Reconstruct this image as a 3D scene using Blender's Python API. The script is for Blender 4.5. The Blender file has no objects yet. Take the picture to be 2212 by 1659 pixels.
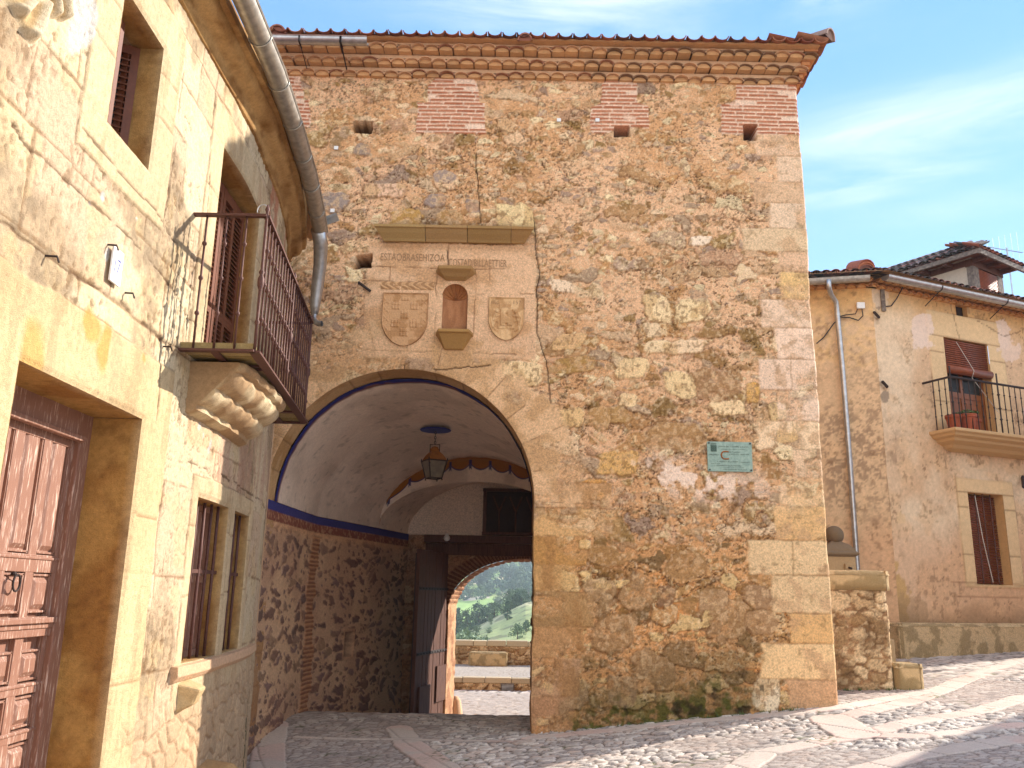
import bpy, math, random
import numpy as np
from mathutils import Vector, Matrix

# ------------------------------------------------------------------ camera, world, sun, exposure
SC = bpy.context.scene
COL = SC.collection
TILT, ROLL, FOC, EYE = math.radians(13.7), math.radians(1.1), 1863.0, 1.65
cam_d = bpy.data.cameras.new("camera"); cam = bpy.data.objects.new("camera", cam_d); COL.objects.link(cam)
ct, st, cr, sr = math.cos(TILT), math.sin(TILT), math.cos(ROLL), math.sin(ROLL)
R0, U0, F0 = Vector((1, 0, 0)), Vector((0, -st, ct)), Vector((0, ct, st))
ax = R0 * cr + U0 * sr; ay = R0 * (-sr) + U0 * cr
cam.matrix_world = Matrix(((ax.x, ay.x, -F0.x, 0), (ax.y, ay.y, -F0.y, 0), (ax.z, ay.z, -F0.z, EYE), (0, 0, 0, 1)))
cam_d.sensor_width = 36; cam_d.lens = 36 * FOC / 2212; cam_d.clip_start = 0.05; cam_d.clip_end = 6000
SC.camera = cam

SUN_DIR = Vector((0.869, 0.495, 0)).normalized(); SUN_EL = math.radians(27.5)
SUN_V = Vector((SUN_DIR.x * math.cos(SUN_EL), SUN_DIR.y * math.cos(SUN_EL), math.sin(SUN_EL)))
W = bpy.data.worlds.new("World"); SC.world = W; W.use_nodes = True
nt = W.node_tree; N = nt.nodes; L = nt.links; N.clear()
wo = N.new("ShaderNodeOutputWorld"); bg = N.new("ShaderNodeBackground"); sky = N.new("ShaderNodeTexSky")
sky.sky_type = 'NISHITA'; sky.sun_disc = False; sky.sun_elevation = SUN_EL
sky.sun_rotation = math.atan2(SUN_DIR.x, SUN_DIR.y); sky.air_density = 0.9; sky.dust_density = 0.0; sky.ozone_density = 1.2; sky.altitude = 1000
bg.inputs[1].default_value = 0.15
# thin wisps of cloud placed by direction in the sky
tc = N.new("ShaderNodeTexCoord"); mp = N.new("ShaderNodeMapping"); nz = N.new("ShaderNodeTexNoise"); nz2 = N.new("ShaderNodeTexNoise")
mp.inputs['Scale'].default_value = (1.6, 1.6, 9.0); mp.inputs['Rotation'].default_value = (0, 0.10, 0)
nz.inputs['Scale'].default_value = 2.2; nz.inputs['Detail'].default_value = 9; nz.inputs['Roughness'].default_value = 0.62; nz.inputs['Distortion'].default_value = 0.5
L.new(tc.outputs['Generated'], mp.inputs[0]); L.new(mp.outputs[0], nz.inputs[0])
cloud = None
def wmath(op, a, b=None, clamp=False):
    m = N.new("ShaderNodeMath"); m.operation = op; m.use_clamp = clamp
    for i, v in enumerate((a, b)):
        if v is None: continue
        if isinstance(v, (int, float)): m.inputs[i].default_value = v
        else: L.new(v, m.inputs[i])
    return m.outputs[0]
def ray(X, Y):
    cx = (X - 1106) / FOC; cy = (829.5 - Y) / FOC
    u = cx * cr - cy * sr; v = cx * sr + cy * cr
    return Vector((u, ct - v * st, st + v * ct))
for (X, Y, sx, sz, amt) in ((1190, 5, 0.16, 0.034, 1.15), (1340, -40, 0.12, 0.05, 0.9), (2060, 252, 0.20, 0.028, 1.1), (1900, 300, 0.12, 0.02, .8), (1860, 392, 0.13, 0.018, 1.0), (1795, -2, 0.05, 0.014, 0.9), (2160, 420, 0.2, 0.02, .3)):
    d = ray(X, Y).normalized(); side = Vector((d.y, -d.x, 0)).normalized()
    dp = N.new("ShaderNodeVectorMath"); dp.operation = 'DOT_PRODUCT'; L.new(tc.outputs['Generated'], dp.inputs[0]); dp.inputs[1].default_value = side
    sp = N.new("ShaderNodeSeparateXYZ"); L.new(tc.outputs['Generated'], sp.inputs[0])
    a = wmath('POWER', wmath('ABSOLUTE', wmath('DIVIDE', dp.outputs['Value'], sx)), 2.0)
    tilt = wmath('ADD', sp.outputs[2], wmath('MULTIPLY', dp.outputs['Value'], 0.0))
    b = wmath('POWER', wmath('ABSOLUTE', wmath('DIVIDE', wmath('SUBTRACT', tilt, d.z), sz)), 2.0)
    g = wmath('MULTIPLY', wmath('EXPONENT', wmath('MULTIPLY', wmath('ADD', a, b), -1.0)), amt)
    cloud = g if cloud is None else wmath('MAXIMUM', cloud, g)
nzc = wmath('MULTIPLY', wmath('SUBTRACT', nz.outputs[0], 0.36), 3.2, True)
veil = wmath('ADD', wmath('MULTIPLY', cloud, nzc, True), wmath('MULTIPLY', wmath('SUBTRACT', nz.outputs[0], 0.55), 0.25, True))
mx = N.new("ShaderNodeMix"); mx.data_type = 'RGBA'
L.new(wmath('MULTIPLY', veil, 0.7, True), mx.inputs[0]); hs = N.new('ShaderNodeHueSaturation'); hs.inputs['Saturation'].default_value = 1.15; hs.inputs['Value'].default_value = .95; hs.inputs['Hue'].default_value = .507; L.new(sky.outputs[0], hs.inputs['Color']); 
gsp = N.new('ShaderNodeSeparateXYZ'); L.new(tc.outputs['Generated'], gsp.inputs[0]); ramp = N.new('ShaderNodeValToRGB'); L.new(gsp.outputs[2], ramp.inputs[0])
e0 = ramp.color_ramp.elements[0]; e0.position = 0.0; e0.color = (.95, 1.25, 1.5, 1); e1 = ramp.color_ramp.elements[1]; e1.position = 1.0; e1.color = (.14, .50, 1.25, 1)
for p_, c_ in ((.22, (.58, .98, 1.36, 1)), (.42, (.33, .78, 1.32, 1)), (.65, (.20, .62, 1.22, 1))):
    e_ = ramp.color_ramp.elements.new(p_); e_.color = c_
smix = N.new('ShaderNodeMix'); smix.data_type = 'RGBA'; smix.inputs[0].default_value = .78; L.new(hs.outputs[0], smix.inputs[6]); L.new(ramp.outputs[0], smix.inputs[7]); L.new(smix.outputs[2], mx.inputs[6]); mx.inputs[7].default_value = (1.9, 2.0, 2.1, 1)
# bright cloud bank added unseen behind the viewer to fill the shaded tower front
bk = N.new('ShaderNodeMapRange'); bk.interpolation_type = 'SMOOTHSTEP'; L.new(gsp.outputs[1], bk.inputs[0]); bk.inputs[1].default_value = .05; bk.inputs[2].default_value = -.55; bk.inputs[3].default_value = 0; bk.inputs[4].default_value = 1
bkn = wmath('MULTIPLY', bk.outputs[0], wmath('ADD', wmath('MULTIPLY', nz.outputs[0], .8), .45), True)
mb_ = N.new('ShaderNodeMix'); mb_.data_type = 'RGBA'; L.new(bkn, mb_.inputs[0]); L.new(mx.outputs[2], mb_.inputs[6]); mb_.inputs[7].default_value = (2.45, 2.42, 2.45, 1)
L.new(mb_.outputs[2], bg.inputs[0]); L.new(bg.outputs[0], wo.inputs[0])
sd = bpy.data.lights.new("sun", 'SUN'); so = bpy.data.objects.new("sun", sd); COL.objects.link(so)
sd.energy = 2.2; sd.angle = math.radians(0.53); sd.color = (1.0, 0.93, 0.83)
so.rotation_euler = SUN_V.to_track_quat('Z', 'Y').to_euler(); so.location = (20, 10, 30)
SC.view_settings.view_transform = 'Standard'; SC.view_settings.look = 'None'; SC.view_settings.exposure = 2.25; SC.view_settings.gamma = 1
SC.render.engine = 'CYCLES'; SC.cycles.use_denoising = True; SC.cycles.max_bounces = 8; SC.cycles.diffuse_bounces = 6
SC.cycles.sample_clamp_indirect = 6

# ------------------------------------------------------------------ helpers
def at_y(X, Y, y):
    d = ray(X, Y); t = y / d.y; return Vector((d.x * t, y, d.z * t + EYE))
def at_x(X, Y, x):
    d = ray(X, Y); t = x / d.x; return Vector((x, d.y * t, d.z * t + EYE))
def srgb(h, k=1.0):
    h = h.lstrip('#'); out = []
    for i in (0, 2, 4):
        c = int(h[i:i + 2], 16) / 255; out.append((c / 12.92 if c <= .04045 else ((c + .055) / 1.055) ** 2.4) * k)
    return np.array(out)
def hsh(ix, iy, seed):
    ix = np.asarray(ix).astype(np.int64); iy = np.asarray(iy).astype(np.int64)
    n = (ix * 374761393 + iy * 668265263 + seed * 974711) & 0xffffffff
    n = ((n ^ (n >> 13)) * 1274126177) & 0xffffffff
    n = ((n ^ (n >> 16)) * 2246822519) & 0xffffffff
    n = n ^ (n >> 15)
    return (n & 0xffffff) / float(0x1000000)
def vn(x, y, seed=0):
    xi = np.floor(x); yi = np.floor(y); fx = x - xi; fy = y - yi
    fx = fx * fx * (3 - 2 * fx); fy = fy * fy * (3 - 2 * fy)
    a = hsh(xi, yi, seed); b = hsh(xi + 1, yi, seed); c = hsh(xi, yi + 1, seed); d = hsh(xi + 1, yi + 1, seed)
    return (a * (1 - fx) + b * fx) * (1 - fy) + (c * (1 - fx) + d * fx) * fy
def fbm(x, y, seed=0, o=4):
    s = 0; a = .5; t = 0
    for i in range(o):
        s = s + a * vn(x * 2 ** i + i * 17.3, y * 2 ** i + i * 9.1, seed + i); t += a; a *= .5
    return s / t
def sstep(a, b, x):
    t = np.clip((x - a) / (b - a), 0, 1); return t * t * (3 - 2 * t)
def voro(x, y, seed=0, jit=.9):
    xi = np.floor(x); yi = np.floor(y)
    f1 = np.full(x.shape, 9.); f2 = np.full(x.shape, 9.); cid = np.zeros(x.shape)
    cxx = np.zeros(x.shape); cyy = np.zeros(x.shape)
    for dx in (-1, 0, 1):
        for dy in (-1, 0, 1):
            gx = xi + dx; gy = yi + dy
            px = gx + .5 + (hsh(gx, gy, seed) - .5) * jit; py = gy + .5 + (hsh(gx, gy, seed + 77) - .5) * jit
            d = np.hypot(px - x, py - y); nid = hsh(gx, gy, seed + 191)
            m = d < f1; f2 = np.where(m, f1, np.minimum(f2, d)); cid = np.where(m, nid, cid)
            cxx = np.where(m, px, cxx); cyy = np.where(m, py, cyy); f1 = np.where(m, d, f1)
    return f1, f2, cid, cxx, cyy
def lerp(a, b, t):
    return a + (b - a) * t
def mixc(A, B, t):
    return A + (np.asarray(B) - A) * t[..., None]
def pal(cid, cols, seed=3.7):
    r = (cid * 7919.13 * seed) % 1.0
    arr = np.array(cols); idx = np.minimum((r * len(cols)).astype(int), len(cols) - 1); return arr[idx]
def seg_dist(X, Z, pts):
    D = np.full(X.shape, 99.)
    for (a, b) in zip(pts[:-1], pts[1:]):
        ax_, az = a; bx, bz = b; vx, vz = bx - ax_, bz - az; L2 = vx * vx + vz * vz + 1e-9
        t = np.clip(((X - ax_) * vx + (Z - az) * vz) / L2, 0, 1)
        D = np.minimum(D, np.hypot(X - ax_ - t * vx, Z - az - t * vz))
    return D
def link(o, parent=None):
    COL.objects.link(o)
    if parent is not None: o.parent = parent
    return o
def tag(o, label=None, cat=None, group=None, kind=None):
    if label: o['label'] = label
    if cat: o['category'] = cat
    if group: o['group'] = group
    if kind: o['kind'] = kind
    return o
def thing(name, label, cat, loc=(0, 0, 0), rz=0, group=None):
    o = bpy.data.objects.new(name, None); o.empty_display_size = .3; COL.objects.link(o); o.location = loc; o.rotation_euler = (0, 0, rz)
    return tag(o, label, cat, group)
def grid_mesh(name, P, C, mat, keep=None, parent=None, flip=False, smooth=True):
    ny, nx = P.shape[:2]
    idx = np.arange(ny * nx).reshape(ny, nx)
    q = np.stack([idx[:-1, :-1], idx[:-1, 1:], idx[1:, 1:], idx[1:, :-1]], -1)
    if keep is not None: q = q[keep]
    q = q.reshape(-1, 4)
    if flip: q = q[:, ::-1]
    used = np.zeros(ny * nx, bool); used[q.ravel()] = True
    rem = np.cumsum(used) - 1; q = rem[q]
    V = P.reshape(-1, 3)[used]; K = C.reshape(-1, 3)[used] if C is not None else None
    return raw_mesh(name, V, q, K, mat, parent, smooth)
def raw_mesh(name, V, q, K, mat, parent=None, smooth=True):
    me = bpy.data.meshes.new(name); nf = len(q)
    me.vertices.add(len(V)); me.vertices.foreach_set('co', np.ascontiguousarray(V, dtype=np.float32).ravel())
    me.loops.add(nf * 4); me.loops.foreach_set('vertex_index', np.ascontiguousarray(q, dtype=np.int32).ravel())
    me.polygons.add(nf); me.polygons.foreach_set('loop_start', np.arange(0, nf * 4, 4, dtype=np.int32))
    me.update(calc_edges=True)
    if smooth: me.polygons.foreach_set('use_smooth', np.ones(nf, bool))
    if K is not None:
        at = me.color_attributes.new('Col', 'FLOAT_COLOR', 'POINT')
        kk = np.ones((len(V), 4), np.float32); kk[:, :3] = K; at.data.foreach_set('color', kk.ravel())
    me.validate(); me.materials.append(mat)
    return link(bpy.data.objects.new(name, me), parent)
class MB:
    def __init__(s): s.v = []; s.f = []; s.c = []; s.cur = None
    def add(s, vs, fs):
        o = len(s.v); s.v += [tuple(v) for v in vs]; s.f += [tuple(i + o for i in f) for f in fs]
        s.c += [s.cur if s.cur is not None else (1, 1, 1)] * len(vs); return s
    def box(s, c, h, M=None):
        vs = [Vector((x * h[0] / 2, y * h[1] / 2, z * h[2] / 2)) for x in (-1, 1) for y in (-1, 1) for z in (-1, 1)]
        if M is not None: vs = [M @ v for v in vs]
        c = Vector(c)
        return s.add([v + c for v in vs], [(0, 1, 3, 2), (4, 6, 7, 5), (0, 4, 5, 1), (2, 3, 7, 6), (0, 2, 6, 4), (1, 5, 7, 3)])
    def tube(s, pts, r, n=8, cap=True):
        pts = [Vector(p) for p in pts]; rs = r if isinstance(r, (list, tuple)) else [r] * len(pts); vs = []; fs = []
        up = None
        for i, p in enumerate(pts):
            t = (pts[min(i + 1, len(pts) - 1)] - pts[max(i - 1, 0)]).normalized()
            if up is None: up = Vector((0, 0, 1)) if abs(t.z) < .9 else Vector((1, 0, 0))
            a = t.cross(up).normalized(); b = a.cross(t).normalized(); up = b
            for k in range(n):
                an = 2 * math.pi * k / n; vs.append(p + (a * math.cos(an) + b * math.sin(an)) * rs[i])
        for i in range(len(pts) - 1):
            for k in range(n):
                fs.append((i * n + k, i * n + (k + 1) % n, (i + 1) * n + (k + 1) % n, (i + 1) * n + k))
        if cap: fs.append(tuple(range(n))[::-1]); fs.append(tuple((len(pts) - 1) * n + k for k in range(n)))
        return s.add(vs, fs)
    def lathe(s, c, prof, n=16, rot=0.0):
        vs = []; fs = []; c = Vector(c)
        for (r, z) in prof:
            for k in range(n):
                a = 2 * math.pi * k / n + rot; vs.append(c + Vector((r * math.cos(a), r * math.sin(a), z)))
        for i in range(len(prof) - 1):
            for k in range(n): fs.append((i * n + k, i * n + (k + 1) % n, (i + 1) * n + (k + 1) % n, (i + 1) * n + k))
        fs.append(tuple(range(n))[::-1]); fs.append(tuple((len(prof) - 1) * n + k for k in range(n)))
        return s.add(vs, fs)
    def quad(s, a, b, c, d): return s.add([a, b, c, d], [(0, 1, 2, 3)])
    def sweep(s, prof, path, closed=False):
        """prof: list of 3D-offset functions already evaluated: path list of (origin, ex, ez); prof list of (a,b)."""
        vs = []; fs = []; m = len(prof)
        for (o, ex, ez) in path:
            for (a, b) in prof: vs.append(Vector(o) + Vector(ex) * a + Vector(ez) * b)
        for i in range(len(path) - 1):
            for k in range(m if closed else m - 1):
                k2 = (k + 1) % m; fs.append((i * m + k, i * m + k2, (i + 1) * m + k2, (i + 1) * m + k))
        if closed:
            fs.append(tuple(range(m))[::-1]); fs.append(tuple((len(path) - 1) * m + k for k in range(m)))
        return s.add(vs, fs)
    def build(s, name, mat, parent=None, smooth=False, bevel=0, colors=False, auto=False):
        me = bpy.data.meshes.new(name); me.from_pydata([tuple(v) for v in s.v], [], s.f); me.update()
        if colors or s.cur is not None:
            at = me.color_attributes.new('Col', 'FLOAT_COLOR', 'POINT')
            kk = np.ones((len(s.v), 4), np.float32); kk[:, :3] = np.array(s.c); at.data.foreach_set('color', kk.ravel())
        import bmesh
        bm = bmesh.new(); bm.from_mesh(me); bmesh.ops.recalc_face_normals(bm, faces=bm.faces); bm.to_mesh(me); bm.free()
        if smooth: me.polygons.foreach_set('use_smooth', np.ones(len(me.polygons), bool))
        if auto: me.set_sharp_from_angle(angle=math.radians(40))
        me.materials.append(mat)
        o = bpy.data.objects.new(name, me); link(o, parent)
        if bevel:
            b = o.modifiers.new('bevel', 'BEVEL'); b.width = bevel; b.segments = 2; b.limit_method = 'ANGLE'
        return o

# ------------------------------------------------------------------ materials
MATS = {}
def newmat(name):
    m = bpy.data.materials.new(name); m.use_nodes = True; t = m.node_tree; t.nodes.clear()
    o = t.nodes.new('ShaderNodeOutputMaterial'); b = t.nodes.new('ShaderNodeBsdfPrincipled'); t.links.new(b.outputs[0], o.inputs[0]); MATS[name] = m
    return m, t, b
def attr_mat(name, speck=(0.72, 1.14), scale=45, fine=220, bump=.5, dist=.006, rough=.92, spots=0.0, tint=(1, 1, 1), spotcol=(.12, .09, .06)):
    """mineral surface: base colour from the mesh's Col attribute, broken up by grain, pits and lichen spots"""
    m, t, b = newmat(name); n = t.nodes; l = t.links
    a = n.new('ShaderNodeAttribute'); a.attribute_name = 'Col'; g = n.new('ShaderNodeTexCoord')
    n1 = n.new('ShaderNodeTexNoise'); n1.inputs['Scale'].default_value = scale; n1.inputs['Detail'].default_value = 6; n1.inputs['Roughness'].default_value = .7
    n2 = n.new('ShaderNodeTexNoise'); n2.inputs['Scale'].default_value = fine; n2.inputs['Detail'].default_value = 3
    l.new(g.outputs['Object'], n1.inputs[0]); l.new(g.outputs['Object'], n2.inputs[0])
    r1 = n.new('ShaderNodeMapRange'); l.new(n1.outputs[0], r1.inputs[0]); r1.inputs[1].default_value = .3; r1.inputs[2].default_value = .72
    r1.inputs[3].default_value = speck[0]; r1.inputs[4].default_value = speck[1]
    r2 = n.new('ShaderNodeMapRange'); l.new(n2.outputs[0], r2.inputs[0]); r2.inputs[1].default_value = .3; r2.inputs[2].default_value = .7
    r2.inputs[3].default_value = .88; r2.inputs[4].default_value = 1.1
    mu = n.new('ShaderNodeMath'); mu.operation = 'MULTIPLY'; l.new(r1.outputs[0], mu.inputs[0]); l.new(r2.outputs[0], mu.inputs[1])
    vm = n.new('ShaderNodeVectorMath'); vm.operation = 'SCALE'; l.new(a.outputs['Color'], vm.inputs[0]); l.new(mu.outputs[0], vm.inputs['Scale'])
    vt = n.new('ShaderNodeVectorMath'); vt.operation = 'MULTIPLY'; l.new(vm.outputs[0], vt.inputs[0]); vt.inputs[1].default_value = tint
    out = vt.outputs[0]
    if spots > 0:
        n3 = n.new('ShaderNodeTexNoise'); n3.inputs['Scale'].default_value = 62; n3.inputs['Detail'].default_value = 4; n3.inputs['Roughness'].default_value = .75
        l.new(g.outputs['Object'], n3.inputs[0])
        n4 = n.new('ShaderNodeTexNoise'); n4.inputs['Scale'].default_value = 2.3; n4.inputs['Detail'].default_value = 3; l.new(g.outputs['Object'], n4.inputs[0])
        r4 = n.new('ShaderNodeMapRange'); l.new(n4.outputs[0], r4.inputs[0]); r4.inputs[1].default_value = .38; r4.inputs[2].default_value = .62; r4.inputs[3].default_value = .70; r4.inputs[4].default_value = .58
        sb = n.new('ShaderNodeMath'); sb.operation = 'SUBTRACT'; l.new(n3.outputs[0], sb.inputs[0]); l.new(r4.outputs[0], sb.inputs[1])
        r3 = n.new('ShaderNodeMapRange'); l.new(sb.outputs[0], r3.inputs[0]); r3.inputs[1].default_value = 0; r3.inputs[2].default_value = .05; r3.inputs[3].default_value = 0; r3.inputs[4].default_value = spots
        mm = n.new('ShaderNodeMix'); mm.data_type = 'RGBA'; l.new(r3.outputs[0], mm.inputs[0]); l.new(out, mm.inputs[6]); mm.inputs[7].default_value = (*spotcol, 1); out = mm.outputs[2]
    l.new(out, b.inputs['Base Color']); b.inputs['Roughness'].default_value = rough; b.inputs['Specular IOR Level'].default_value = .25
    ad = n.new('ShaderNodeMath'); ad.operation = 'ADD'; l.new(n1.outputs[0], ad.inputs[0]); l.new(n2.outputs[0], ad.inputs[1])
    bp = n.new('ShaderNodeBump'); bp.inputs['Strength'].default_value = bump; bp.inputs['Distance'].default_value = dist
    l.new(ad.outputs[0], bp.inputs['Height']); l.new(bp.outputs[0], b.inputs['Normal'])
    return m
def plain(name, col, rough=.7, metal=0, var=.25, scale=20, bump=.2, col2=None, stretch=(1, 1, 1), dist=.004, thr=(.35, .65), spec=.4):
    m, t, b = newmat(name); n = t.nodes; l = t.links
    g = n.new('ShaderNodeTexCoord'); mp_ = n.new('ShaderNodeMapping'); mp_.inputs['Scale'].default_value = stretch
    n1 = n.new('ShaderNodeTexNoise'); n1.inputs['Scale'].default_value = scale; n1.inputs['Detail'].default_value = 6; n1.inputs['Roughness'].default_value = .65
    l.new(g.outputs['Object'], mp_.inputs[0]); l.new(mp_.outputs[0], n1.inputs[0])
    r = n.new('ShaderNodeMapRange'); l.new(n1.outputs[0], r.inputs[0]); r.inputs[1].default_value = thr[0]; r.inputs[2].default_value = thr[1]
    mm = n.new('ShaderNodeMix'); mm.data_type = 'RGBA'; l.new(r.outputs[0], mm.inputs[0])
    c = np.array(col); c2 = np.array(col2) if col2 is not None else c * (1 - var)
    mm.inputs[6].default_value = (*c, 1); mm.inputs[7].default_value = (*c2, 1); l.new(mm.outputs[2], b.inputs['Base Color'])
    b.inputs['Roughness'].default_value = rough; b.inputs['Metallic'].default_value = metal; b.inputs['Specular IOR Level'].default_value = spec
    if bump:
        bp = n.new('ShaderNodeBump'); bp.inputs['Strength'].default_value = bump; bp.inputs['Distance'].default_value = dist
        l.new(n1.outputs[0], bp.inputs['Height']); l.new(bp.outputs[0], b.inputs['Normal'])
    return m
A = 1.0   # photographed sRGB pick -> base colour
def C(h, k=A): return srgb(h, k)
M_rubble = attr_mat('rubble_masonry', spots=.55, dist=.010, bump=.7, tint=(1.15, 1.13, 1.10), speck=(.62, 1.28))
M_ashlar = attr_mat('worn_limestone', tint=(.93, .925, .93), speck=(.74, 1.14), scale=34, fine=170, spots=.5, dist=.010, bump=.75, spotcol=(.2, .14, .08))
M_plaster = attr_mat('old_plaster', tint=(.94, .94, .90), speck=(.86, 1.06), scale=12, fine=90, spots=0, dist=.004, bump=.4)
M_vault = attr_mat('limewashed_vault', speck=(.84, 1.06), scale=16, fine=90, dist=.012, bump=.7, tint=(1.02, .99, .95))
M_cobble = attr_mat('cobble_and_flags', speck=(.8, 1.12), scale=35, fine=150, dist=.004, bump=.5, spots=.12)
M_carve = attr_mat('carved_stone', speck=(.8, 1.1), scale=60, spots=.4, dist=.004, bump=.5, tint=(1.06, 1.03, .95))
M_tile = attr_mat('clay_tile', speck=(.72, 1.15), scale=25, spots=.35, dist=.004, bump=.4, rough=.85, spotcol=(.09, .07, .06))
M_iron = plain('rusty_iron', srgb('#6d463c', .8), .62, .25, .4, 40, .3)
M_darkiron = plain('dark_iron', srgb('#43342f', .8), .75, .05, .4, 40, .3)
M_zinc = plain('zinc_sheet', (.52, .53, .54), .34, .85, .3, 9, .05, stretch=(1, 1, 1))
M_zincold = plain('weathered_zinc', (.50, .47, .42), .42, .75, .35, 14, .1)
M_wood = plain('red_brown_painted_wood', srgb('#966a56', .82), .5, 0, .45, 26, .6, col2=srgb('#d9bba8', .9), stretch=(3, 3, .30), thr=(.54, .68))
M_shutter = plain('brown_painted_shutter', srgb('#8c4f34', .65), .5, 0, .3, 22, .15)
M_oldwood = plain('old_dark_wood', srgb('#80543e', .72), .8, 0, .6, 18, .8, stretch=(6, 6, .3), col2=srgb('#4f2c22', .7), dist=.01)
M_varn = plain('varnished_wood', srgb('#a8602a', .7), .4, 0, .4, 12, .2, stretch=(3, 3, .5))
M_blind = plain('wooden_blind', srgb('#a55530', .7), .45, 0, .35, 9, .1)
M_beam = plain('grey_weathered_beam', srgb('#b0a090', .6), .8, 0, .5, 14, .6, col2=srgb('#6f625a', .6), stretch=(1, 1, 1))
M_glass = plain('dark_window_glass', (.03, .028, .026), .25, 0, .2, 5, 0, spec=.12)
M_white = plain('white_enamel', (.8, .8, .78), .35, 0, .1, 30, 0)
M_blue = plain('blue_paint', srgb('#2a3a9a', .8), .6, 0, .3, 30, .1)
M_black = plain('black_rubber', (.02, .02, .022), .5, 0, .2, 30, 0)
M_dark = plain('dark_hollow', (.045, .028, .02), .95, 0, .4, 20, .3)
M_terra = plain('terracotta', srgb('#c0603a', .7), .75, 0, .25, 18, .2)
M_leaf = plain('leaf_green', (.10, .17, .04), .6, 0, .5, 14, 0)
M_gilt = plain('ochre_paint', srgb('#b9752e', .8), .8, 0, .3, 20, .1)
M_plaque = plain('verdigris_bronze', srgb('#a9bfae', .85), .6, .1, .25, 30, .15, col2=srgb('#8fa99c', .8))
M_plaqueink = plain('bronze_lettering', srgb('#2e3a34', .6), .6, .2, .3, 60, 0)
M_copper = plain('copper_mark', srgb('#b5703c', .75), .5, .3, .2, 30, 0)
M_grooveshade = plain('painted_groove_shade', srgb('#b48c66', .9), .95, 0, .3, 40, 0)  # flat letter sheets, the shade of carved grooves put into their darker colour
M_lampglass = plain('clouded_lamp_glass', srgb('#b7a892', .5), .25, 0, .3, 9, 0)
M_rope = plain('pale_cord', (.6, .55, .48), .8, 0, .2, 30, 0)
def text_part(name, txt, mat, parent, origin, ex, ez, w=None, h=.1, depth=.003, space=1.0):
    cu = bpy.data.curves.new(name, 'FONT'); cu.body = txt; cu.size = 1; cu.extrude = .0; cu.space_character = space
    tmp = bpy.data.objects.new(name, cu); COL.objects.link(tmp); bpy.context.view_layer.update()
    dg = bpy.context.evaluated_depsgraph_get(); me = bpy.data.meshes.new_from_object(tmp.evaluated_get(dg)); bpy.data.objects.remove(tmp); bpy.data.curves.remove(cu)
    co = np.zeros(len(me.vertices) * 3, np.float32); me.vertices.foreach_get('co', co); co = co.reshape(-1, 3)
    mn = co.min(0); mxx = co.max(0); sh = h / (mxx[1] - mn[1]); sw = (w / (mxx[0] - mn[0])) if w else sh
    ex = np.array(ex, float); ez = np.array(ez, float); nn = np.cross(ex, ez)
    P = np.array(origin) + np.outer((co[:, 0] - mn[0]) * sw, ex) + np.outer((co[:, 1] - mn[1]) * sh, ez) + nn * depth
    me.vertices.foreach_set('co', P.astype(np.float32).ravel()); me.materials.clear(); me.materials.append(mat); me.update(); me.name = name
    return link(bpy.data.objects.new(name, me), parent)

# ================================================================== GROUND
YT = 10.6            # plane of the gate tower's front
PW = [(-3.0, 10.6), (-3.0, 11.3), (-2.93, 13.25), (-2.45, 15.0), (-1.95, 16.9)]
def ground_z(x, y):
    x = np.asarray(x, float); y = np.asarray(y, float)
    gx = np.where(x < 3.86, .05 + .106 * np.clip(x, -4, 3.86), .46 + .03 * (x - 3.86))
    g = gx * np.clip((y + 6) / 12, .55, 1) + np.where(x > 3.86, .02 * np.clip(y - 10.6, 0, 30), 0)
    inn = np.interp(y, [10.6, 11.6, 13.25, 17, 18, 60], [0, .0, -.06, -.65, -.70, -.75])
    t = np.clip((y - 10.6) / 2.0, 0, 1)
    gate = lerp(.05 + .106 * np.clip(x, -4, 3.86), 0, t) + inn
    lower = (y > 10.6) & ((x < 3.2) | (y > 19.9) & (x < 30))
    return np.where(lower, gate, g)
FLAG = C('#e2c6b6', .9); COB = [C('#d4c8bc', .90), C('#c2b7ad', .90), C('#e2d6c8', .90), C('#aea39a', .90), C('#d2bfb0', .90)]
def dg(X, Y):
    """a point of the photograph on the ground"""
    d = ray(X, Y); t = 8 / d.y
    for _ in range(30):
        p = d * t; z = float(ground_z(p.x, p.y)); t = lerp(t, (z - EYE) / d.z, .6)
    return (d.x * t, d.y * t)
def c7(x, y): return ((2700 + x * .6227) / 1.6474, (1700 + y * .6227) / 1.6474)
strips = [
    ([c7(0, 1590), c7(330, 1525), c7(640, 1470), c7(900, 1400), c7(1250, 1345), c7(1516, 1262)], .15),
    ([c7(580, 1690), c7(900, 1600), c7(1150, 1560), c7(1516, 1500)], .15),
    ([c7(890, 1490), c7(1100, 1470), c7(1516, 1420)], .12),
    ([c7(640, 1480), c7(900, 1490)], .13),
    ([c7(410, 1400), c7(620, 1340), c7(850, 1290), c7(1040, 1220), c7(1290, 1110), c7(1516, 1040)], .16),
    ([c7(400, 1380), c7(560, 1480)], .22),
    ([(1150, 1597), (1300, 1583), (1480, 1563), (1700, 1545), (1815, 1532), (1990, 1500)], .13),
    ([(590, 1568), (580, 1620), (575, 1700)], .20),
    ([(860, 1575), (885, 1612), (960, 1665)], .17),
    ([(640, 1595), (880, 1600), (1150, 1605)], .05),
    ([c7(0, 1600), (1560, 1690), (1200, 1760)], .16),
]
strips = [([dg(*p) for p in pl], w) for pl, w in strips]
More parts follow.
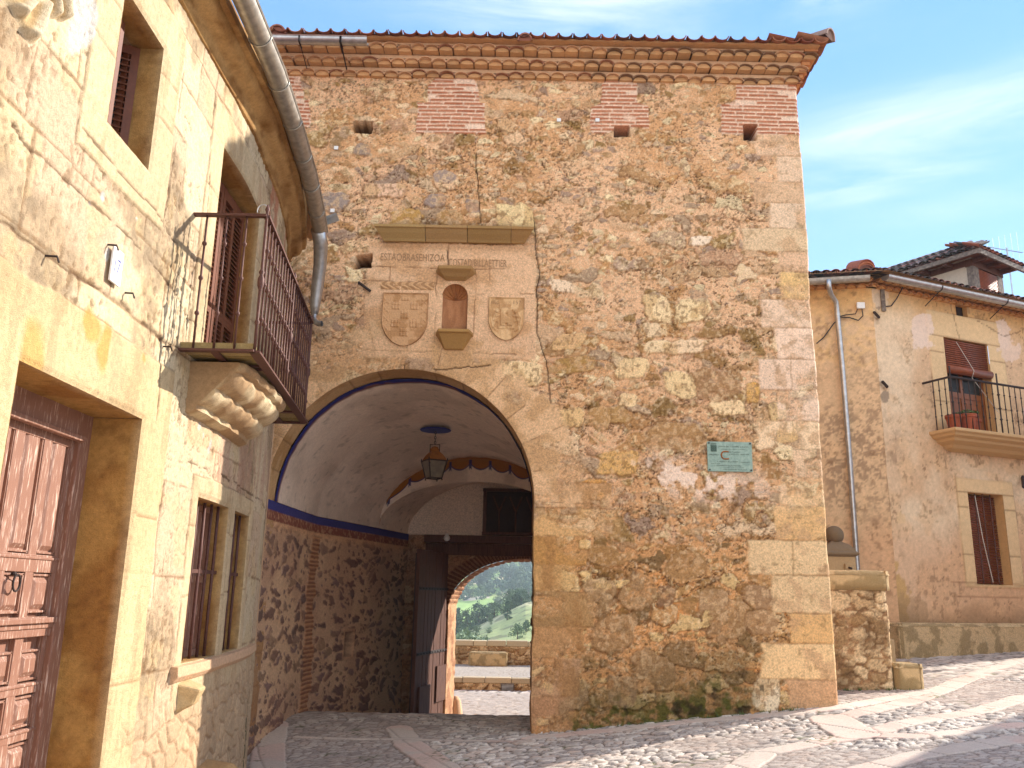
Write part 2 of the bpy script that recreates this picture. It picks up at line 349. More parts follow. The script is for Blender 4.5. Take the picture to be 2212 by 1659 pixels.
def ground_field(X, Y):
    wx = fbm(X * 1.3, Y * 1.3, 5) - .5; wy = fbm(X * 1.3, Y * 1.3, 9) - .5
    f1, f2, cid, _, _ = voro((X + wx * .3) / .12, (Y + wy * .3) / .078, 11)
    e = f2 - f1; dome = sstep(.03, .38, e)
    h = .019 * dome * (.45 + cid); col = pal(cid, COB)
    col = mixc(col, C('#7f6e60', .66), 1 - sstep(.03, .17, e))
    # patches where the stones sit in smooth mortar
    mort = sstep(.56, .64, fbm(X * .5 + 3, Y * .7, 40)); h = lerp(h, .009 + .004 * dome, mort * .75)
    col = mixc(col, C('#b39f94', .7), mort * .45)
    big = fbm(X * .8, Y * .8, 51); col = col * (0.82 + .36 * big)[..., None]
    for k, (pl, w) in enumerate(strips):
        d = seg_dist(X, Y, pl) + (fbm(X * 5, Y * 5, 60 + k) - .5) * .05
        m = 1 - sstep(w - .012, w + .006, d)
        j = np.abs((((X + Y * .35) * 1.55 + k * .37) % 1.0) - .5) * 2; jm = sstep(.97, .99, j) * m
        fc = FLAG * (0.84 + .3 * hsh(np.floor((X + Y * .35) * 1.55 + k * .37 + .5), 0 * X, 70 + k))[..., None]
        fc = mixc(fc, C('#dccbbc', .86), sstep(.4, .6, fbm(X * 2.2, Y * 2.2, 88)))
        h = lerp(h, .022 + .006 * (fbm(X * 6, Y * 6, 33) - .5) - .012 * jm, m); col = mixc(col, fc, m); col = mixc(col, C('#6d5a50', .6), jm * .8)
        rim = (1 - sstep(0, .012, np.abs(d - w))) ; col = mixc(col, C('#6f5d52', .6), rim * .7); h = h - .008 * rim
    moss = sstep(.64, .72, fbm(X * 1.7 + 8, Y * 1.7, 23)) * (1 - dome) * sstep(.5, .6, fbm(X * 9, Y * 9, 24)); col = mixc(col, srgb('#6c7a34', .45), moss * .8)
    return h, col
def ground_sheet(x0, x1, y0, y1, s, name, label):
    xs = np.arange(x0, x1 + s / 2, s); ys = np.arange(y0, y1 + s / 2, s); X, Y = np.meshgrid(xs, ys)
    h, col = ground_field(X, Y); Z = ground_z(X, Y) + h
    o = grid_mesh(name, np.stack([X, Y, Z], -1), col, M_cobble); tag(o, kind='structure'); return o
# fine sheet where the photo shows the paving, a coarser one around it
def ground_cut():
    xs = np.arange(-3.4, 9.2, .016); ys = np.arange(5.2, 13.0, .016); X, Y = np.meshgrid(xs, ys)
    h, col = ground_field(X, Y)
    o = grid_mesh('street_paving', np.stack([X, Y, ground_z(X, Y) + h], -1), col, M_cobble); tag(o, kind='structure')
    xs = np.linspace(-32, 40, 361); ys = np.linspace(-12, 27.9, 210)
    xs = np.sort(np.concatenate([xs, np.arange(-3.2, 12.01, .08)])); ys = np.sort(np.concatenate([ys, np.arange(13, 22.0, .08)]))
    X, Y = np.meshgrid(xs, ys); h, col = ground_field(X, Y)
    cx_ = (X[:-1, :-1] + X[1:, 1:]) / 2; cy_ = (Y[:-1, :-1] + Y[1:, 1:]) / 2
    keep = ~((cx_ > -3.3) & (cx_ < 9.0) & (cy_ > 5.3) & (cy_ < 12.9))
    Z = ground_z(X, Y) + h - .004
    col = np.where((Y > 17.9)[..., None] & (Y < 22.2)[..., None], mixc(col, C('#cdbbab', .72), np.full(X.shape, .7)), col)
    o = grid_mesh('ground', np.stack([X, Y, Z], -1), col, M_cobble, keep); tag(o, kind='structure')
ground_cut()

# ================================================================== GATE TOWER
tower = thing('gate_tower', 'tall rubble stone gate tower with a round arched passage and tiled eaves', 'gatehouse', (0, YT, 0))
def TP(o):            # parts keep world coordinates under the empty
    o.parent = tower; o.matrix_parent_inverse = Matrix.Translation((0, -YT, 0)); return o
CX, RA, ZS = -1.35, 1.65, 2.75      # arch centre, radius, springing
XR = 3.87
def TX(X, Y): p = at_y(X, Y, YT); return (p.x, p.z)
MORT = C('#e0b48c'); MORT2 = C('#cf9f72'); MORT3 = C('#d29a60')
P_UP = [C('#cfa77c'), C('#b98f62'), C('#dcb48c'), C('#ead2a6'), C('#ab8f7a'), C('#b79a7c'), C('#c49a78'), C('#e2c29c'), C('#9c7c4c'), C('#b88a5a'), C('#d9b48e')]
P_LO = [C('#b98d5c'), C('#9b7850'), C('#c99b68'), C('#e6c48a'), C('#a87c4a'), C('#cf9f6e'), C('#b08a62'), C('#8f7048')]
big_stones = [  # x, y, w, h (pixels of the enlarged photograph), colour, roughness class
    (1418, 668, 52, 54, '#f0d3a4', 1), (1495, 670, 66, 46, '#ecd0a0', 1), (1215, 620, 42, 26, '#efd2b0', 1), (1112, 474, 72, 66, '#e8cf9c', 1), (880, 474, 74, 56, '#b99155', 0),
    (970, 470, 56, 36, '#ab8452', 0), (1365, 797, 60, 44, '#efcf9c', 1), (1485, 751, 72, 30, '#edcda6', 1), (1420, 750, 50, 28, '#edd0a4', 1), (1357, 866, 40, 28, '#f0d0a0', 1),
    (1573, 882, 72, 30, '#f2d3a4', 1), (1408, 713, 36, 30, '#e6c8a0', 1), (1128, 806, 90, 50, '#edcfa0', 1), (1512, 520, 46, 20, '#f0d8bc', 1), (828, 412, 86, 30, '#e4bd9c', 1),
    (940, 432, 44, 28, '#9c887c', 0), (1022, 446, 26, 30, '#988478', 0), (722, 436, 56, 40, '#9a897e', 0), (962, 383, 40, 26, '#a38e80', 0), (785, 322, 34, 26, '#9c8878', 0),
    (1378, 1280, 70, 74, '#a8845c', 0), (1297, 1283, 62, 72, '#a5845e', 0), (1335, 1362, 92, 72, '#a98258', 0), (1573, 1342, 82, 68, '#a07c54', 0), (1637, 1290, 66, 46, '#a27f5c', 0),
    (1482, 1222, 70, 48, '#a27c50', 0), (1645, 1345, 62, 52, '#a8845e', 0), (1440, 1290, 36, 44, '#8c6a4c', 0), (1540, 1300, 50, 44, '#ad8b66', 0), (1305, 1200, 74, 40, '#a77f50', 0),
    (1460, 945, 110, 50, '#ab8458', 0), (1540, 830, 130, 60, '#a07a54', 0), (1700, 935, 40, 40, '#dfb878', 1), (1335, 1000, 84, 50, '#dcae6c', 1), (1240, 790, 80, 34, '#a9844e', 0),
    (1230, 738, 60, 34, '#d8b080', 1), (1280, 1052, 60, 40, '#c99454', 0), (1655, 1500, 50, 60, '#ecd9b8', 1), (1340, 1490, 60, 56, '#9b7c5c', 0), (1240, 1500, 70, 60, '#a08260', 0),
    (1420, 1440, 90, 60, '#a58058', 0), (1628, 850, 28, 44, '#d6a45a', 1), (1690, 700, 50, 40, '#a9865e', 0), (1770, 370, 40, 34, '#e0c09a', 1), (1510, 640, 34, 24, '#a3886e', 0),
    (1330, 900, 60, 34, '#b08a58', 0), (1290, 905, 44, 50, '#b28a5a', 0), (1465, 830, 60, 50, '#e9ca98', 1), (1230, 905, 60, 40, '#e2bd88', 1), (1680, 890, 34, 34, '#efd3a2', 1), (1170, 930, 70, 50, '#d9b283', 1),
]
quoin_z = [TX(1720, y)[1] for y in (291, 339, 395, 440, 495, 545, 589, 648, 709, 777, 844, 910, 971, 1032, 1093, 1168, 1243, 1325, 1390, 1468, 1535)]
quoin_w = [.62, .36, .7, .48, .88, .42, .4, .66, .48, .74, .5, .78, .36, .55, .62, .98, .72, .52, .88, .58]
quoin_c = ['#dcb896', '#e0c0a0', '#d8b490', '#e2c4a4', '#dcbe98', '#dfb894', '#e4bd82', '#e6c6a8', '#ecccb0', '#e8c8ac', '#ebccb0', '#edcda6', '#e2c09c', '#e8c292', '#e0b680', '#e2c194', '#e0bf92', '#dcb078', '#e8c492', '#cda47c']
brick_px = [[(560, 155), (652, 158), (655, 215), (668, 215), (668, 275), (560, 275)], [(925, 185), (955, 160), (1012, 160), (1035, 185), (1035, 222), (1047, 224), (1047, 290), (900, 288), (900, 222), (925, 222)],
            [(1297, 180), (1330, 165), (1375, 170), (1378, 225), (1402, 230), (1402, 278), (1345, 276), (1300, 290), (1275, 288), (1277, 232), (1297, 225)], [(1622, 178), (1650, 168), (1732, 168), (1735, 292), (1555, 290), (1555, 228), (1590, 222), (1590, 180)]]
bricks = [[TX(*p) for p in q] for q in brick_px]
holes = [(TX(785, 277), .125, .085), (TX(1343, 285), .105, .07), (TX(1620, 288), .085, .11), (TX(785, 565), .105, .09), (TX(646, 151), .07, .04), (TX(1700, 90), .001, .001)]
cracks = [[TX(*p) for p in q] for q in ([(1157, 470), (1158, 530), (1162, 560), (1164, 600), (1160, 640), (1160, 720), (1178, 780), (1190, 870)], [(967, 540), (968, 565), (974, 580)], [(875, 790), (877, 808)], [(1030, 330), (1040, 520)], [(940, 800), (1060, 790)])]
def inpoly(X, Z, poly):
    r = np.zeros(X.shape, bool); n = len(poly)
    for i in range(n):
        x1, z1 = poly[i]; x2, z2 = poly[(i + 1) % n]
        c = ((z1 > Z) != (z2 > Z)) & (X < (x2 - x1) * (Z - z1) / (z2 - z1 + 1e-9) + x1); r ^= c
    return r
def jamb_wear(z):
    z = np.asarray(z, float); return .055 * (fbm(z * 2.3, z * 0 + 3, 405) - .42) * sstep(3.0, 1.6, z) + .012 * (fbm(z * 9, z * 0, 406) - .5)
def tower_field(X, Z, special=True, seed=0):
    w1 = fbm(X * 3.2, Z * 3.2, 101 + seed) - .5; w2 = fbm(X * 3.2, Z * 3.2, 131 + seed) - .5
    fw = fbm(X * 14, Z * 14, 141 + seed) - .5
    n_lo = fbm(X * .9, Z * .9, 150 + seed, 5); n_mid = fbm(X * 4, Z * 4, 160 + seed); n_hi = fbm(X * 22, Z * 22, 170 + seed, 3)
    low = sstep(3.3, 1.6, Z + (n_lo - .5) * 1.2)
    col = np.tile(MORT, X.shape + (1,)); col = mixc(col, MORT2, sstep(.42, .62, n_lo)); col = mixc(col, MORT3, low * .75)
    col = mixc(col, C('#dc9a5c'), low * sstep(.52, .66, fbm(X * 1.1, Z * 1.6, 177 + seed)) * .85)
    h = .012 * (n_mid - .5) + .010 * (n_hi - .5) + .03 * (n_lo - .5)
    # three sizes of rubble, each cell a stone or only mortar
    n_x = fbm(X * 38, Z * 38, 175 + seed, 2); br = .55 * (n_hi - .5) + .35 * (n_x - .5)
    for (sx, sz, pres, amp, sd, e0) in ((.060, .036, .26, .007, 5, .14), (.15, .088, .42, .014, 6, .10), (.34, .21, .50, .020, 7, .08)):
        f1, f2, cid, _, _ = voro((X + w1 * sx * 1.9 + fw * .05) / sx, (Z + w2 * sz * 1.8 + fw * .035) / sz, sd + seed)
        e = f2 - f1; pr = pres
        if sx > .3: pr = np.where(Z > 6.6, .26, pres) + .12 * low
        r1 = (cid * 31.7) % 1.0; r2 = (cid * 57.1) % 1.0; r3 = (cid * 91.3) % 1.0
        soft = .05 + .16 * (r3 > .5); on = r1 < pr
        st = sstep(e0, e0 + soft, e + br * (.22 + soft * .6)) * on
        c = np.where((low > .5)[..., None], pal(cid, P_LO), pal(cid, P_UP)) * (.80 + .34 * r2)[..., None]
        lich = sstep(.46, .60, fbm(X * 9 + cid * 9, Z * 9, 190 + seed) + .3 * (n_x - .5)); c = mixc(c, C('#8a6a3a'), lich * .62 * (r3 > .45)); c = mixc(c, C('#ecd2a4'), sstep(.55, .66, n_hi) * .55 * (r2 > .6))
        col = mixc(col, c, st * .92); h = lerp(h, .010 * (n_mid - .5) + .02 * (n_lo - .5), st * .5) + st * amp * (.3 + 1.0 * r2) + st * .010 * (n_x - .5)
        edge = sstep(e0 + .10, e0, e) * sstep(e0 - .09, e0 - .01, e) * on * (r3 < .6); col = mixc(col, C('#7c5430', .6), edge * .62 * sstep(.40, .55, n_mid)); h = h - edge * .008
    # crevices and crusted lichen: thin dark lines and grains gathered in patches
    reg = sstep(.40, .58, fbm(X * 1.7, Z * 2.6, 215 + seed, 4)); rid = np.abs(fbm(X * 9 + w1 * 2, Z * 16 + w2 * 2, 216 + seed, 4) - .5)
    cv_ = sstep(.020, .006, rid) * reg; col = mixc(col, C('#5e3a20', .5), cv_ * .85); h = h - .014 * cv_
    gr_ = sstep(.60, .68, n_x + .25 * (n_hi - .5)) * sstep(.38, .6, fbm(X * 2.4, Z * 3.2, 217 + seed, 4)); col = mixc(col, C('#7a5228', .65), gr_ * .55); h = h - .006 * gr_
    lg_ = .7 * sstep(.63, .72, fbm(X * 30 + 5, Z * 30, 218 + seed, 2)); col = mixc(col, C('#f2d8b2'), lg_ * .45)
    if special:
        for (px, py, pw, ph, cc, k) in big_stones:
            x0, z0 = TX(px, py); s = at_y(px, py, YT).length / FOC * 1.02; a = pw * s / 2; b = ph * s / 2
            m0 = (np.abs(X - x0) < a * 1.6) & (np.abs(Z - z0) < b * 1.6)
            if not m0.any(): continue
            xx = (X[m0] - x0) / a + w1[m0] * (.9 - .4 * k) + fw[m0] * .30 + (hsh(px, py, 3) - .5) * .5 * (Z[m0] - z0) / b; zz = (Z[m0] - z0) / b + w2[m0] * (.9 - .4 * k) + fw[m0] * .30 + (hsh(px, py, 4) - .5) * .4 * (X[m0] - x0) / a
            ex_ = 2.2 + 2.2 * hsh(px, py, 9) + 1.4 * k; r = (np.abs(xx) ** ex_ + np.abs(zz) ** ex_) ** (1 / ex_) + .16 * (n_hi[m0] - .5); st = sstep(1.06, .92, r); st = st * (1 - (.5 if k == 0 else .25) * sstep(.5, .62, fbm(X[m0] * 9 + px, Z[m0] * 9, 212)))
            cv = C(cc) * (.9 + .25 * n_mid[m0])[..., None]; rough = fbm(X[m0] * 26, Z[m0] * 26, 210) - .5
            if k == 0: cv = mixc(cv, C('#d9b68c'), sstep(.5, .62, n_hi[m0]) * .55)
            else: cv = mixc(cv, C('#c09a66'), sstep(.5, .62, n_mid[m0] + .3 * (n_hi[m0] - .5)) * .6); cv = mixc(cv, C('#8a6440', .8), sstep(.60, .66, fbm(X[m0] * 34, Z[m0] * 26, 213, 2)) * .6)
            col[m0] = mixc(col[m0], cv, st); h[m0] = lerp(h[m0], .022 + .016 * rough * (1.4 if k == 0 else .5), st)
            ed = sstep(.94, 1.0, r) * sstep(1.12, 1.02, r); ed = ed * sstep(.35, .6, n_mid[m0]); h[m0] -= .010 * ed; col[m0] = mixc(col[m0], C('#8a6038', .7), ed * .4)
        # dressed panel over the arch
        xa, xb, za, zb = -1.90, .27, 4.58, 6.10
        u = X + (n_mid - .5) * .05; v = Z + (fw) * .03
        m = sstep(xa - .04, xa, u) * sstep(xb + .03, xb, u) * sstep(za - .06, za, v) * sstep(zb + .02, zb, v)
        pc = C('#dcb48e') * (.92 + .16 * n_lo)[..., None]; pc = mixc(pc, C('#b98a5c'), sstep(.5, .64, fbm(X * 2.2, Z * 3, 230)) * .55)
        col = mixc(col, pc, m); pc = mixc(pc, C('#8f6a44', .8), sstep(.60, .68, n_x) * .4); h = lerp(h, .014 + .006 * (n_hi - .5) + .004 * (n_x - .5), m)
        jl = [[(-1.9, 5.77), (.27, 5.77)], [(-1.0, 5.77), (-1.0, 4.6)], [(-.50, 5.77), (-.50, 4.6)], [(-.86, 6.1), (-.87, 5.77)], [(-1.62, 5.77), (-1.62, 5.58)], [(-1.9, 5.58), (-1.0, 5.56)], [(-.5, 5.42), (.27, 5.44)], [(.05, 4.62), (-1.9, 4.64)], [(-.32, 5.77), (-.32, 5.42)]]
        for j in jl:
            dd = seg_dist(u, v, j); jm = sstep(.010, .003, dd) * m * sstep(.34, .5, n_mid); h = h - .010 * jm; col = mixc(col, C('#8a5c38', .66), jm * .6)
        # dressed ring of voussoirs and jamb stones
        rr = np.hypot(X - CX, Z - ZS); an = np.degrees(np.arctan2(Z - ZS, X - CX)); st_a = 12.8
        ki = np.floor(an / st_a); wv = .42 + .26 * hsh(ki, 0 * ki, 240); up = Z > ZS - .05
        m = up * sstep(RA + wv + .05, RA + wv - .05, rr + (n_mid - .5) * .22 + .05 * (n_hi - .5)); base_c, base_h = col.copy(), h.copy(); fade = lambda m_, q_: m_ * (1 - .6 * sstep(.48, .62, fbm(X * 2.6 + q_, Z * 2.6, 290)))
        vc = C('#dbb48a') * (.86 + .26 * hsh(ki, 0 * ki, 241))[..., None]; vc = mixc(vc, C('#b48a5c'), sstep(.5, .64, fbm(X * 3 + ki, Z * 3, 242)) * .6)
        m = fade(m, 1); col = mixc(col, vc, m); h = lerp(h, .016 + .008 * (n_hi - .5) + .006 * (n_x - .5), m)
        jd = np.abs(((an / st_a) % 1.0) - 0) ; jd = np.minimum(jd, 1 - jd) * np.radians(st_a) * rr; jm = sstep(.011, .003, jd) * m * sstep(.40, .52, n_mid)
        h = h - .010 * jm; col = mixc(col, C('#8a5c38', .66), jm * .5)
        jz = [ZS + .25, 2.68, 2.34, 2.0, 1.69, 1.28, .93, .5, .02]; jw = [.95, 1.05, .66, .5, .74, .6, .55, .5, .4]; jc = ['#d9b084', '#d9ae78', '#c39358', '#cba06a', '#b08a5c', '#c69868', '#c49a74', '#b98c66']
        for i in range(8):
            t, b_ = jz[i], jz[i + 1]
            m = sstep(t + .01, t - .01, Z + fw * .03) * sstep(b_ - .01, b_ + .01, Z + fw * .03) * sstep(.3 + jw[i] + .015, .3 + jw[i] - .015, X + (n_mid - .5) * .09) * (X > .2)
            if i < 1: m = m * (rr > RA + .3)
            cv = C(jc[i]) * (.9 + .2 * n_mid)[..., None]; cv = mixc(cv, C('#a97c4c'), sstep(.46, .62, fbm(X * 4, Z * 2.2, 250 + i) + .3 * (n_hi - .5)) * .7); m = fade(m, 7 + i); col = mixc(col, cv, m); h = lerp(h, .014 + .014 * (n_hi - .5) + .02 * (n_mid - .5), m)
            ed = m * (1 - sstep(.004, .02, np.minimum(np.abs(Z - t), np.abs(Z - b_)))); ed = ed * sstep(.4, .55, n_mid); h = h - .010 * ed; col = mixc(col, C('#8a5c38', .66), ed * .45)
        # quoins on the right corner
        for i in range(len(quoin_w)):
            t, b_ = quoin_z[i], quoin_z[i + 1]; w = quoin_w[i]
            m = sstep(t + .008, t - .012, Z + fw * .025) * sstep(b_ - .008, b_ + .012, Z + fw * .025) * sstep(XR - w - .02, XR - w + .02, X + (n_mid - .5) * .12)
            cv = C(quoin_c[i]) * (.9 + .2 * n_mid)[..., None]; cv = mixc(cv, C('#c29a74'), sstep(.55, .68, fbm(X * 5, Z * 5, 260 + i)) * .6); cv = mixc(cv, C('#8f6c44'), sstep(.66, .72, fbm(X * 16, Z * 16, 280 + i)) * .4)
            m = fade(m, 20 + i) if i < 15 else m; col = mixc(col, cv, m); h = lerp(h, .016 + .010 * (n_hi - .5) + .008 * (n_mid - .5), m)
            if w > .7:
                xs_ = XR - w * .45; ed2 = m * sstep(.012, .003, np.abs(X - xs_ + fw * .04)) * (i % 2); h = h - .01 * ed2; col = mixc(col, C('#9a6e44', .7), ed2 * .5)
            ed = m * (1 - sstep(.003, .016, np.minimum(np.abs(Z - t + fw * .02), np.abs(Z - b_ + fw * .02)))); ed = ed * sstep(.36, .52, n_mid); h = h - .010 * ed; col = mixc(col, C('#9a6e48', .7), ed * .5)
    # brick bands
    bm_ = np.zeros(X.shape)
    for poly in (bricks if special else []):
        bm_ = np.maximum(bm_, inpoly(X + (n_mid - .5) * .08, Z + fw * .03, poly).astype(float))
    pitch = .0565; zz = (Z + .012 * (n_mid - .5) + .010 * np.sin(X * 2.1)) / pitch; row = np.floor(zz); fz = zz - row
    lx = .26 + .05 * hsh(row, 0 * row, 300); xx = X / lx + hsh(row, 0 * row, 301) + (row % 2) * .5; fx = xx - np.floor(xx); bid = hsh(np.floor(xx), row, 302)
    br = sstep(.16, .26, fz) * sstep(.88, .76, fz) * sstep(.0, .06, fx) * sstep(1.0, .94, fx) * (bid > .06)
    bc = mixc(np.tile(C('#ead0b8'), X.shape + (1,)), C('#cf9476'), .05 + .2 * n_mid); bcol = lerp(C('#bd7250', .8), C('#cc8a68', .85), bid[..., None]) * (.85 + .3 * n_hi)[..., None]
    wear = sstep(.66, .74, n_mid); bc = mixc(bc, bcol, br * (1 - wear * .6)); col = mixc(col, bc, bm_); h = lerp(h, .006 + .016 * br * (1 - wear * .5), bm_)
    if special:
        # white salts, damp and moss near the foot, darker bands above and below the moulding
        gz = ground_z(X, np.full(X.shape, 10.5)); dz = Z - gz
        q = TX(1500, 1035); sal = sstep(.55, .62, fbm(X * 5.5, Z * 5.5, 310)) * np.exp(-(((X - q[0]) / .8) ** 2 + ((Z - q[1] + (X - q[0]) * .12) / .22) ** 2)); col = mixc(col, C('#f3d8c2'), np.clip(sal * 1.3, 0, .95))
        damp = sstep(.95, .25, dz + (n_lo - .5) * 1.3) * sstep(.5, 1.0, X) * sstep(3.2, 2.8, X + n_mid * .3); col = mixc(col, C('#857048', .62), damp * .62)
        moss = sstep(.46, .08, dz + (fbm(X * 2.5, Z * 2.5, 320) - .5) * .8) * sstep(.5, .9, X) * sstep(3.0, 2.6, X) * sstep(.4, .56, fbm(X * 11, Z * 11, 321)); col = mixc(col, srgb('#6e7426', .42), moss * .85)
        blk = sstep(.61, .69, fbm(X * 5, Z * 5, 330)) * sstep(.7, .2, dz) * (X > .9) * (X < 3); col = mixc(col, C('#3a2a1a', .5), blk * .75)
        moulding_dark = np.exp(-((Z - 6.33) / .07) ** 2) * sstep(-1.9, -1.75, X) * sstep(.3, .15, X); col = mixc(col, C('#6e5838', .6), moulding_dark * .7)
        moulding_dark2 = np.exp(-((Z - 6.07) / .06) ** 2) * sstep(-1.9, -1.7, X) * sstep(.3, .1, X); col = mixc(col, C('#a3754c'), moulding_dark2 * .5)
        for ck in cracks:
            dd = seg_dist(X + (n_mid - .5) * .06, Z + fw * .05, ck); cm = sstep(.010, .003, dd); h = h - .02 * cm; col = mixc(col, C('#3c2413', .4), cm * .85)
        for ((hx, hz), a, b) in holes:
            r = np.maximum(np.abs((X - hx) / a + fw * .5), np.abs((Z - hz) / b + w1 * .5)); hm = sstep(1.05, .92, r); h = lerp(h, -.38, hm); col = mixc(col, C('#6a4426', .45), hm * .9)
        foot = sstep(.03, .0, dz); h = h + .02 * foot
    return h, col
NICHE = (-.76, .165, 4.90, 5.39)      # centre x, half width, bottom, springing
def front_wall():
    s = .0125; xs = np.arange(-4.6, XR + 1e-6, s); zs = np.arange(-.5, 8.7, s); xs = xs + (XR - xs[-1]); X, Z = np.meshgrid(xs, zs)
    h, col = tower_field(X, Z)
    r = np.hypot(X - CX, Z - ZS); inside = ((Z >= ZS) & (r < RA - s * .7)) | ((Z < ZS) & (np.abs(X - CX) < RA - s * .7))
    nx_, nh, nb, ns = NICHE
    nr = np.hypot(X - nx_, Z - ns); nin = ((Z >= ns) & (nr < nh - s * .7)) | ((Z < ns) & (Z > nb + s * .7) & (np.abs(X - nx_) < nh - s * .7))
    ins = inside | nin; keep = ~(ins[:-1, :-1] | ins[1:, :-1] | ins[:-1, 1:] | ins[1:, 1:])
    # snap the rims to the true curves
    k = (Z >= ZS) & (np.abs(r - RA) < s * .71); sc = np.where(k, RA / np.maximum(r, 1e-6), 1); X2 = CX + (X - CX) * sc; Z2 = np.where(k, ZS + (Z - ZS) * sc, Z)
    k2 = (Z >= ns) & (np.abs(nr - nh) < s * .71); sc = np.where(k2, nh / np.maximum(nr, 1e-6), 1); X2 = np.where(k2, nx_ + (X - nx_) * sc, X2); Z2 = np.where(k2, ns + (Z - ns) * sc, Z2)
    kj = (Z < ZS) & (np.abs(np.abs(X - CX) - RA) < s * .71); X2 = np.where(kj, CX + np.sign(X - CX) * (RA + jamb_wear(Z)), X2); h = np.where(kj, .0, h)
    # worn corner
    wob = .010 * (fbm(X * 3, Z * 3, 400) - .5) + .03 * (fbm(Z * 2.2, Z * 0, 401) - .5) - .012 * (hsh(np.floor(Z / .42), 0 * Z, 5))
    cr_ = sstep(XR - .12, XR, X); X2 = X2 + cr_ * wob; h = h - .03 * sstep(XR - .03, XR, X)
    h = np.where(k | k2, np.minimum(h, .012), h)
    P = np.stack([X2, YT - h, Z2], -1); TP(grid_mesh('wall', P, col, M_rubble, keep))
    # side wall facing right (its corner verts follow the front)
    ys = np.arange(0, 7.4, .05); zs2 = zs; Yg, Zg = np.meshgrid(ys, zs2); hs, cs = tower_field(Yg + 20, Zg, False, 50)
    x_edge = (XR + wob[:, -1])[:, None] + hs * sstep(0, .15, Yg); P = np.stack([x_edge + 0 * Yg, YT + .03 + Yg - .0, Zg], -1); P[:, 0, 1] = YT - h[:, -1]
    TP(grid_mesh('side_wall', P, cs, M_rubble))
front_wall()
def solid_backs():
    mb = MB(); mb.cur = tuple(MORT2)
    mb.quad((-9, YT + .02, -.6), (-4.6, YT + .02, -.6), (-4.6, YT + .02, 8.7), (-9, YT + .02, 8.7))
    mb.quad((-9, 17.5, -1), (-1.06, 17.5, -1), (-1.06, 17.5, 8.7), (-9, 17.5, 8.7)); mb.quad((1.76, 17.5, -1), (XR + .04, 17.5, -1), (XR + .04, 17.5, 8.7), (1.76, 17.5, 8.7))
    mb.quad((-1.06, 17.5, 2.30), (1.76, 17.5, 2.30), (1.76, 17.5, 8.7), (-1.06, 17.5, 8.7)); mb.quad((-9, YT, -1), (-9, 17.5, -1), (-9, 17.5, 8.7), (-9, YT, 8.7))
    mb.quad((-9, YT + .1, 8.69), (XR, YT + .1, 8.69), (XR, 17.5, 8.69), (-9, 17.5, 8.69))
    TP(mb.build('rear_wall', M_rubble))
solid_backs()
# arch soffit: dressed stone ring 0.45 m deep with its jambs
def soffit():
    L1 = math.pi * RA; H0 = ZS + .4; n = 520; t = np.linspace(-H0, L1 + H0, n); d = np.linspace(0, .45, 37); T, D = np.meshgrid(t, d)
    an = np.clip(T / RA, 0, math.pi); X = CX + RA * np.cos(an); Z = ZS + RA * np.sin(an); Z = np.where(T < 0, ZS + T, np.where(T > L1, ZS - (T - L1), Z))
    inx = -np.cos(an); inz = -np.sin(an)
    nl = fbm(T * 2.2, D * 4, 500); nh_ = fbm(T * 14, D * 14, 501); col = np.tile(C('#d2a876'), T.shape + (1,)); col = mixc(col, C('#b5854e'), sstep(.42, .62, nl) * .7)
    j = (T / .37) % 1.0; jd = np.minimum(j, 1 - j) * .37; jm = sstep(.012, .004, jd + .01 * (nh_ - .5)); h = .006 * (nh_ - .5) + .02 * (nl - .5) - .010 * jm; col = mixc(col, C('#8f6238', .7), jm * .5)
    rough = sstep(1.9, .3, Z); h = h + rough * .05 * (fbm(T * 5, D * 6, 503) - .45) * sstep(0, .08, D); col = mixc(col, C('#a37250'), rough * .6)
    h = h * sstep(0, .03, D) - jamb_wear(Z) * ((T < 0) | (T > L1)); Y = YT - .004 + D
    Y = Y + 0
    P = np.stack([X + inx * h, Y, Z + inz * h], -1); TP(grid_mesh('arch_ring', P, col, M_ashlar, flip=True))
soffit()
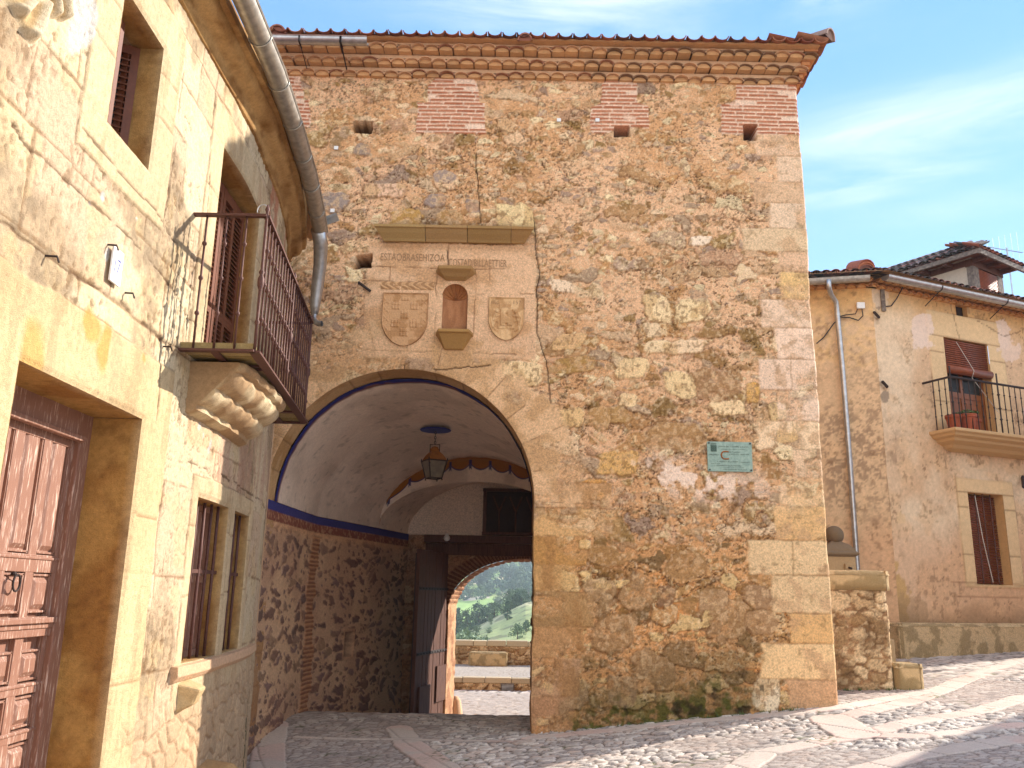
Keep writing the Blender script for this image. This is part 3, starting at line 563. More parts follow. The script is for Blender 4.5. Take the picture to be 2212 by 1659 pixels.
# passage walls, vaults, painted swag
def xl(y): return np.interp(y, [p[1] for p in PW], [p[0] for p in PW])
def xr(y): return np.interp(y, [10.6, 11.05, 11.3, 13, 17.0], [.30, .30, .40, .62, 1.35])
P_IN = [C('#8c6454', .7), C('#7d5850', .7), C('#a07c68', .7), C('#6d4f4a', .7), C('#a88468', .7), C('#846460', .7)]
def passage_wall(left):
    ys = np.arange(11.04 if not left else 10.62, 16.92, .018); zs = np.arange(-1.2, ZS + .001, .018); Y, Z = np.meshgrid(ys, zs)
    w1 = fbm(Y * 3, Z * 3, 600) - .5; w2 = fbm(Y * 3, Z * 3, 620) - .5; nl = fbm(Y * .9, Z * .9, 630); nm = fbm(Y * 5, Z * 5, 631); nh_ = fbm(Y * 24, Z * 24, 632, 3)
    col = np.tile(C('#d8b08c', .86), Y.shape + (1,)); col = mixc(col, C('#c49a7c', .84), sstep(.42, .6, nl) * .8); h = .03 * (nl - .5) + .012 * (nm - .5) + .01 * (nh_ - .5)
    for (a, b, pr, amp, sd) in ((.10, .055, .24, .008, 640), (.27, .13, .42, .018, 641)):
        f1, f2, cid, _, _ = voro((Y + w1 * a * 2) / a, (Z + w2 * b * 2) / b, sd); e = f2 - f1 + (nh_ - .5) * .12
        st = sstep(.16, .25, e) * (((cid * 31.7) % 1) < pr); c = pal(cid, P_IN) * (.85 + .4 * ((cid * 57.1) % 1))[..., None]; col = mixc(col, c, st * .85); h = h + st * amp
    # ragged brick pier where the wall turns
    yc = 13.15 + .05 * np.sin(Z * 3); hw = .17 + .05 * ((np.floor(Z / .22) % 2)); m = sstep(hw + .02, hw - .02, np.abs(Y - yc) + (nm - .5) * .06) * (Z < 2.45)
    fz = (Z / .062 + .3 * nm) % 1.0; br = sstep(.2, .32, fz) * sstep(.95, .8, fz); c = mixc(np.tile(C('#c79268'), Y.shape + (1,)), C('#8a5038', .7), br * .8); col = mixc(col, c, m * .9); h = lerp(h, .015 + .016 * br, m)
    top = sstep(2.35, 2.5, Z + (nm - .5) * .1); col = mixc(col, C('#d6a67c'), top * .8)
    if left:   # small square cupboard hole in the wall
        hy, hz = 14.55, .82; hm = sstep(.16, .15, np.abs(Y - hy)) * sstep(.19, .18, np.abs(Z - hz)); h = lerp(h, -.3, hm); col = mixc(col, C('#3c2a22', .4), hm)
        fr = sstep(.22, .2, np.abs(Y - hy)) * sstep(.25, .23, np.abs(Z - hz)) * (1 - hm); col = mixc(col, C('#c99c78'), fr * .7); h = lerp(h, .02, fr)
    bandb = sstep(ZS - .135, ZS - .128, Z + .01 * (nm - .5)); bandr = sstep(ZS - .26, ZS - .25, Z + .02 * (nm - .5)) * (1 - bandb)
    col = mixc(col, srgb('#9a3f38', .5), bandr * (.85 - .4 * (nh_ > .6))); col = mixc(col, srgb('#2b3a9c', .55), bandb * .95); h = lerp(h, .012, np.maximum(bandb, bandr))
    if left: X = xl(Y) + h
    else: X = xr(Y) - h
    TP(grid_mesh('passage_wall', np.stack([X, Y, Z], -1), col, M_rubble, flip=left))
passage_wall(True); passage_wall(False)
def vault(y0, y1, rise0, rise1, name, n=150, m=90):
    t = np.linspace(0, math.pi, n); y = np.linspace(y0, y1, m); T, Y = np.meshgrid(t, y); L_ = xl(Y); R_ = xr(Y); c = (L_ + R_) / 2; a = (R_ - L_) / 2; b = np.interp(Y, [y0, y1], [rise0, rise1])
    nl = fbm(T * 2.6, Y * 1.3, 700); nm = fbm(T * 9, Y * 5, 701); k = 1 - .03 * (nl - .5) - .012 * (nm - .5)
    # the first stretch still follows the round stone ring
    if y0 < 11.2: s = sstep(11.05, 11.5, Y); a = lerp(RA - .012, a, s); c = lerp(CX, c, s)
    X = c + a * np.cos(T) * k; Z = ZS + b * np.sin(T) * k - .0
    col = np.tile(C('#f0dccb', .95), T.shape + (1,)); col = mixc(col, C('#c9b3a2', .85), sstep(.42, .66, nl) * .45); col = mixc(col, C('#8f7562', .6), sstep(.68, .75, fbm(T * 14, Y * 9, 705)) * .35)
    if y0 < 11.2:
        wv = (fbm(T * 9, T * 0, 710) - .5) * .02
        rd = sstep(.17, .165, Y - y0 + wv); bl = sstep(.105, .10, Y - y0 + wv); col = mixc(col, srgb('#8e3330', .5), rd * .9); col = mixc(col, srgb('#27369a', .55), bl * .95)
    TP(grid_mesh(name, np.stack([X, Y, Z], -1), col, M_vault, flip=True))
vault(11.04, 15.5, 1.64, 1.30, 'vault'); vault(15.5, 16.9, .86, 1.02, 'vault')
def diaphragm():
    y = 15.5; L_, R_ = float(xl(y)), float(xr(y)); c = (L_ + R_) / 2; a = (R_ - L_) / 2; t = np.linspace(0, math.pi, 420); s = np.linspace(0, 1, 46); T, S = np.meshgrid(t, s)
    Zo = 1.30 * np.sin(T); Zi = .86 * np.sin(T); X = c + (a + .01) * np.cos(T); Z = ZS + lerp(Zi, Zo + .01, S); dist = (Z - ZS - Zi); full = (Zo - Zi)
    col = np.tile(C('#efdccb', .92), T.shape + (1,)); col = mixc(col, C('#b9a190', .7), sstep(.45, .62, fbm(X * 3, Z * 3, 720)) * .4)
    L = (c + a - X); p = (L / .36) % 1.0; sag = .085 + .13 * (1 - np.abs(np.sin(p * math.pi)) ** .6); top = full
    dtop = full - dist; lim = full * .92 - sag * 0 - (.07 + .0) ; edge = (.10 + .12 * np.abs(np.sin(p * math.pi)) ** .7) * np.clip(full / .40, .3, 1)
    org = sstep(edge + .006, edge - .006, dtop); bl = sstep(.016, .008, np.abs(dtop - edge)); tas = sstep(.028, .018, np.abs(p - .0) * .36) + sstep(.028, .018, np.abs(p - 1) * .36); tas = tas * sstep(edge + .09, edge + .085, dtop) * sstep(.04, .05, dtop)
    band = (np.abs(np.cos(T)) < .93); col = mixc(col, C('#c07a30', .62), org * band); col = mixc(col, srgb('#2a3388', .5), np.clip(bl + tas, 0, 1) * band * .92)
    TP(grid_mesh('painted_swag', np.stack([X, y + .003 * np.sin(X * 9), Z], -1), col, M_vault, flip=False))
diaphragm()
# end wall with the outer gate arch
GX, GA, GB, GZ = .35, 1.40, .90, 1.36
def jx(y): return lerp(-1.13, -1.02, (y - 16.9) / 1.0)
def end_wall():
    s = .02; xs = np.arange(-2.1, 1.6, s); zs = np.arange(-1.1, 4.0, s); X, Z = np.meshgrid(xs, zs); a = GX + 1.13
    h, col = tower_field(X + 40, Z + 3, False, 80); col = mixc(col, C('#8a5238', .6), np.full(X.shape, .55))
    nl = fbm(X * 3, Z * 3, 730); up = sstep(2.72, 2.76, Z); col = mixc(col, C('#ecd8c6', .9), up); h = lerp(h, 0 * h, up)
    b = GB + .06; q = np.sqrt(((X - GX) / a) ** 2 + (np.clip(Z - GZ, 0, 9) / b) ** 2)
    ar = np.degrees(np.arctan2(Z - GZ, X - GX)) / 3.0; fr = ar % 1; ring = (Z > GZ) * sstep(1.24, 1.2, q); bb = sstep(.12, .25, fr) * sstep(.95, .8, fr); col = mixc(col, mixc(np.tile(C('#b98a64', .7), X.shape + (1,)), C('#7c4430', .6), bb), ring * .9)
    ins = q < 1 - .008; keep = ~(ins[:-1, :-1] | ins[1:, :-1] | ins[:-1, 1:] | ins[1:, 1:])
    k = (np.abs(q - 1) < .03) & (Z > GZ); sc = np.where(k, 1 / np.maximum(q, .01), 1); X2 = np.where(k, GX + (X - GX) * sc, X); Z2 = np.where(k, GZ + (Z - GZ) * sc, Z)
    h = np.where(k, 0, h)
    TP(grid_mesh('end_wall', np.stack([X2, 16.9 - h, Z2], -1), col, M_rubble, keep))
    # reveal of the gate: jambs and brick arch
    t = np.concatenate([np.linspace(-2.4, 0, 90), np.linspace(0, math.pi, 240)[1:], math.pi + np.linspace(0, 2.4, 60)[1:]]); d = np.linspace(0, .62, 30); T, D = np.meshgrid(t, d)
    an = np.clip(T, 0, math.pi); aa = a - .21 * D; bb_ = GB + .06 - .04 * D
    X = GX - aa * np.cos(an); Z = GZ + bb_ * np.sin(an); Z = np.where(T < 0, GZ + T, np.where(T > math.pi, GZ - (T - math.pi), Z))
    nm = fbm(T * 6, D * 5, 740); hh = .05 * (nm - .5) + .02 * (fbm(T * 20, D * 14, 741) - .5); hh *= sstep(0, .05, D)
    col = np.tile(C('#d9ab84', .8), T.shape + (1,)); col = mixc(col, C('#a56a4c', .7), sstep(.45, .6, nm) * .6); fr = (T * 11) % 1; bb = sstep(.1, .25, fr) * sstep(.95, .8, fr) * (T > .1); col = mixc(col, C('#8f5238', .7), bb * .6); hh += .012 * bb
    P = np.stack([X + np.cos(an) * hh, 16.9 + D, Z - np.sin(an) * hh], -1); TP(grid_mesh('gate_reveal', P, col, M_rubble))
end_wall()
def passage_parts():
    # timber lintel beam across the end wall and the dark boarded shrine above it
    b = MB(); b.box((-.25, 16.82, 2.66), (2.75, .16, .14)); b.box((-.25, 16.86, 2.47), (2.7, .06, .22)); TP(b.build('beam', M_oldwood, bevel=.006))
    b = MB(); b.box((.10, 16.84, 2.78), (1.25, .12, .06)); b.box((.10, 16.84, 3.62), (1.25, .1, .06)); b.box((-.48, 16.84, 3.2), (.07, .1, .9)); b.box((.70, 16.84, 3.2), (.07, .1, .9)); fr = TP(b.build('shrine_frame', M_oldwood, bevel=.005))
    b = MB(); b.box((.11, 16.885, 3.2), (1.12, .02, .8)); TP(b.build('shrine_recess', M_dark))
    b = MB()
    for x in (-.2, .12, .44): b.tube([(x, 16.85, 2.81), (x, 16.85, 3.2), (x + .12, 16.85, 3.5)], .02, 6); b.tube([(x, 16.85, 3.2), (x - .12, 16.85, 3.5)], .02, 6)
    TP(b.build('shrine_tracery', M_oldwood))
    # the open door leaf
    leaf_root = Vector((-1.17, 16.96, 0)); end = Vector((-1.58, 15.36, 0)); dv = (end - leaf_root); wid = dv.length; dv.normalize(); nn = Vector((-dv.y, dv.x, 0))
    if nn.x < 0: nn = -nn
    M = Matrix((( dv.x, nn.x, 0), (dv.y, nn.y, 0), (0, 0, 1)))
    b = MB(); rnd = random.Random(3); n = 9
    for i in range(n):
        w = wid / n; b.box(leaf_root + dv * (w * (i + .5)) + Vector((0, 0, .93 + rnd.uniform(-.01, .01))), (w * .93, .05 + rnd.uniform(0, .012), 2.92), M)
    leaf = TP(b.build('door_leaf', M_oldwood, bevel=.005))
    b = MB(); b.box(leaf_root + dv * wid * .5 - nn * .04 + Vector((0, 0, .9)), (wid * .98, .03, 2.85), M)
    for z in (1.72, .62): b.box(leaf_root + dv * wid * .5 + nn * .036 + Vector((0, 0, z)), (wid * .95, .012, .05), M)
    g = b.build('hinge_strap', M_darkiron, tower); g.parent = leaf; g.matrix_parent_inverse = Matrix.Identity(4)
    for z in (1.72, .62):
        for i in range(11): b = MB(); p = leaf_root + dv * (wid * (i + .5) / 11) + nn * .045 + Vector((0, 0, z)); b.lathe(p, [(.016, -.012), (.018, 0), (.01, .012)], 6); g = b.build('nail_stud', M_darkiron); g.parent = leaf; g.matrix_parent_inverse = Matrix.Identity(4)
    b = MB(); b.box(leaf_root + dv * wid * .72 + nn * .05 + Vector((0, 0, -.17)), (wid * .34, .03, .5), M); g = b.build('patch_board', M_oldwood); g.parent = leaf; g.matrix_parent_inverse = Matrix.Identity(4)
    b = MB(); b.box(leaf_root + dv * wid * .2 + nn * .05 + Vector((0, 0, .05)), (wid * .3, .03, .62), M)
    g = b.build('patch_board', M_oldwood); g.parent = leaf; g.matrix_parent_inverse = Matrix.Identity(4)
    # stone guard at the foot of the gate jamb
    b = MB(); b.lathe((-.97, 17.62, -.78), [(.15, 0), (.14, .2), (.10, .42), (.04, .5)], 10); b.cur = tuple(C('#d9b294'))
    b.c = [b.cur] * len(b.v); o = b.build('guard_stone', M_carve, smooth=True, colors=True); tag(o, 'small conical guard stone at the foot of the far gate jamb', 'guard stone')
passage_parts()
# shell niche
def niche():
    nx_, nh, nb, ns = NICHE; dep = .19
    b = MB(); zs = np.linspace(nb, ns, 8); n = 20
    t = np.linspace(0, math.pi, n + 1)
    A_, Z_ = np.meshgrid(t, np.linspace(nb - .02, ns, 16)); X = nx_ + nh * np.cos(A_); Y = YT - .012 + .0 + dep * np.sin(A_)
    col = np.tile(C('#c08c66'), X.shape + (1,)); st = sstep(5.08, 4.92, Z_ + .06 * (fbm(X * 9, Z_ * 9, 750))); col = mixc(col, C('#5c4a4a', .5), st * .7); col = mixc(col, C('#9c6a48'), sstep(.5, .62, fbm(A_ * 3, Z_ * 4, 751)) * .5)
    body = TP(grid_mesh('niche', np.stack([X, Y, Z_], -1), col, M_carve, flip=True))
    t2 = np.linspace(0, math.pi, 241); ph = np.linspace(0, math.pi / 2, 30); A2, P2 = np.meshgrid(t2, ph)
    # scallop half dome: rim semicircle in the wall plane, ribs fanning from the base
    flute = .10 * np.abs(np.sin(A2 * 8)) * np.sin(P2 + .15)
    rr = nh * np.cos(P2) ; X = nx_ + nh * np.cos(A2) * (1 - P2 / (math.pi / 2)) ** .6; Z = ns + nh * np.sin(A2) * (1 - P2 / (math.pi / 2)) ** .6
    rad = (1 - P2 / (math.pi / 2)) ** .6; Y = YT - .012 + dep * np.sqrt(np.clip(1 - rad ** 2, 0, 1)) - flute * .16
    col = np.tile(C('#b07a50'), X.shape + (1,)); col = mixc(col, C('#7c4f30', .7), sstep(.35, .0, np.abs(np.sin(A2 * 8))) * .6)
    g = grid_mesh('shell_head', np.stack([X, Y, Z], -1), col, M_carve, flip=True); g.parent = body
    # sill bracket below and moulded hood above
    def bracket(name, xc, half, z0, prof, colr):
        bb = MB(); bb.cur = tuple(C(colr)); rings = []
        for (out, z, hw) in prof: rings.append([(xc - hw, YT - .0, z), (xc - hw + out * .25, YT - out, z), (xc + hw - out * .25, YT - out, z), (xc + hw, YT - .0, z)])
        vs = [p for r in rings for p in r]; fs = []
        for i in range(len(rings) - 1):
            for k in range(3): fs.append((i * 4 + k, i * 4 + k + 1, (i + 1) * 4 + k + 1, (i + 1) * 4 + k))
        fs.append((0, 1, 2, 3)); k = (len(rings) - 1) * 4; fs.append((k + 3, k + 2, k + 1, k)); bb.add(vs, fs); return TP(bb.build(name, M_carve, bevel=.006, colors=True))
    bracket('niche_sill', nx_ + .01, .25, 4.9, [(.20, 4.89, .245), (.20, 4.85, .245), (.17, 4.84, .23), (.05, 4.67, .13), (.03, 4.66, .12)], '#a98350')
    bracket('niche_hood', nx_ - .0, .26, 5.6, [(.20, 5.74, .265), (.19, 5.70, .26), (.13, 5.665, .22), (.09, 5.63, .17), (.03, 5.60, .13)], '#a88558')
    # moulding (dripstone) over the panel, mitred ends, in four lengths
    path = [-1.84, -1.17, -.62, -.05, .25]
    for i in range(4):
        x0, x1 = path[i] + .003, path[i + 1] - .003; bb = MB(); bb.cur = tuple(C(['#a88a5c', '#a5845a', '#9c7c50', '#a07c50'][i]))
        prof = [(.0, 6.33), (.19, 6.30), (.19, 6.265), (.165, 6.255), (.13, 6.21), (.07, 6.15), (.05, 6.12), (.0, 6.12)]
        vs = []
        for (xe, mit) in ((x0, i == 0), (x1, i == 3)):
            for (o, z) in prof: vs.append((xe + (o * .0 if not mit else (o - .19) * (-1 if xe == x0 else 1) * .8), YT - o, z))
        m = len(prof); fs = [(k, k + 1, m + k + 1, m + k) for k in range(m - 1)] + [tuple(range(m)), tuple(range(2 * m - 1, m - 1, -1))]
        bb.add(vs, fs); TP(bb.build('dripstone', M_carve, bevel=.004, colors=True))
niche()
def carving(name, xc, zt, w, hgt, charges, seed, basec):
    """a coat of arms in low relief"""
    s = .0045; xs = np.arange(-w / 2 - .02, w / 2 + .02, s); zs = np.arange(-hgt - .03, .03, s); X, Z = np.meshgrid(xs, zs)
    v = -Z / hgt; half = np.where(v < .55, w / 2, w / 2 * np.sqrt(np.clip(1 - ((v - .55) / .45) ** 1.7, 0, 1))); ed = half - np.abs(X); ed = np.minimum(ed, -Z)
    inside = ed > 0; h = .038 * sstep(0, .014, ed); h = h - .022 * sstep(.014, .022, ed) + .0 * X
    h = h + 1.25 * charges(X, Z, w, hgt) * sstep(.02, .03, ed); h = h + .003 * (fbm(X * 60, Z * 60, seed) - .5)
    col = np.tile(C(basec), X.shape + (1,)); col = mixc(col, C('#a87a4e'), sstep(.48, .62, fbm(X * 9, Z * 9, seed + 1)) * .6); col = mixc(col, C('#8a5c36', .65), sstep(.012, .0, np.abs(ed - .004)) * .5)
    keep = inside[:-1, :-1] & inside[1:, 1:]
    o = grid_mesh(name, np.stack([X + xc, YT - .012 - h, Z + zt], -1), col, M_carve, keep); return TP(o)
def ch_checks(X, Z, w, hgt):
    a = (X / w + .5) * 5; b = -Z / hgt * 6; ia, ib = np.floor(a), np.floor(b); f, g_ = a - ia, b - ib; on = ((ia + ib) % 2 == 0) & (np.abs(a - 2.5) < 1.6) & (b > .6) & (b < 5)
    r = .009 * on * sstep(.04, .12, f) * sstep(.96, .88, f) * sstep(.05, .14, g_) * sstep(.95, .86, g_)
    for k in (.33, .66): r = r - .006 * on * (np.abs(f - k) < .05)
    r = r - .006 * on * (np.abs(g_ - .5) < .05)
    bx = (np.abs(a - 2.5) > 1.75); dd = np.minimum(np.abs(((a * 1 + b) % 1) - .5), np.abs(((a - b) % 1) - .5)); return r + .006 * bx * (dd < .12)
def ch_castle(X, Z, w, hgt):
    x = X / w; z = -Z / hgt; r = np.zeros(X.shape)
    r += .014 * ((np.abs(x) < .15) & (z > .30) & (z < .66)); r += .014 * ((np.abs(x) < .19) & (z > .24) & (z < .30)); r += .012 * ((np.abs(x) < .19) & (z > .17) & (z < .24) & ((np.abs(((x + .19) / .076) % 2 - .5) < .5)))
    r += .010 * ((np.abs(x) < .23) & (z > .58) & (z < .74)); r -= .016 * ((np.abs(x) < .035) & (z > .62) & (z < .74)); r -= .012 * ((np.abs(x) < .03) & (z > .38) & (z < .46))
    for s in (-1, 1):   # two climbing beasts facing the tower
        pts = [(s * .38, .80), (s * .36, .62), (s * .32, .48), (s * .27, .36)]; d = seg_dist(x, z, pts); r += .014 * sstep(.055, .03, d)
        d = np.hypot(x - s * .25, (z - .33)); r += .014 * sstep(.06, .045, d)
        for a_, b_ in (((s * .33, .46), (s * .2, .44)), ((s * .35, .55), (s * .22, .56)), ((s * .36, .7), (s * .24, .78)), ((s * .38, .66), (s * .44, .40))): r += .010 * sstep(.028, .014, seg_dist(x, z, [a_, b_]))
    return r + .004 * (z > .78) * np.sin(x * 40)
carving('coat_of_arms', -1.395, 5.42, .60, .72, ch_checks, 760, '#cda27a')
carving('coat_of_arms', -.09, 5.385, .47, .585, ch_castle, 770, '#dab58a')
def carved_strip():
    s = .005; xs = np.arange(-1.73, -1.03, s); zs = np.arange(5.46, 5.57, s); X, Z = np.meshgrid(xs, zs)
    f = np.sin(X * 62 + 3 * np.sin(Z * 40)) ; h = .012 + .012 * sstep(-.2, .5, f) * sstep(5.46, 5.475, Z) * sstep(5.57, 5.55, Z) * (fbm(X * 16, Z * 20, 780) > .4)
    col = np.tile(C('#cfa57c'), X.shape + (1,)); col = mixc(col, C('#8a5c38', .7), sstep(.1, -.6, f) * .5); TP(grid_mesh('carved_frieze', np.stack([X, YT - h - .004, Z], -1), col, M_carve))
carved_strip()
def TT(name, txt, x0, x1, z0, h, y=YT - .021): TP(text_part(name, txt, M_grooveshade, None, (x0, y, z0), (1, 0, 0), (0, 0, 1), x1 - x0, h, .0))
TT('inscription', 'ESTAOBRASEHIZOA', -1.75, -.91, 5.86, .10); TT('inscription', 'COSTADIBILLAETTIER', -.86, -.10, 5.80, .10)
TT('inscription', 'AÑO', -.295, -.185, 5.285, .05, YT - .032); TT('inscription', '157', .0, .10, 5.285, .05, YT - .032)
b = MB(); p0 = at_y(775, 610, YT - .04); p1 = at_y(800, 629, YT - .05); b.tube([p0 + Vector((0, .08, 0)), p0, p1], .018, 8); TP(b.build('iron_bar', M_darkiron))
for (px, py) in ((727, 322), (719, 457), (1290, 262), (1207, 262)):
    p = at_y(px, py, YT); b = MB(); b.box((p.x, YT - .03, p.z), (.055, .02, .05)); TP(b.build('survey_mark', M_white, bevel=.003))

# eaves: three rows of corbelled tiles, the tile edge and the roof
def corbel_rows():
    pitch = .19; rnd = random.Random(8)
    for ri, (z, out) in enumerate(((8.56, .10), (8.68, .22), (8.80, .36))):
        b = MB(); mort = MB(); mort.cur = tuple(C('#dfae80'))
        z0 = z; xs = np.arange(-4.4, XR + out * .5, pitch)
        n = len(xs)
        for i, x in enumerate(xs):
            xc = x + (ri % 2) * pitch * .5 + rnd.uniform(-.008, .008); zz = z0 + rnd.uniform(-.012, .012); o2 = out + rnd.uniform(-.025, .02)
            if xc > XR + out * .55 - .04: continue
            hue = rnd.random(); b.cur = tuple(C('#cda07a') * (.8 + .3 * hue)) if hue > .3 else tuple(C('#b07a5c') * (.75 + .5 * hue))
            if xc > 1.0 and rnd.random() < .5: b.cur = tuple(C('#8f6e54') * (.8 + .4 * hue))
            R = pitch * .56; m = 9; vs = []; fs = []
            for (rad, yy) in ((R, YT - o2), (R - .016, YT - o2), (R, YT + .02), (R - .016, YT + .02)):
                for k in range(m + 1): a = math.pi * k / m; vs.append((xc + rad * math.cos(a), yy, zz + rad * .62 * math.sin(a) - (yy - YT + o2) * -.05))
            w = m + 1
            for k in range(m): fs += [(k, k + 1, w + k + 1, w + k), (k, 2 * w + k, 2 * w + k + 1, k + 1), (w + k, w + k + 1, 3 * w + k + 1, 3 * w + k)]
            b.add(vs, fs)
            # mortar that fills the hollow, set back and lumpy
            yb = YT - o2 + .035 + rnd.uniform(0, .03); mort.cur = tuple(C('#d9a878') * rnd.uniform(.85, 1.1)); vs = [(xc, yb + .01, zz)] + [(xc + (R - .017) * math.cos(math.pi * k / m), yb, zz + (R - .017) * .62 * math.sin(math.pi * k / m)) for k in range(w)]
            vs += [(v[0], YT + .02, v[2]) for v in vs]
            fs = [(0, k + 1, k + 2) for k in range(m)] + [(0, w + 1, w + 2, 1), (0, w, 2 * w + 1, w + 1)]
            mort.add(vs, fs)
        mort.cur = tuple(C('#d8b08c'))
        mort.box(((-4.6 + XR + out * .5) / 2 - .05, YT - out / 2 + .03, z + .085), (XR + out * .5 + 4.5, out + .0, .05))
        TP(b.build('corbel_tiles', M_tile, smooth=True, colors=True, auto=True)); TP(mort.build('eave_mortar', M_plaster, colors=True))
        # return along the right side
        out *= .5
        b = MB(); mort = MB(); mort.cur = tuple(C('#c98a5c'))
        for j in range(37):
            yc = YT + .12 - out * 1.6 + j * pitch; b.cur = tuple(C('#c98a64') * rnd.uniform(.8, 1.15)); R = pitch * .56; m = 7; vs = []; fs = []; w = m + 1
            for (rad, xx) in ((R, XR + out), (R - .016, XR + out), (R, XR - .02), (R - .016, XR - .02)):
                for k in range(w): a = math.pi * k / m; vs.append((xx, yc + rad * math.cos(a), z + rad * .62 * math.sin(a)))
            for k in range(m): fs += [(k, k + 1, w + k + 1, w + k), (k, 2 * w + k, 2 * w + k + 1, k + 1), (w + k, w + k + 1, 3 * w + k + 1, 3 * w + k)]
            b.add(vs, fs); mort.box((XR + out / 2 - .02, yc, z + .02), (out, pitch * .8, .05))
        mort.box((XR + out / 2, YT + 3.5 - out * 2, z + .085), (out, 7, .05))
        TP(b.build('corbel_tiles', M_tile, smooth=True, colors=True, auto=True)); TP(mort.build('eave_mortar', M_plaster, colors=True))
corbel_rows()
def tile_rows(o, e, u, ncol, nrow, pitch=.19, ln=.42, palette=('#96583f', '#80493a', '#a87054', '#6f463a'), seed=1, cover=True, clip=None, lich=.0, lift=.0):
    """clay barrel tiles laid from eave point o along e, climbing along u"""
    rnd = random.Random(seed); b = MB(); e = Vector(e).normalized(); u = Vector(u).normalized(); nrm = e.cross(u).normalized()
    if nrm.z < 0: nrm = -nrm
    for c in range(ncol):
        for r in range(nrow):
            for kind in ((0, 1) if cover else (0,)):
                p = Vector(o) + e * (pitch * (c + .5 * kind) + rnd.uniform(-.008, .008)) + u * (r * ln * .82 + rnd.uniform(-.012, .012) + (.05 if kind else 0)) + nrm * (.035 * kind + rnd.uniform(-.004, .004))
                if clip and not clip(p): continue
                q = palette[rnd.randrange(len(palette))]; b.cur = tuple(C(q) * rnd.uniform(.75, 1.15)) if rnd.random() > lich else tuple(C('#6d645c', .6) * rnd.uniform(.7, 1.3))
                R = pitch * (.50 if kind == 0 else .46); m = 6; vs = []; fs = []; w = m + 1; sg = -1 if kind == 0 else 1
                for (rad, t, lf) in ((R, 0, .012), (R - .014, 0, .012), (R * .9, ln, -.008), (R * .9 - .014, ln, -.008)):
                    for k in range(w):
                        a = math.pi * k / m; vs.append(p + e * (rad * math.cos(a)) + nrm * (sg * rad * .6 * math.sin(a) + lf * 1.2 + (R * .55 if kind == 0 else 0)) + u * t)
                for k in range(m): fs += [(k, k + 1, w + k + 1, w + k), (k, 2 * w + k, 2 * w + k + 1, k + 1), (w + k, w + k + 1, 3 * w + k + 1, 3 * w + k)]
                b.add(vs, fs)
    return b
sl = math.tan(math.radians(17))
rp = (XR + .24, YT - .50, 8.87)
def clipf(p): return (p.x - rp[0]) < -(p.y - rp[1]) * .98 + .12 or True
b = tile_rows((-4.5, YT - .52, 8.87), (1, 0, 0), (0, 1, sl), 47, 9, clip=lambda p: p.x < rp[0] - max(0, (p.y - rp[1])) * .9 + .05, seed=5, cover=False)
roof = TP(b.build('roof', M_tile, smooth=True, auto=True))
b = tile_rows((rp[0] + .02, YT - .45, 8.87), (0, 1, 0), (-1, 0, sl), 42, 7, clip=lambda p: (p.y - rp[1]) > (rp[0] - p.x) * .9 - .05, seed=6, cover=False)
g = b.build('roof_tiles', M_tile, smooth=True, auto=True); g.parent = roof
b = MB(); b.cur = tuple(C('#c9976a')); b.box(((-4.6 + XR + .18) / 2, YT - .16, 8.90), (XR + .18 + 4.6, .56, .03)); b.box((XR + .08, YT + 3.6, 8.90), (.26, 7.2, .03))
b.add([(-9, YT - .45, 8.93), (rp[0] - .05, YT - .45, 8.93), (rp[0] - 3.9, YT + 3.6, 10.2), (-9, YT + 3.6, 10.2), (rp[0] - .05, 18.4, 8.93), (-9, 18.4, 8.93)], [(0, 1, 2, 3), (1, 4, 2), (4, 5, 3, 2)])
g = b.build('roof_deck', M_plaster, colors=True); g.parent = roof
rnd = random.Random(4)
def ridge_tile(p, d, R, col, ln=.45):
    d = Vector(d).normalized(); s = d.cross(Vector((0, 0, 1))).normalized(); n = s.cross(d); b = MB(); b.cur = tuple(C(col)); m = 8; w = m + 1; vs = []; fs = []
    for (rad, t) in ((R, 0), (R - .02, 0), (R * .85, ln), (R * .85 - .02, ln)):
        for k in range(w): a = math.pi * k / m; vs.append(Vector(p) + s * rad * math.cos(a) + n * rad * math.sin(a) + d * t)
    for k in range(m): fs += [(k, k + 1, w + k + 1, w + k), (k, 2 * w + k, 2 * w + k + 1, k + 1), (w + k, w + k + 1, 3 * w + k + 1, 3 * w + k)]
    b.add(vs, fs); vs = [Vector(p) + d * .03] + [Vector(p) + s * (R - .02) * math.cos(math.pi * k / m) + n * (R - .02) * math.sin(math.pi * k / m) + d * .03 for k in range(w)]
    b.add(vs, [(0, k + 1, k + 2) for k in range(m)]); return b
for (X_, Y_, R_) in ((598, 66, .125), (1134, 80, .10)):
    p = at_y(X_, Y_ + 6, YT - .50); g = ridge_tile(p, (0.05, 1, .3), R_, '#a06a58').build('ridge_tile', M_tile, smooth=True, auto=True); g.parent = roof
p = Vector((rp[0] + .06, rp[1] - .03, 8.95)); g = ridge_tile(p, (-.72, .72, .18), .13, '#9a8074', .6).build('ridge_tile', M_tile, smooth=True, auto=True); g.parent = roof
roof_children = [o for o in bpy.data.objects if o.parent == roof]
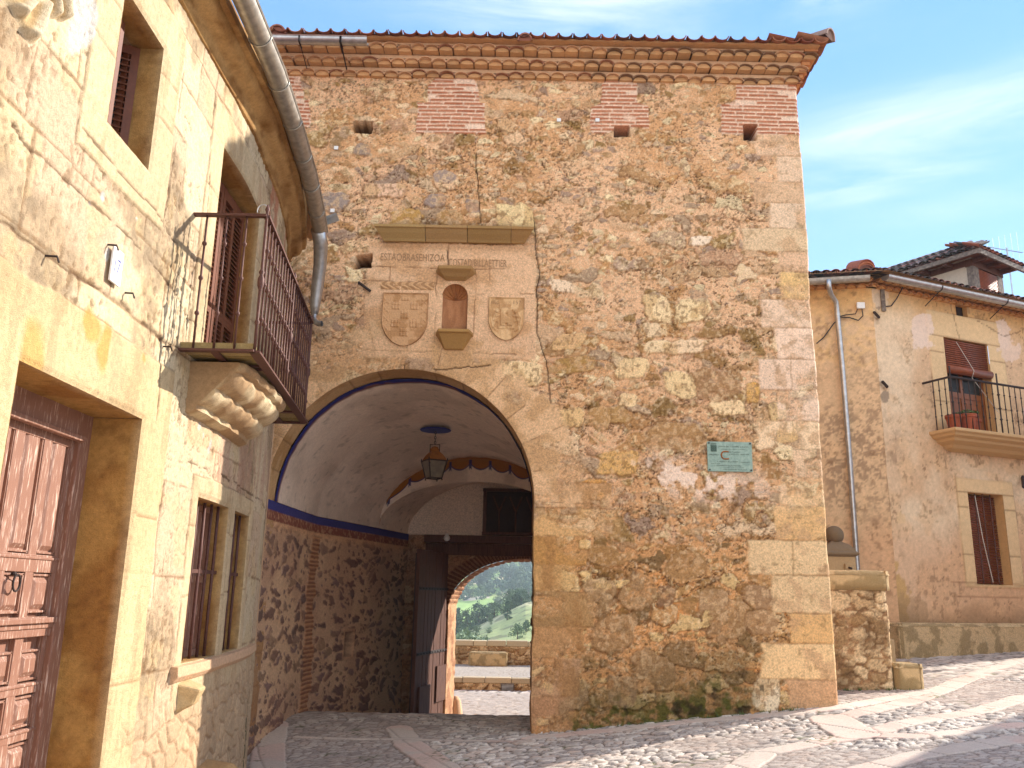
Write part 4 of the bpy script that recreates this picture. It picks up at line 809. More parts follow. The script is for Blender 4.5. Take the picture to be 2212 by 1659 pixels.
# short gutter at the left of the eave
def half_gutter(path, R, mat, parent, name='gutter', n=10, thick=.006, full=False):
    b = MB(); pts = [Vector(p) for p in path]; pr = []
    for i, p in enumerate(pts):
        t = (pts[min(i + 1, len(pts) - 1)] - pts[max(i - 1, 0)]).normalized(); s = Vector((t.y, -t.x, 0)).normalized(); pr.append((p, s, Vector((0, 0, 1))))
    prof = [(R * math.cos(a), R * math.sin(a)) for a in np.linspace(math.pi, 2 * math.pi, n)] + [(R + .012, .008), (R + .004, -.004)] + [((R - thick) * math.cos(a), (R - thick) * math.sin(a)) for a in np.linspace(2 * math.pi, math.pi, n)] + [(-R - .006, .01)]
    b.sweep(prof, pr, True); o = b.build(name, mat, smooth=True, auto=True); o.parent = parent; return o
b = None
ga = at_y(575, 88, YT - .50); gb_ = at_y(795, 90, YT - .50)
o = half_gutter([(ga.x - .6, YT - .53, gb_.z), (gb_.x, YT - .53, gb_.z)], .075, M_zinc, tower); TP(o)
b = MB()
for x in (-2.9, -2.35, gb_.x - .35):
    b = MB(); b.box((x, YT - .53, gb_.z - .08), (.02, .17, .008)); b.box((x, YT - .61, gb_.z - .04), (.02, .006, .09)); b.tube([(x, YT - .5, gb_.z - .08), (x, YT - .1, gb_.z - .16)], .006, 5)
    g = b.build('gutter_bracket', M_darkiron); g.parent = o; g.matrix_parent_inverse = Matrix.Identity(4)

# lantern hanging in the passage
def lantern():
    x, y = -1.2, 13.5; zt = 4.17; t = thing('hanging_lantern', 'old four sided iron lantern with clouded glass hanging under the passage vault', 'lantern', (x, y, 3.37))
    def P(o): o.parent = t; o.matrix_parent_inverse = Matrix.Translation((-x, -y, -3.37)); return o
    b = MB(); b.lathe((x, y, zt - .02), [(.24, 0), (.25, .012), (.23, .024)], 18); P(b.build('ceiling_plate', M_blue))
    b = MB(); zc = zt - .02
    for i in range(5): z = zc - .03 - i * .04; r = Matrix.Rotation(math.radians(90 * (i % 2)), 3, 'Z'); b.tube([Vector((x, y, z)) + r @ Vector((.014 * math.cos(a), 0, .026 * math.sin(a))) for a in np.linspace(0, 2 * math.pi, 9)], .005, 5, False)
    P(b.build('chain', M_darkiron, smooth=True))
    rot = math.radians(28)
    def sq(r, z): return [Vector((x + r * math.sqrt(2) * math.cos(rot + math.pi / 4 + k * math.pi / 2), y + r * math.sqrt(2) * math.sin(rot + math.pi / 4 + k * math.pi / 2), z)) for k in range(4)]
    b = MB(); top = sq(.085, 3.945)
    hy = [Vector((x - .075, y, 3.78)), Vector((x - .075, y, 3.93)), Vector((x + .075, y, 3.93)), Vector((x + .075, y, 3.78))]; b.tube(hy, .008, 6); P(b.build('hanging_yoke', M_darkiron))
    b = MB(); b.lathe((x, y, 0), [(.20, 3.67), (.205, 3.69), (.15, 3.76), (.105, 3.80), (.085, 3.815)], 4, rot + math.pi / 4); b.lathe((x, y, 0), [(.07, 3.815), (.075, 3.86), (.05, 3.875), (.06, 3.885), (.02, 3.90)], 12); P(b.build('lantern_roof', M_gilt))
    b = MB(); lo, hi = sq(.098, 3.395), sq(.155, 3.665)
    for k in range(4):
        b.tube([lo[k], hi[k]], .009, 5); b.tube([lo[k], lo[(k + 1) % 4]], .009, 5); b.tube([hi[k], hi[(k + 1) % 4]], .011, 5); b.lathe(lo[k] - Vector((0, 0, .035)), [(.006, 0), (.012, .012), (.006, .03)], 6); b.lathe(hi[k] + Vector((0, 0, .0)), [(.012, 0), (.008, .03), (.002, .045)], 6)
    P(b.build('frame', M_darkiron))
    for k in range(4):
        b = MB(); k2 = (k + 1) % 4; f = .06; q = [lerp(lo[k], lo[k2], f), lerp(lo[k], lo[k2], 1 - f), lerp(hi[k], hi[k2], 1 - f), lerp(hi[k], hi[k2], f)]; c = Vector((x, y, 0)); b.quad(*[Vector((c.x + (v.x - c.x) * .985, c.y + (v.y - c.y) * .985, v.z)) for v in q]); P(b.build('glass_pane', M_lampglass))
lantern()
# small lamp bulb fitting on the beam
b = MB(); p = at_y(965, 1163, 16.5); b.lathe(p - Vector((0, 0, .05)), [(.02, 0), (.05, .02), (.062, .05), (.055, .085), (.03, .11), (.03, .14)], 12); o = b.build('lamp_bulb', M_white, smooth=True); tag(o, 'small white globe lamp fixed at the dark beam inside the gate passage', 'lamp')

# plaque
def plaque():
    x0, z1 = TX(1525, 955); x1, z0 = TX(1624, 1021); z0 -= .0; y = YT - .045; t = thing('plaque', 'green bronze award plaque with dark lettering screwed to the tower wall', 'plaque', ((x0 + x1) / 2, y, (z0 + z1) / 2))
    cx_, cz_ = (x0 + x1) / 2, (z0 + z1) / 2
    def P(o): o.parent = t; o.matrix_parent_inverse = Matrix.Translation((-cx_, -y, -cz_)); return o
    w, h = x1 - x0, z1 - z0; b = MB(); b.box((cx_, y, cz_), (w, .018, h)); P(b.build('plate', M_plaque, bevel=.004))
    for sx in (-1, 1):
        for sz in (-1, 1): b = MB(); b.tube([(cx_ + sx * (w / 2 - .022), y - .005, cz_ + sz * (h / 2 - .02)), (cx_ + sx * (w / 2 - .022), y - .02, cz_ + sz * (h / 2 - .02))], .011, 8); P(b.build('bolt', M_black))
    def tx(s, u0, u1, v, hh, mat=M_plaqueink): P(text_part('lettering', s, mat, None, (x0 + u0 * w, y - .0105, z1 - v * h), (1, 0, 0), (0, 0, 1), (u1 - u0) * w, hh * h, 0.0))
    tx('Junta de Castilla y León', .25, .92, .20, .065); tx('CONSEJERIA DE FOMENTO Y TURISMO', .30, .84, .275, .03); tx('PREMIO', .05, .25, .47, .055)
    tx('DE TURISMO', .49, .73, .365, .035); tx('CASTILLA Y LEON 1994', .49, .93, .44, .035); tx('A  PEDRAZA DE LA SIERRA', .21, .68, .69, .04); tx('MUNICIPIO', .74, .94, .70, .035)
    tx('SIENDO ALCALDE', .07, .27, .755, .025); tx('D. TEODORO PASCUAL PASCUAL', .14, .74, .825, .04); tx('EL CONSEJERO DE FOMENTO Y TURISMO', .33, .80, .885, .026); tx('D. EMILIO ZAPATERO VILLALONGA', .33, .87, .95, .036)
    b = MB(); pts = [Vector((x0 + w * (.385 + .075 * math.cos(a)) + (.03 if abs(a - math.pi) > 1.75 else 0) * 1, y - .012, z1 - h * (.455 - .125 * math.sin(a)))) for a in np.linspace(math.radians(62), math.radians(298), 18)]; b.tube(pts, .0095, 6); P(b.build('horseshoe_mark', M_copper))
    s = .002; xs = np.arange(0, .075, s); zs = np.arange(0, .115, s); X, Z = np.meshgrid(xs, zs); g1 = ((np.floor(X / .0125) + np.floor(Z / .014)) % 2); cr_ = Z > .085; on = np.where(cr_, (np.abs(((X / .012) % 1) - .5) < .32) & (Z < .105 + .008 * np.sin(X * 500)), True)
    e = np.minimum(np.minimum(X, .073 - X), np.abs(Z)); col = np.where(((e < .004) | (g1 > .5) | cr_)[..., None], srgb('#4c5a50', .6), srgb('#7f9f92', .6)); keep = on[:-1, :-1] & ~((Z[:-1, :-1] > .078) & (Z[:-1, :-1] < .085))
    P(grid_mesh('crest', np.stack([X + x0 + w * .075, 0 * X + y - .0115, Z + z1 - h * .34], -1), col, M_plaster, keep))
plaque()

# ================================================================== LEFT HOUSE
house = thing('stone_house', 'sunlit cream ashlar house with iron balcony and moulded eave on the left', 'house', (-2.35, 4, 0))
def HP(o): o.parent = house; o.matrix_parent_inverse = Matrix.Translation((2.35, -4, 0)); return o
_yy = np.linspace(-4, 12, 801); _xx = np.interp(_yy, [-4, 6.9, 8.3, 9.03, 9.8, 10.3, 12], [-2.35, -2.35, -2.47, -2.58, -2.75, -2.88, -3.2])
_k = np.exp(-np.linspace(-2, 2, 41) ** 2); _k /= _k.sum(); _xx = np.convolve(np.pad(_xx, 20, 'edge'), _k, 'valid')
def xw(y): return np.interp(y, _yy, _xx)
def nrm_w(y):
    y = np.asarray(y, float); dx = (xw(y + .05) - xw(y - .05)) / .1; l = np.sqrt(1 + dx * dx); return 1 / l, -dx / l
def HX(X, Y):
    d = ray(X, Y); x = -2.4
    for _ in range(12): t = x / d.x; x = float(xw(d.y * t))
    t = x / d.x; return (d.y * t, d.z * t + EYE)
def HPt(y, z, out=0.0):
    a, b_ = nrm_w(y); return Vector((float(xw(y) + a * out), float(y + b_ * out), z))
OPEN = [(3.98, 5.40, -1.0, 2.69), (4.46, 5.04, 4.24, 5.12), (6.30, 7.52, 3.30, 5.10), (6.54, 7.40, 1.12, 2.32), (7.64, 8.26, 1.12, 2.32), (1.6, 2.2, 4.24, 5.12)]
DEEP = [.34, .20, .26, .22, .22, .2]
def ashlar(U, V, courses, seed, lo=.5, hi=1.1):
    D = np.full(U.shape, 9.); ID = np.zeros(U.shape); rnd = random.Random(seed)
    for i, (a, b_) in enumerate(zip(courses[:-1], courses[1:])):
        x = U.min() - rnd.uniform(0, .5); xs = [x]
        while x < U.max() + 1: x += rnd.uniform(lo, hi); xs.append(x)
        xs = np.array(xs); m = (V >= a) & (V < b_); k = np.searchsorted(xs, U[m]); d = np.minimum(U[m] - xs[k - 1], xs[np.minimum(k, len(xs) - 1)] - U[m])
        d = np.minimum(d, np.minimum(V[m] - a, b_ - V[m])); D[m] = d; ID[m] = hsh(k, np.full(k.shape, i), seed)
    return D, ID
def house_wall():
    s = .0125; ys = np.arange(-1.0, 10.21, s); zs = np.arange(-.6, 5.8, s)
    # keep opening edges on grid lines
    for (a, b_, c, d) in OPEN:
        for v in (a, b_): i = np.argmin(abs(ys - v)); ys[i] = v
        for v in (c, d): i = np.argmin(abs(zs - v)); zs[i] = v
    Y, Z = np.meshgrid(ys, zs)
    w1 = fbm(Y * 2.5, Z * 2.5, 800) - .5; w2 = fbm(Y * 2.5, Z * 2.5, 805) - .5; nl = fbm(Y * .8, Z * .8, 810, 5); nm = fbm(Y * 4, Z * 4, 811); nh_ = fbm(Y * 20, Z * 20, 812, 3); nv = fbm(Y * 9, Z * 2.2, 813)
    D, ID = ashlar(Y + w1 * .05, Z + w2 * .035 + .02 * np.sin(Y * 1.3), [-2, -.25, .32, .72, 1.12, 1.75, 2.38, 2.72, 3.28, 3.8, 4.24, 4.75, 5.12, 5.45, 9], 4, .45, 1.05)
    pale, grey, och, pink = C('#efd9b2', .78), C('#cdb08a', .72), C('#e6bd80', .78), C('#e2bf9e', .76)
    col = pale * np.ones(Y.shape + (1,)) * (.92 + .14 * ID)[..., None]; col = mixc(col, pink, ((ID * 37) % 1 > .6) * .6); 
    g = sstep(.47, .6, fbm(Y * 1.5 + 4, Z * 1.2, 820, 5) + .10 * np.exp(-((Z - 3.4 - .25 * (Y - 4.5)) / .5) ** 2)) ; col = mixc(col, grey, g * .8)
    g2 = sstep(.55, .62, fbm(Y * 9, Z * 7, 822)) * g; col = mixc(col, C('#9c8468', .66), g2 * .5)
    col = mixc(col, C('#e8c890', .78), sstep(.55, .66, nm) * .35)
    jw = .003 + .007 * sstep(.4, .7, nm); jm = sstep(jw + .006, jw, D) * sstep(.34, .46, fbm(Y * 1.9, Z * 1.9, 825)); h = .022 * (nl - .5) + .012 * (nm - .5) + .009 * (nh_ - .5) + .006 * (fbm(Y * 45, Z * 45, 814, 2) - .5) + .005 * (ID - .5) - jm * .005
    col = mixc(col, C('#8d6238', .66), jm * .62)
    # pits and weathered hollows
    pit = sstep(.60, .67, fbm(Y * 30, Z * 17, 830, 3)) * sstep(.36, .56, fbm(Y * 1.6, Z * 1.6, 831)); h = h - .008 * pit; col = mixc(col, C('#8f6a42', .66), pit * .6); rd_ = np.abs(fbm(Y * 4 + w1, Z * 6 + w2, 832, 5) - .5); cv_ = sstep(.012, .003, rd_) * sstep(.45, .6, fbm(Y * 1.1 + 9, Z * 1.1, 833)); col = mixc(col, C('#7d5530', .6), cv_ * .55); h = h - .005 * cv_; col = mixc(col, C('#b09a7c', .7), sstep(.5, .62, fbm(Y * 22, Z * 14, 835, 3)) * g * .55)
    # smooth surrounds of door and windows, edged by cracks
    for i, (a, b_, c, d) in enumerate(OPEN):
        f = .30 if i in (1, 2, 5) else (.16 if i > 2 else .42); e = np.maximum(np.maximum(a - f - Y - 0 * Z, Y - b_ - f), np.maximum(c - (f if i in (1, 5) else 9) - Z, Z - d - f * 1.0)) + w1 * .06
        m = sstep(.01, -.01, e) * ((Z > -2) if i != 2 else (Z > 3.3)); fc = C('#ecd2a6' if i != 0 else '#eacb98', .78) * (.92 + .16 * nl)[..., None]; fc = mixc(fc, C('#cba879', .74), sstep(.52, .64, nv) * .5); cr = sstep(.009, .002, np.abs(e)) * sstep(.38, .5, fbm(Y * 3, Z * 3, 834 + i))
        col = mixc(col, fc, m * .8); h = lerp(h, .010 + .006 * (nm - .5) + .004 * (nh_ - .5), m); h = h - .006 * cr; col = mixc(col, C('#7d5530', .64), cr * .6)
        for t in (.38, .74):   # joints of the jamb stones
            zj = lerp(max(c, 0), d, t) + .1 * hsh(np.array([i]), np.array([int(t * 10)]), 3)[0]; jj = m * sstep(.009, .003, np.abs(Z - zj + w2 * .05)) * ((Y < a) | (Y > b_)); h = h - .008 * jj; col = mixc(col, C('#8d6238', .66), jj * .5)
    # rubble and fallen plaster near the foot
    gz = ground_z(np.full(Y.shape, -2.3), Y); low = sstep(1.25, .9, Z - gz + (nl - .5) * .9) * sstep(5.7, 6.1, Y + w1)
    f1, f2, cid, _, _ = voro((Y + w1 * .2) / .2, (Z + w2 * .2) / .14, 840); st = sstep(.06, .14, f2 - f1 + (nh_ - .5) * .1); rc = mixc(np.tile(C('#d8b08a', .72), Y.shape + (1,)), C('#e2c29a', .76), st * .7) * (.85 + .25 * ((cid * 57) % 1))[..., None]
    col = mixc(col, rc, low * .85); h = lerp(h, .018 * st + .03 * (nl - .5) + .012 * (nh_ - .5), low)
    moss = sstep(.9, .5, Z - gz) * sstep(.10, .03, np.abs(Y - 9.35 + w1 * .4)) ; col = mixc(col, srgb('#56661f', .4), moss * .85)
    # ochre stains, fallen whitewash
    for (X_, Y_, r, cc) in ((185, 690, .16, '#e3ab45'), (215, 745, .18, '#e0a840'), (85, 765, .22, '#e6b35a'), (310, 780, .07, '#e2b260')):
        y0, z0 = HX(X_, Y_); dd = np.hypot((Y - y0) * 1.6 + w1 * .5 + (Z - z0) * .5, Z - z0 + w2 * .4); col = mixc(col, C(cc, .72), sstep(r, r * .55, dd) * .7)
    for (X_, Y_, r) in ((222, 425, .05), (180, 20, .16), (160, 80, .10), (195, 440, .03), (430, 925, .05), (455, 960, .06), (440, 940, .04), (295, 472, .02), (232, 545, .03)):
        y0, z0 = HX(X_, Y_); dd = np.hypot((Y - y0) * 1.2, (Z - z0) * .7) + .09 * (nm - .5) + .05 * (nh_ - .5); col = mixc(col, C('#efe6da', .66), sstep(r, r * .8, dd))
    # red render showing under the eave and streaks below the corbel
    red = sstep(.55, .62, fbm(Y * 3.5, Z * 2, 850)) * sstep(7.2, 7.8, Y) * sstep(4.6, 5.0, Z); col = mixc(col, C('#d98a66', .7), red * .7)
    pk = sstep(6.2, 7.0, Y) * sstep(3.3, 3.0, Z) * sstep(2.4, 2.6, Z); col = mixc(col, C('#dcab90', .74), pk * .5 * sstep(.35, .6, nv))
    for ck in ([(6.02, 5.8), (6.0, 5.2), (6.06, 4.6), (6.0, 4.0), (5.95, 3.3)], [(5.35, 5.4), (5.42, 4.6), (5.36, 4.05)], [(4.2, 4.05), (5.2, 4.02), (5.6, 3.98)], [(7.6, 5.4), (8.6, 5.2), (9.8, 5.15)], [(5.55, 3.3), (5.6, 2.72)], [(6.0, 2.52), (7.4, 2.56), (9.9, 2.50)], [(3.2, 3.25), (4.6, 3.3), (5.9, 3.28)], [(3.0, 3.95), (3.8, 3.7), (5.2, 3.72), (6.1, 3.55)]):
        dd = seg_dist(Y + w1 * .10, Z + w2 * .08, ck); wv = .003 + .007 * sstep(.5, .7, nm); cm = sstep(wv + .005, wv, dd) * sstep(.3, .42, fbm(Y * 5, Z * 5, 853)); h = h - .007 * cm; col = mixc(col, C('#6b4322', .6), cm * .75)
    for (a, b_, c, d) in OPEN:     # worn arrises
        dd = np.maximum(np.maximum(a - Y, Y - b_), np.maximum(c - Z, Z - d)); h = h - .012 * sstep(.035, 0, dd) * (dd > -.01); h = np.where((np.abs(dd) < .02), np.clip(h, -.012, .0), h)
    keep = np.ones((len(zs) - 1, len(ys) - 1), bool); yc = (ys[:-1] + ys[1:]) / 2; zc = (zs[:-1] + zs[1:]) / 2; YC, ZC = np.meshgrid(yc, zc)
    for (a, b_, c, d) in OPEN: keep &= ~((YC > a) & (YC < b_) & (ZC > c) & (ZC < d))
    NX, NY = nrm_w(Y); P = np.stack([xw(Y) + NX * h, Y + NY * h, Z], -1); HP(grid_mesh('wall', P, col, M_ashlar, keep, flip=False))
    # end return of the house where it meets the tower
    b = MB(); b.cur = tuple(pale); 
    zz = np.arange(-.6, 5.8, .03); xs = np.arange(0, .8, .03); Xg, Zg = np.meshgrid(xs, zz); hh = .02 * (fbm(Xg * 5, Zg * 3, 860) - .5); p = HPt(10.2, 0)
    P = np.stack([p.x - Xg, 10.2 + hh + .0 * Xg, Zg], -1); HP(grid_mesh('end_face', P, np.tile(C('#cfa986'), Xg.shape + (1,)), M_ashlar, flip=True))
    for i, (a, b_, c, d) in enumerate(OPEN): reveal(a, b_, c, d, DEEP[i], i)
def reveal(a, b_, c, d, dep, i):
    segs = []; s = .03
    colr = C('#dba95e', .74) if i == 0 else C('#dfb06a', .74)  # bounced light inside the openings is put into this ochre
    lo = max(c, -.6)
    def strip(pfun, L1, nmn, flip):
        u = np.linspace(0, L1, max(4, int(L1 / s))); v = np.linspace(0, dep, max(6, int(dep / s))); U_, V_ = np.meshgrid(u, v); n1 = fbm(U_ * 3 + i * 7, V_ * 3 + nmn * 5, 870); n2 = fbm(U_ * 14 + i, V_ * 14 + nmn, 871); hh = (.018 * (n1 - .5) + .006 * (n2 - .5)) * sstep(0, .03, V_) * sstep(dep, dep - .02, V_)
        P = pfun(U_, V_, hh); col = np.tile(colr, U_.shape + (1,)); col = mixc(col, C('#b67e3c', .72), sstep(.44, .62, n1) * .75); col = mixc(col, C('#ecd0a0', .76), sstep(.06, .0, V_) * .7); col = mixc(col, C('#8a5a2c', .66), sstep(.6, .68, n2) * .35)
        return HP(grid_mesh('reveal', P, col, M_ashlar, flip=flip))
    def W3(Y, out, Z): NX, NY = nrm_w(Y); return np.stack([xw(Y) + NX * out, Y + 0 * NY, Z], -1)
    strip(lambda U_, V_, h: W3(a + h + 0 * U_, -V_, lo + U_), d - lo, 0, False)
    strip(lambda U_, V_, h: W3(b_ - h + 0 * U_, -V_, lo + U_), d - lo, 1, True)
    strip(lambda U_, V_, h: W3(a + U_, -V_, d - h + 0 * U_), b_ - a, 2, False)
    if c > 0: strip(lambda U_, V_, h: W3(a + U_, -V_, c + h + 0 * U_), b_ - a, 3, True)
house_wall()
def house_rest():
    # masonry mass behind the facade so that nothing is paper thin
    b = MB(); b.cur = tuple(C('#cfa986'))
    for (y0, y1) in ((-1.0, 3.9), (5.45, 6.2), (8.35, 10.15)): b.box((float(xw((y0 + y1) / 2)) - .55, (y0 + y1) / 2, 2.2), (.7, y1 - y0, 5.6))
    b.box((-6.2, 4.6, 2.6), (.3, 11.2, 6.4)); b.box((-4.4, -1.1, 2.6), (3.9, .2, 6.4)); b.box((-4.5, 4.6, 2.98), (3.1, 11, .2)); b.box((-4.5, 10.1, 2.6), (3.2, .16, 6.4)); HP(b.build('back_walls', M_plaster, colors=True))
    # door: frame, leaves, panels
    xd = -2.35 - .34; b = MB(); b.box((xd - .02, 4.69, 2.63), (.10, 1.46, .16)); 
    for y in (4.04, 5.345): b.box((xd - .022, y, 1.2), (.10, .14, 3.02))
    b.box((xd + .035, 4.69, 2.53), (.05, 1.2, .035)); fr = HP(b.build('door_frame', M_wood, bevel=.006))
    b = MB(); x1 = xd - .03
    b.box((x1 - .03, 4.69, 1.15), (.03, 1.2, 2.8)); leaf = HP(b.build('door', M_wood))
    def sub(bb, name, mat, bev=.004): o = bb.build(name, mat, bevel=bev); o.parent = leaf; o.matrix_parent_inverse = Matrix.Identity(4); return o
    cols = [4.10, 4.395, 4.69, 4.985, 5.28]; bb = MB()
    for y in cols: bb.box((x1, y, 1.15), (.045, .085 if y != 4.69 else .10, 2.8))
    sub(bb, 'stile', M_wood)
    rows = [(2.56, 1.82), (1.72, 1.49), (1.30, 1.12), (1.05, .87), (.80, .62), (.55, .37), (.30, .12), (.05, -.2)]
    for zr, hh in ((2.53, .12), (1.77, .10), (1.085, .06), (.835, .06), (.585, .06), (.335, .06), (.085, .06)):
        bb = MB(); bb.box((x1 + .002, 4.69, zr), (.045, 1.18, hh)); bb.box((x1 + .026, 4.69, zr + hh * .3), (.012, 1.18, .016)); sub(bb, 'rail', M_wood)
    bb = MB(); bb.box((x1 + .01, 4.69, 1.42), (.06, 1.18, .11)); bb.box((x1 + .045, 4.69, 1.455), (.05, 1.19, .03)); bb.box((x1 + .035, 4.69, 1.425), (.03, 1.19, .03)); sub(bb, 'moulded_rail', M_wood)
    for (zt, zb) in rows:
        for ya, yb in zip(cols[:-1], cols[1:]):
            ym = (ya + yb) / 2; w = yb - ya - .085; hh = zt - zb - .01; zm = (zt + zb) / 2 - .0; bb = MB()
            bb.box((x1 - .008, ym, zm), (.018, w, hh)); 
            vs = [(x1 + .000, ym - w / 2 + .02, zm - hh / 2 + .02), (x1 + .000, ym + w / 2 - .02, zm - hh / 2 + .02), (x1 + .000, ym + w / 2 - .02, zm + hh / 2 - .02), (x1 + .000, ym - w / 2 + .02, zm + hh / 2 - .02)]
            k = .028; vs += [(x1 + .02, v[1] + (k if v[1] < ym else -k), v[2] + (k if v[2] < zm else -k)) for v in vs]; bb.add(vs, [(0, 1, 5, 4), (1, 2, 6, 5), (2, 3, 7, 6), (3, 0, 4, 7), (4, 5, 6, 7)])
            for s_ in (-1, 1): bb.box((x1 + .006, ym + s_ * (w / 2 - .008), zm), (.022, .012, hh)); bb.box((x1 + .006, ym, zm + s_ * (hh / 2 - .008)), (.022, w, .012))
            sub(bb, 'panel', M_wood, .002)
    bb = MB(); bb.tube([(x1 + .05, 4.82 + .035 * math.cos(a), 1.66 + .045 * math.sin(a)) for a in np.linspace(0, 2 * math.pi, 14)], .006, 6, False); bb.lathe((x1 + .03, 4.82, 1.70), [(.014, 0), (.014, .01), (.006, .02)], 8); sub(bb, 'knocker', M_darkiron, 0)
    # windows, shutters
    def louvre(y0, y1, z0, z1, x, name='shutter', rot=0, n=None, pivot=None):
        bb = MB(); w = y1 - y0; ym, zm = (y0 + y1) / 2, (z0 + z1) / 2
        for y in (y0 + .025, y1 - .025): bb.box((x, y, zm), (.035, .05, z1 - z0))
        for z in (z0 + .03, z1 - .03): bb.box((x, ym, z), (.035, w - .1, .06))
        n = int((z1 - z0 - .12) / .045)
        M = Matrix.Rotation(math.radians(35), 3, 'Y')
        for i in range(n): z = z0 + .07 + (i + .5) * (z1 - z0 - .14) / n; bb.box((x, ym, z), (.045, w - .1, .010), M)
        if pivot:
            R_ = Matrix.Rotation(rot, 3, 'Z'); pv = Vector((pivot[0], pivot[1], 0)); bb.v = [tuple(R_ @ (Vector(v) - pv) + pv) for v in bb.v]
        return HP(bb.build(name, M_shutter))
    louvre(4.47, 4.76, 4.25, 5.10, -2.50); o = louvre(4.75, 5.03, 4.25, 5.10, -2.50, rot=math.radians(-60), pivot=(-2.5, 5.03))
    b = MB(); b.box((-2.60, 4.75, 4.68), (.02, .56, .86)); HP(b.build('window_pane', M_glass)); b = MB()
    for y in (4.49, 4.75, 5.01): b.box((-2.57, y, 4.68), (.04, .045, .86))
    HP(b.build('window_frame', M_shutter))
    xb = float(xw(6.9)) - .20
    def bdoor(y0, y1):
        bb = MB(); w = (y1 - y0); x = xb; z0, z1 = 3.33, 5.06
        for y in (y0 + .03, (y0 + y1) / 2, y1 - .03): bb.box((x, y, (z0 + z1) / 2), (.04, .06, z1 - z0))
        for z in (z0 + .05, z0 + .6, z1 - .05): bb.box((x, (y0 + y1) / 2, z), (.038, w, .09))
        M = Matrix.Rotation(math.radians(35), 3, 'Y')
        for (ya, yb) in ((y0 + .07, (y0 + y1) / 2 - .04), ((y0 + y1) / 2 + .04, y1 - .07)):
            for i in range(int((z1 - z0 - .2) / .042)): z = z0 + .12 + i * .042; bb.box((x, (ya + yb) / 2, z), (.045, yb - ya, .009), M)
        return HP(bb.build('balcony_shutter', M_shutter))
    bdoor(6.31, 6.91); bdoor(6.92, 7.50)
    b = MB(); b.box((xb - .08, 6.9, 4.2), (.02, 1.2, 1.8)); HP(b.build('window_pane', M_glass))
    # barred ground floor windows
    for (y0, y1) in ((6.54, 7.40), (7.64, 8.26)):
        xo = float(xw((y0 + y1) / 2)); b = MB(); b.box((xo - .21, (y0 + y1) / 2, 1.72), (.02, y1 - y0, 1.2)); w = HP(b.build('inner_shutter', M_wood)); b = MB()
        for y in (y0 + .03, (y0 + y1) / 2, y1 - .03): b.box((xo - .19, y, 1.72), (.045, .05, 1.19))
        for z in (1.15, 1.72, 2.29): b.box((xo - .19, (y0 + y1) / 2, z), (.043, y1 - y0, .05))
        o = b.build('window_frame', M_wood); HP(o); n = 4 if y1 - y0 > .7 else 3
        gb = MB(); gb.box((xo - .09, (y0 + y1) / 2, 1.78), (.012, y1 - y0, .03)); g = HP(gb.build('window_grille', M_iron))
        for i in range(n + 1):
            y = y0 + (y1 - y0) * (i + .6) / (n + 1.2); bb = MB(); bb.tube([(xo - .09, y, 1.10), (xo - .09, y, 1.5), (xo - .088, y + .004, 1.9), (xo - .09, y, 2.33)], .013, 8); q = bb.build('bar', M_iron, smooth=True); q.parent = g; q.matrix_parent_inverse = Matrix.Identity(4)
    # projecting sill of the windows
    b = MB(); b.cur = tuple(C('#d6b08c'))
    path = [(HPt(y, 0, 0) + Vector((0, 0, 0)), Vector((nrm_w(y)[0], nrm_w(y)[1], 0)), Vector((0, 0, 1))) for y in np.linspace(6.35, 9.3, 18)]; b.sweep([(-.02, 1.115), (.05, 1.108), (.055, 1.04), (.02, 1.0), (-.02, .99)], path, True); HP(b.build('sill', M_ashlar, colors=True, bevel=.004))
    # moulded eave: cavetto and fillets
    b = MB(); b.cur = tuple(C('#d2a062', .72)); prof = [(-.05, 5.58), (.02, 5.60), (.035, 5.63), (.04, 5.67), (.06, 5.70), (.10, 5.715), (.14, 5.74), (.16, 5.78), (.165, 5.81), (.205, 5.825), (.215, 5.90), (-.05, 5.90)]
    ys = np.arange(-1.1, 10.16, .06); prof2 = [prof] ; vs = []; fs = []; m = len(prof); cols = []
    for i, y in enumerate(ys):
        nx_, ny_ = nrm_w(y); wv = .02 * (fbm(np.array([y * 1.7]), np.array([0.]), 880)[0] - .5)
        for (o, z) in prof: vs.append((float(xw(y) + nx_ * (o + wv)), float(y + ny_ * (o + wv)), z + wv * .5)); 
    for i in range(len(ys) - 1):
        for k in range(m): fs.append((i * m + k, i * m + (k + 1) % m, (i + 1) * m + (k + 1) % m, (i + 1) * m + k))
    b.add(vs, fs); pv = np.array(b.v); nzz = fbm(pv[:, 1] * 3, pv[:, 2] * 20, 881); nz3 = fbm(pv[:, 1] * 14, pv[:, 2] * 40, 883); b.c = [tuple(c) for c in mixc(np.tile(C('#e0b070', .74), (len(pv), 1)), C('#a8743a', .68), np.clip(sstep(.42, .62, nzz) * .7 + sstep(.6, .7, nz3) * .3, 0, 1))]
    HP(b.build('eave_moulding', M_ashlar, smooth=True, colors=True, auto=True))
    # gutter and downpipe
    gp = [Vector((-2.03, -1.2, 5.90)), Vector((-2.03, 5.5, 5.88)), Vector((-2.04, 6.4, 5.88)), Vector((-2.09, 7.3, 5.87)), Vector((-2.16, 8.2, 5.86)), Vector((-2.25, 9.0, 5.84)), Vector((-2.33, 9.6, 5.82))]
    g = HP(half_gutter(gp, .085, M_zincold, house))
    b = MB()
    for y in np.arange(1.0, 9.6, .62):
        x = np.interp(y, [p.y for p in gp], [p.x for p in gp]); z = np.interp(y, [p.y for p in gp], [p.z for p in gp]); b.tube([(x + .091 * math.cos(a), y, z + .091 * math.sin(a)) for a in np.linspace(math.pi, 2 * math.pi + .2, 10)], .006, 5)
    q = b.build('gutter_joint', M_zincold, smooth=True); q.parent = g; q.matrix_parent_inverse = Matrix.Identity(4)
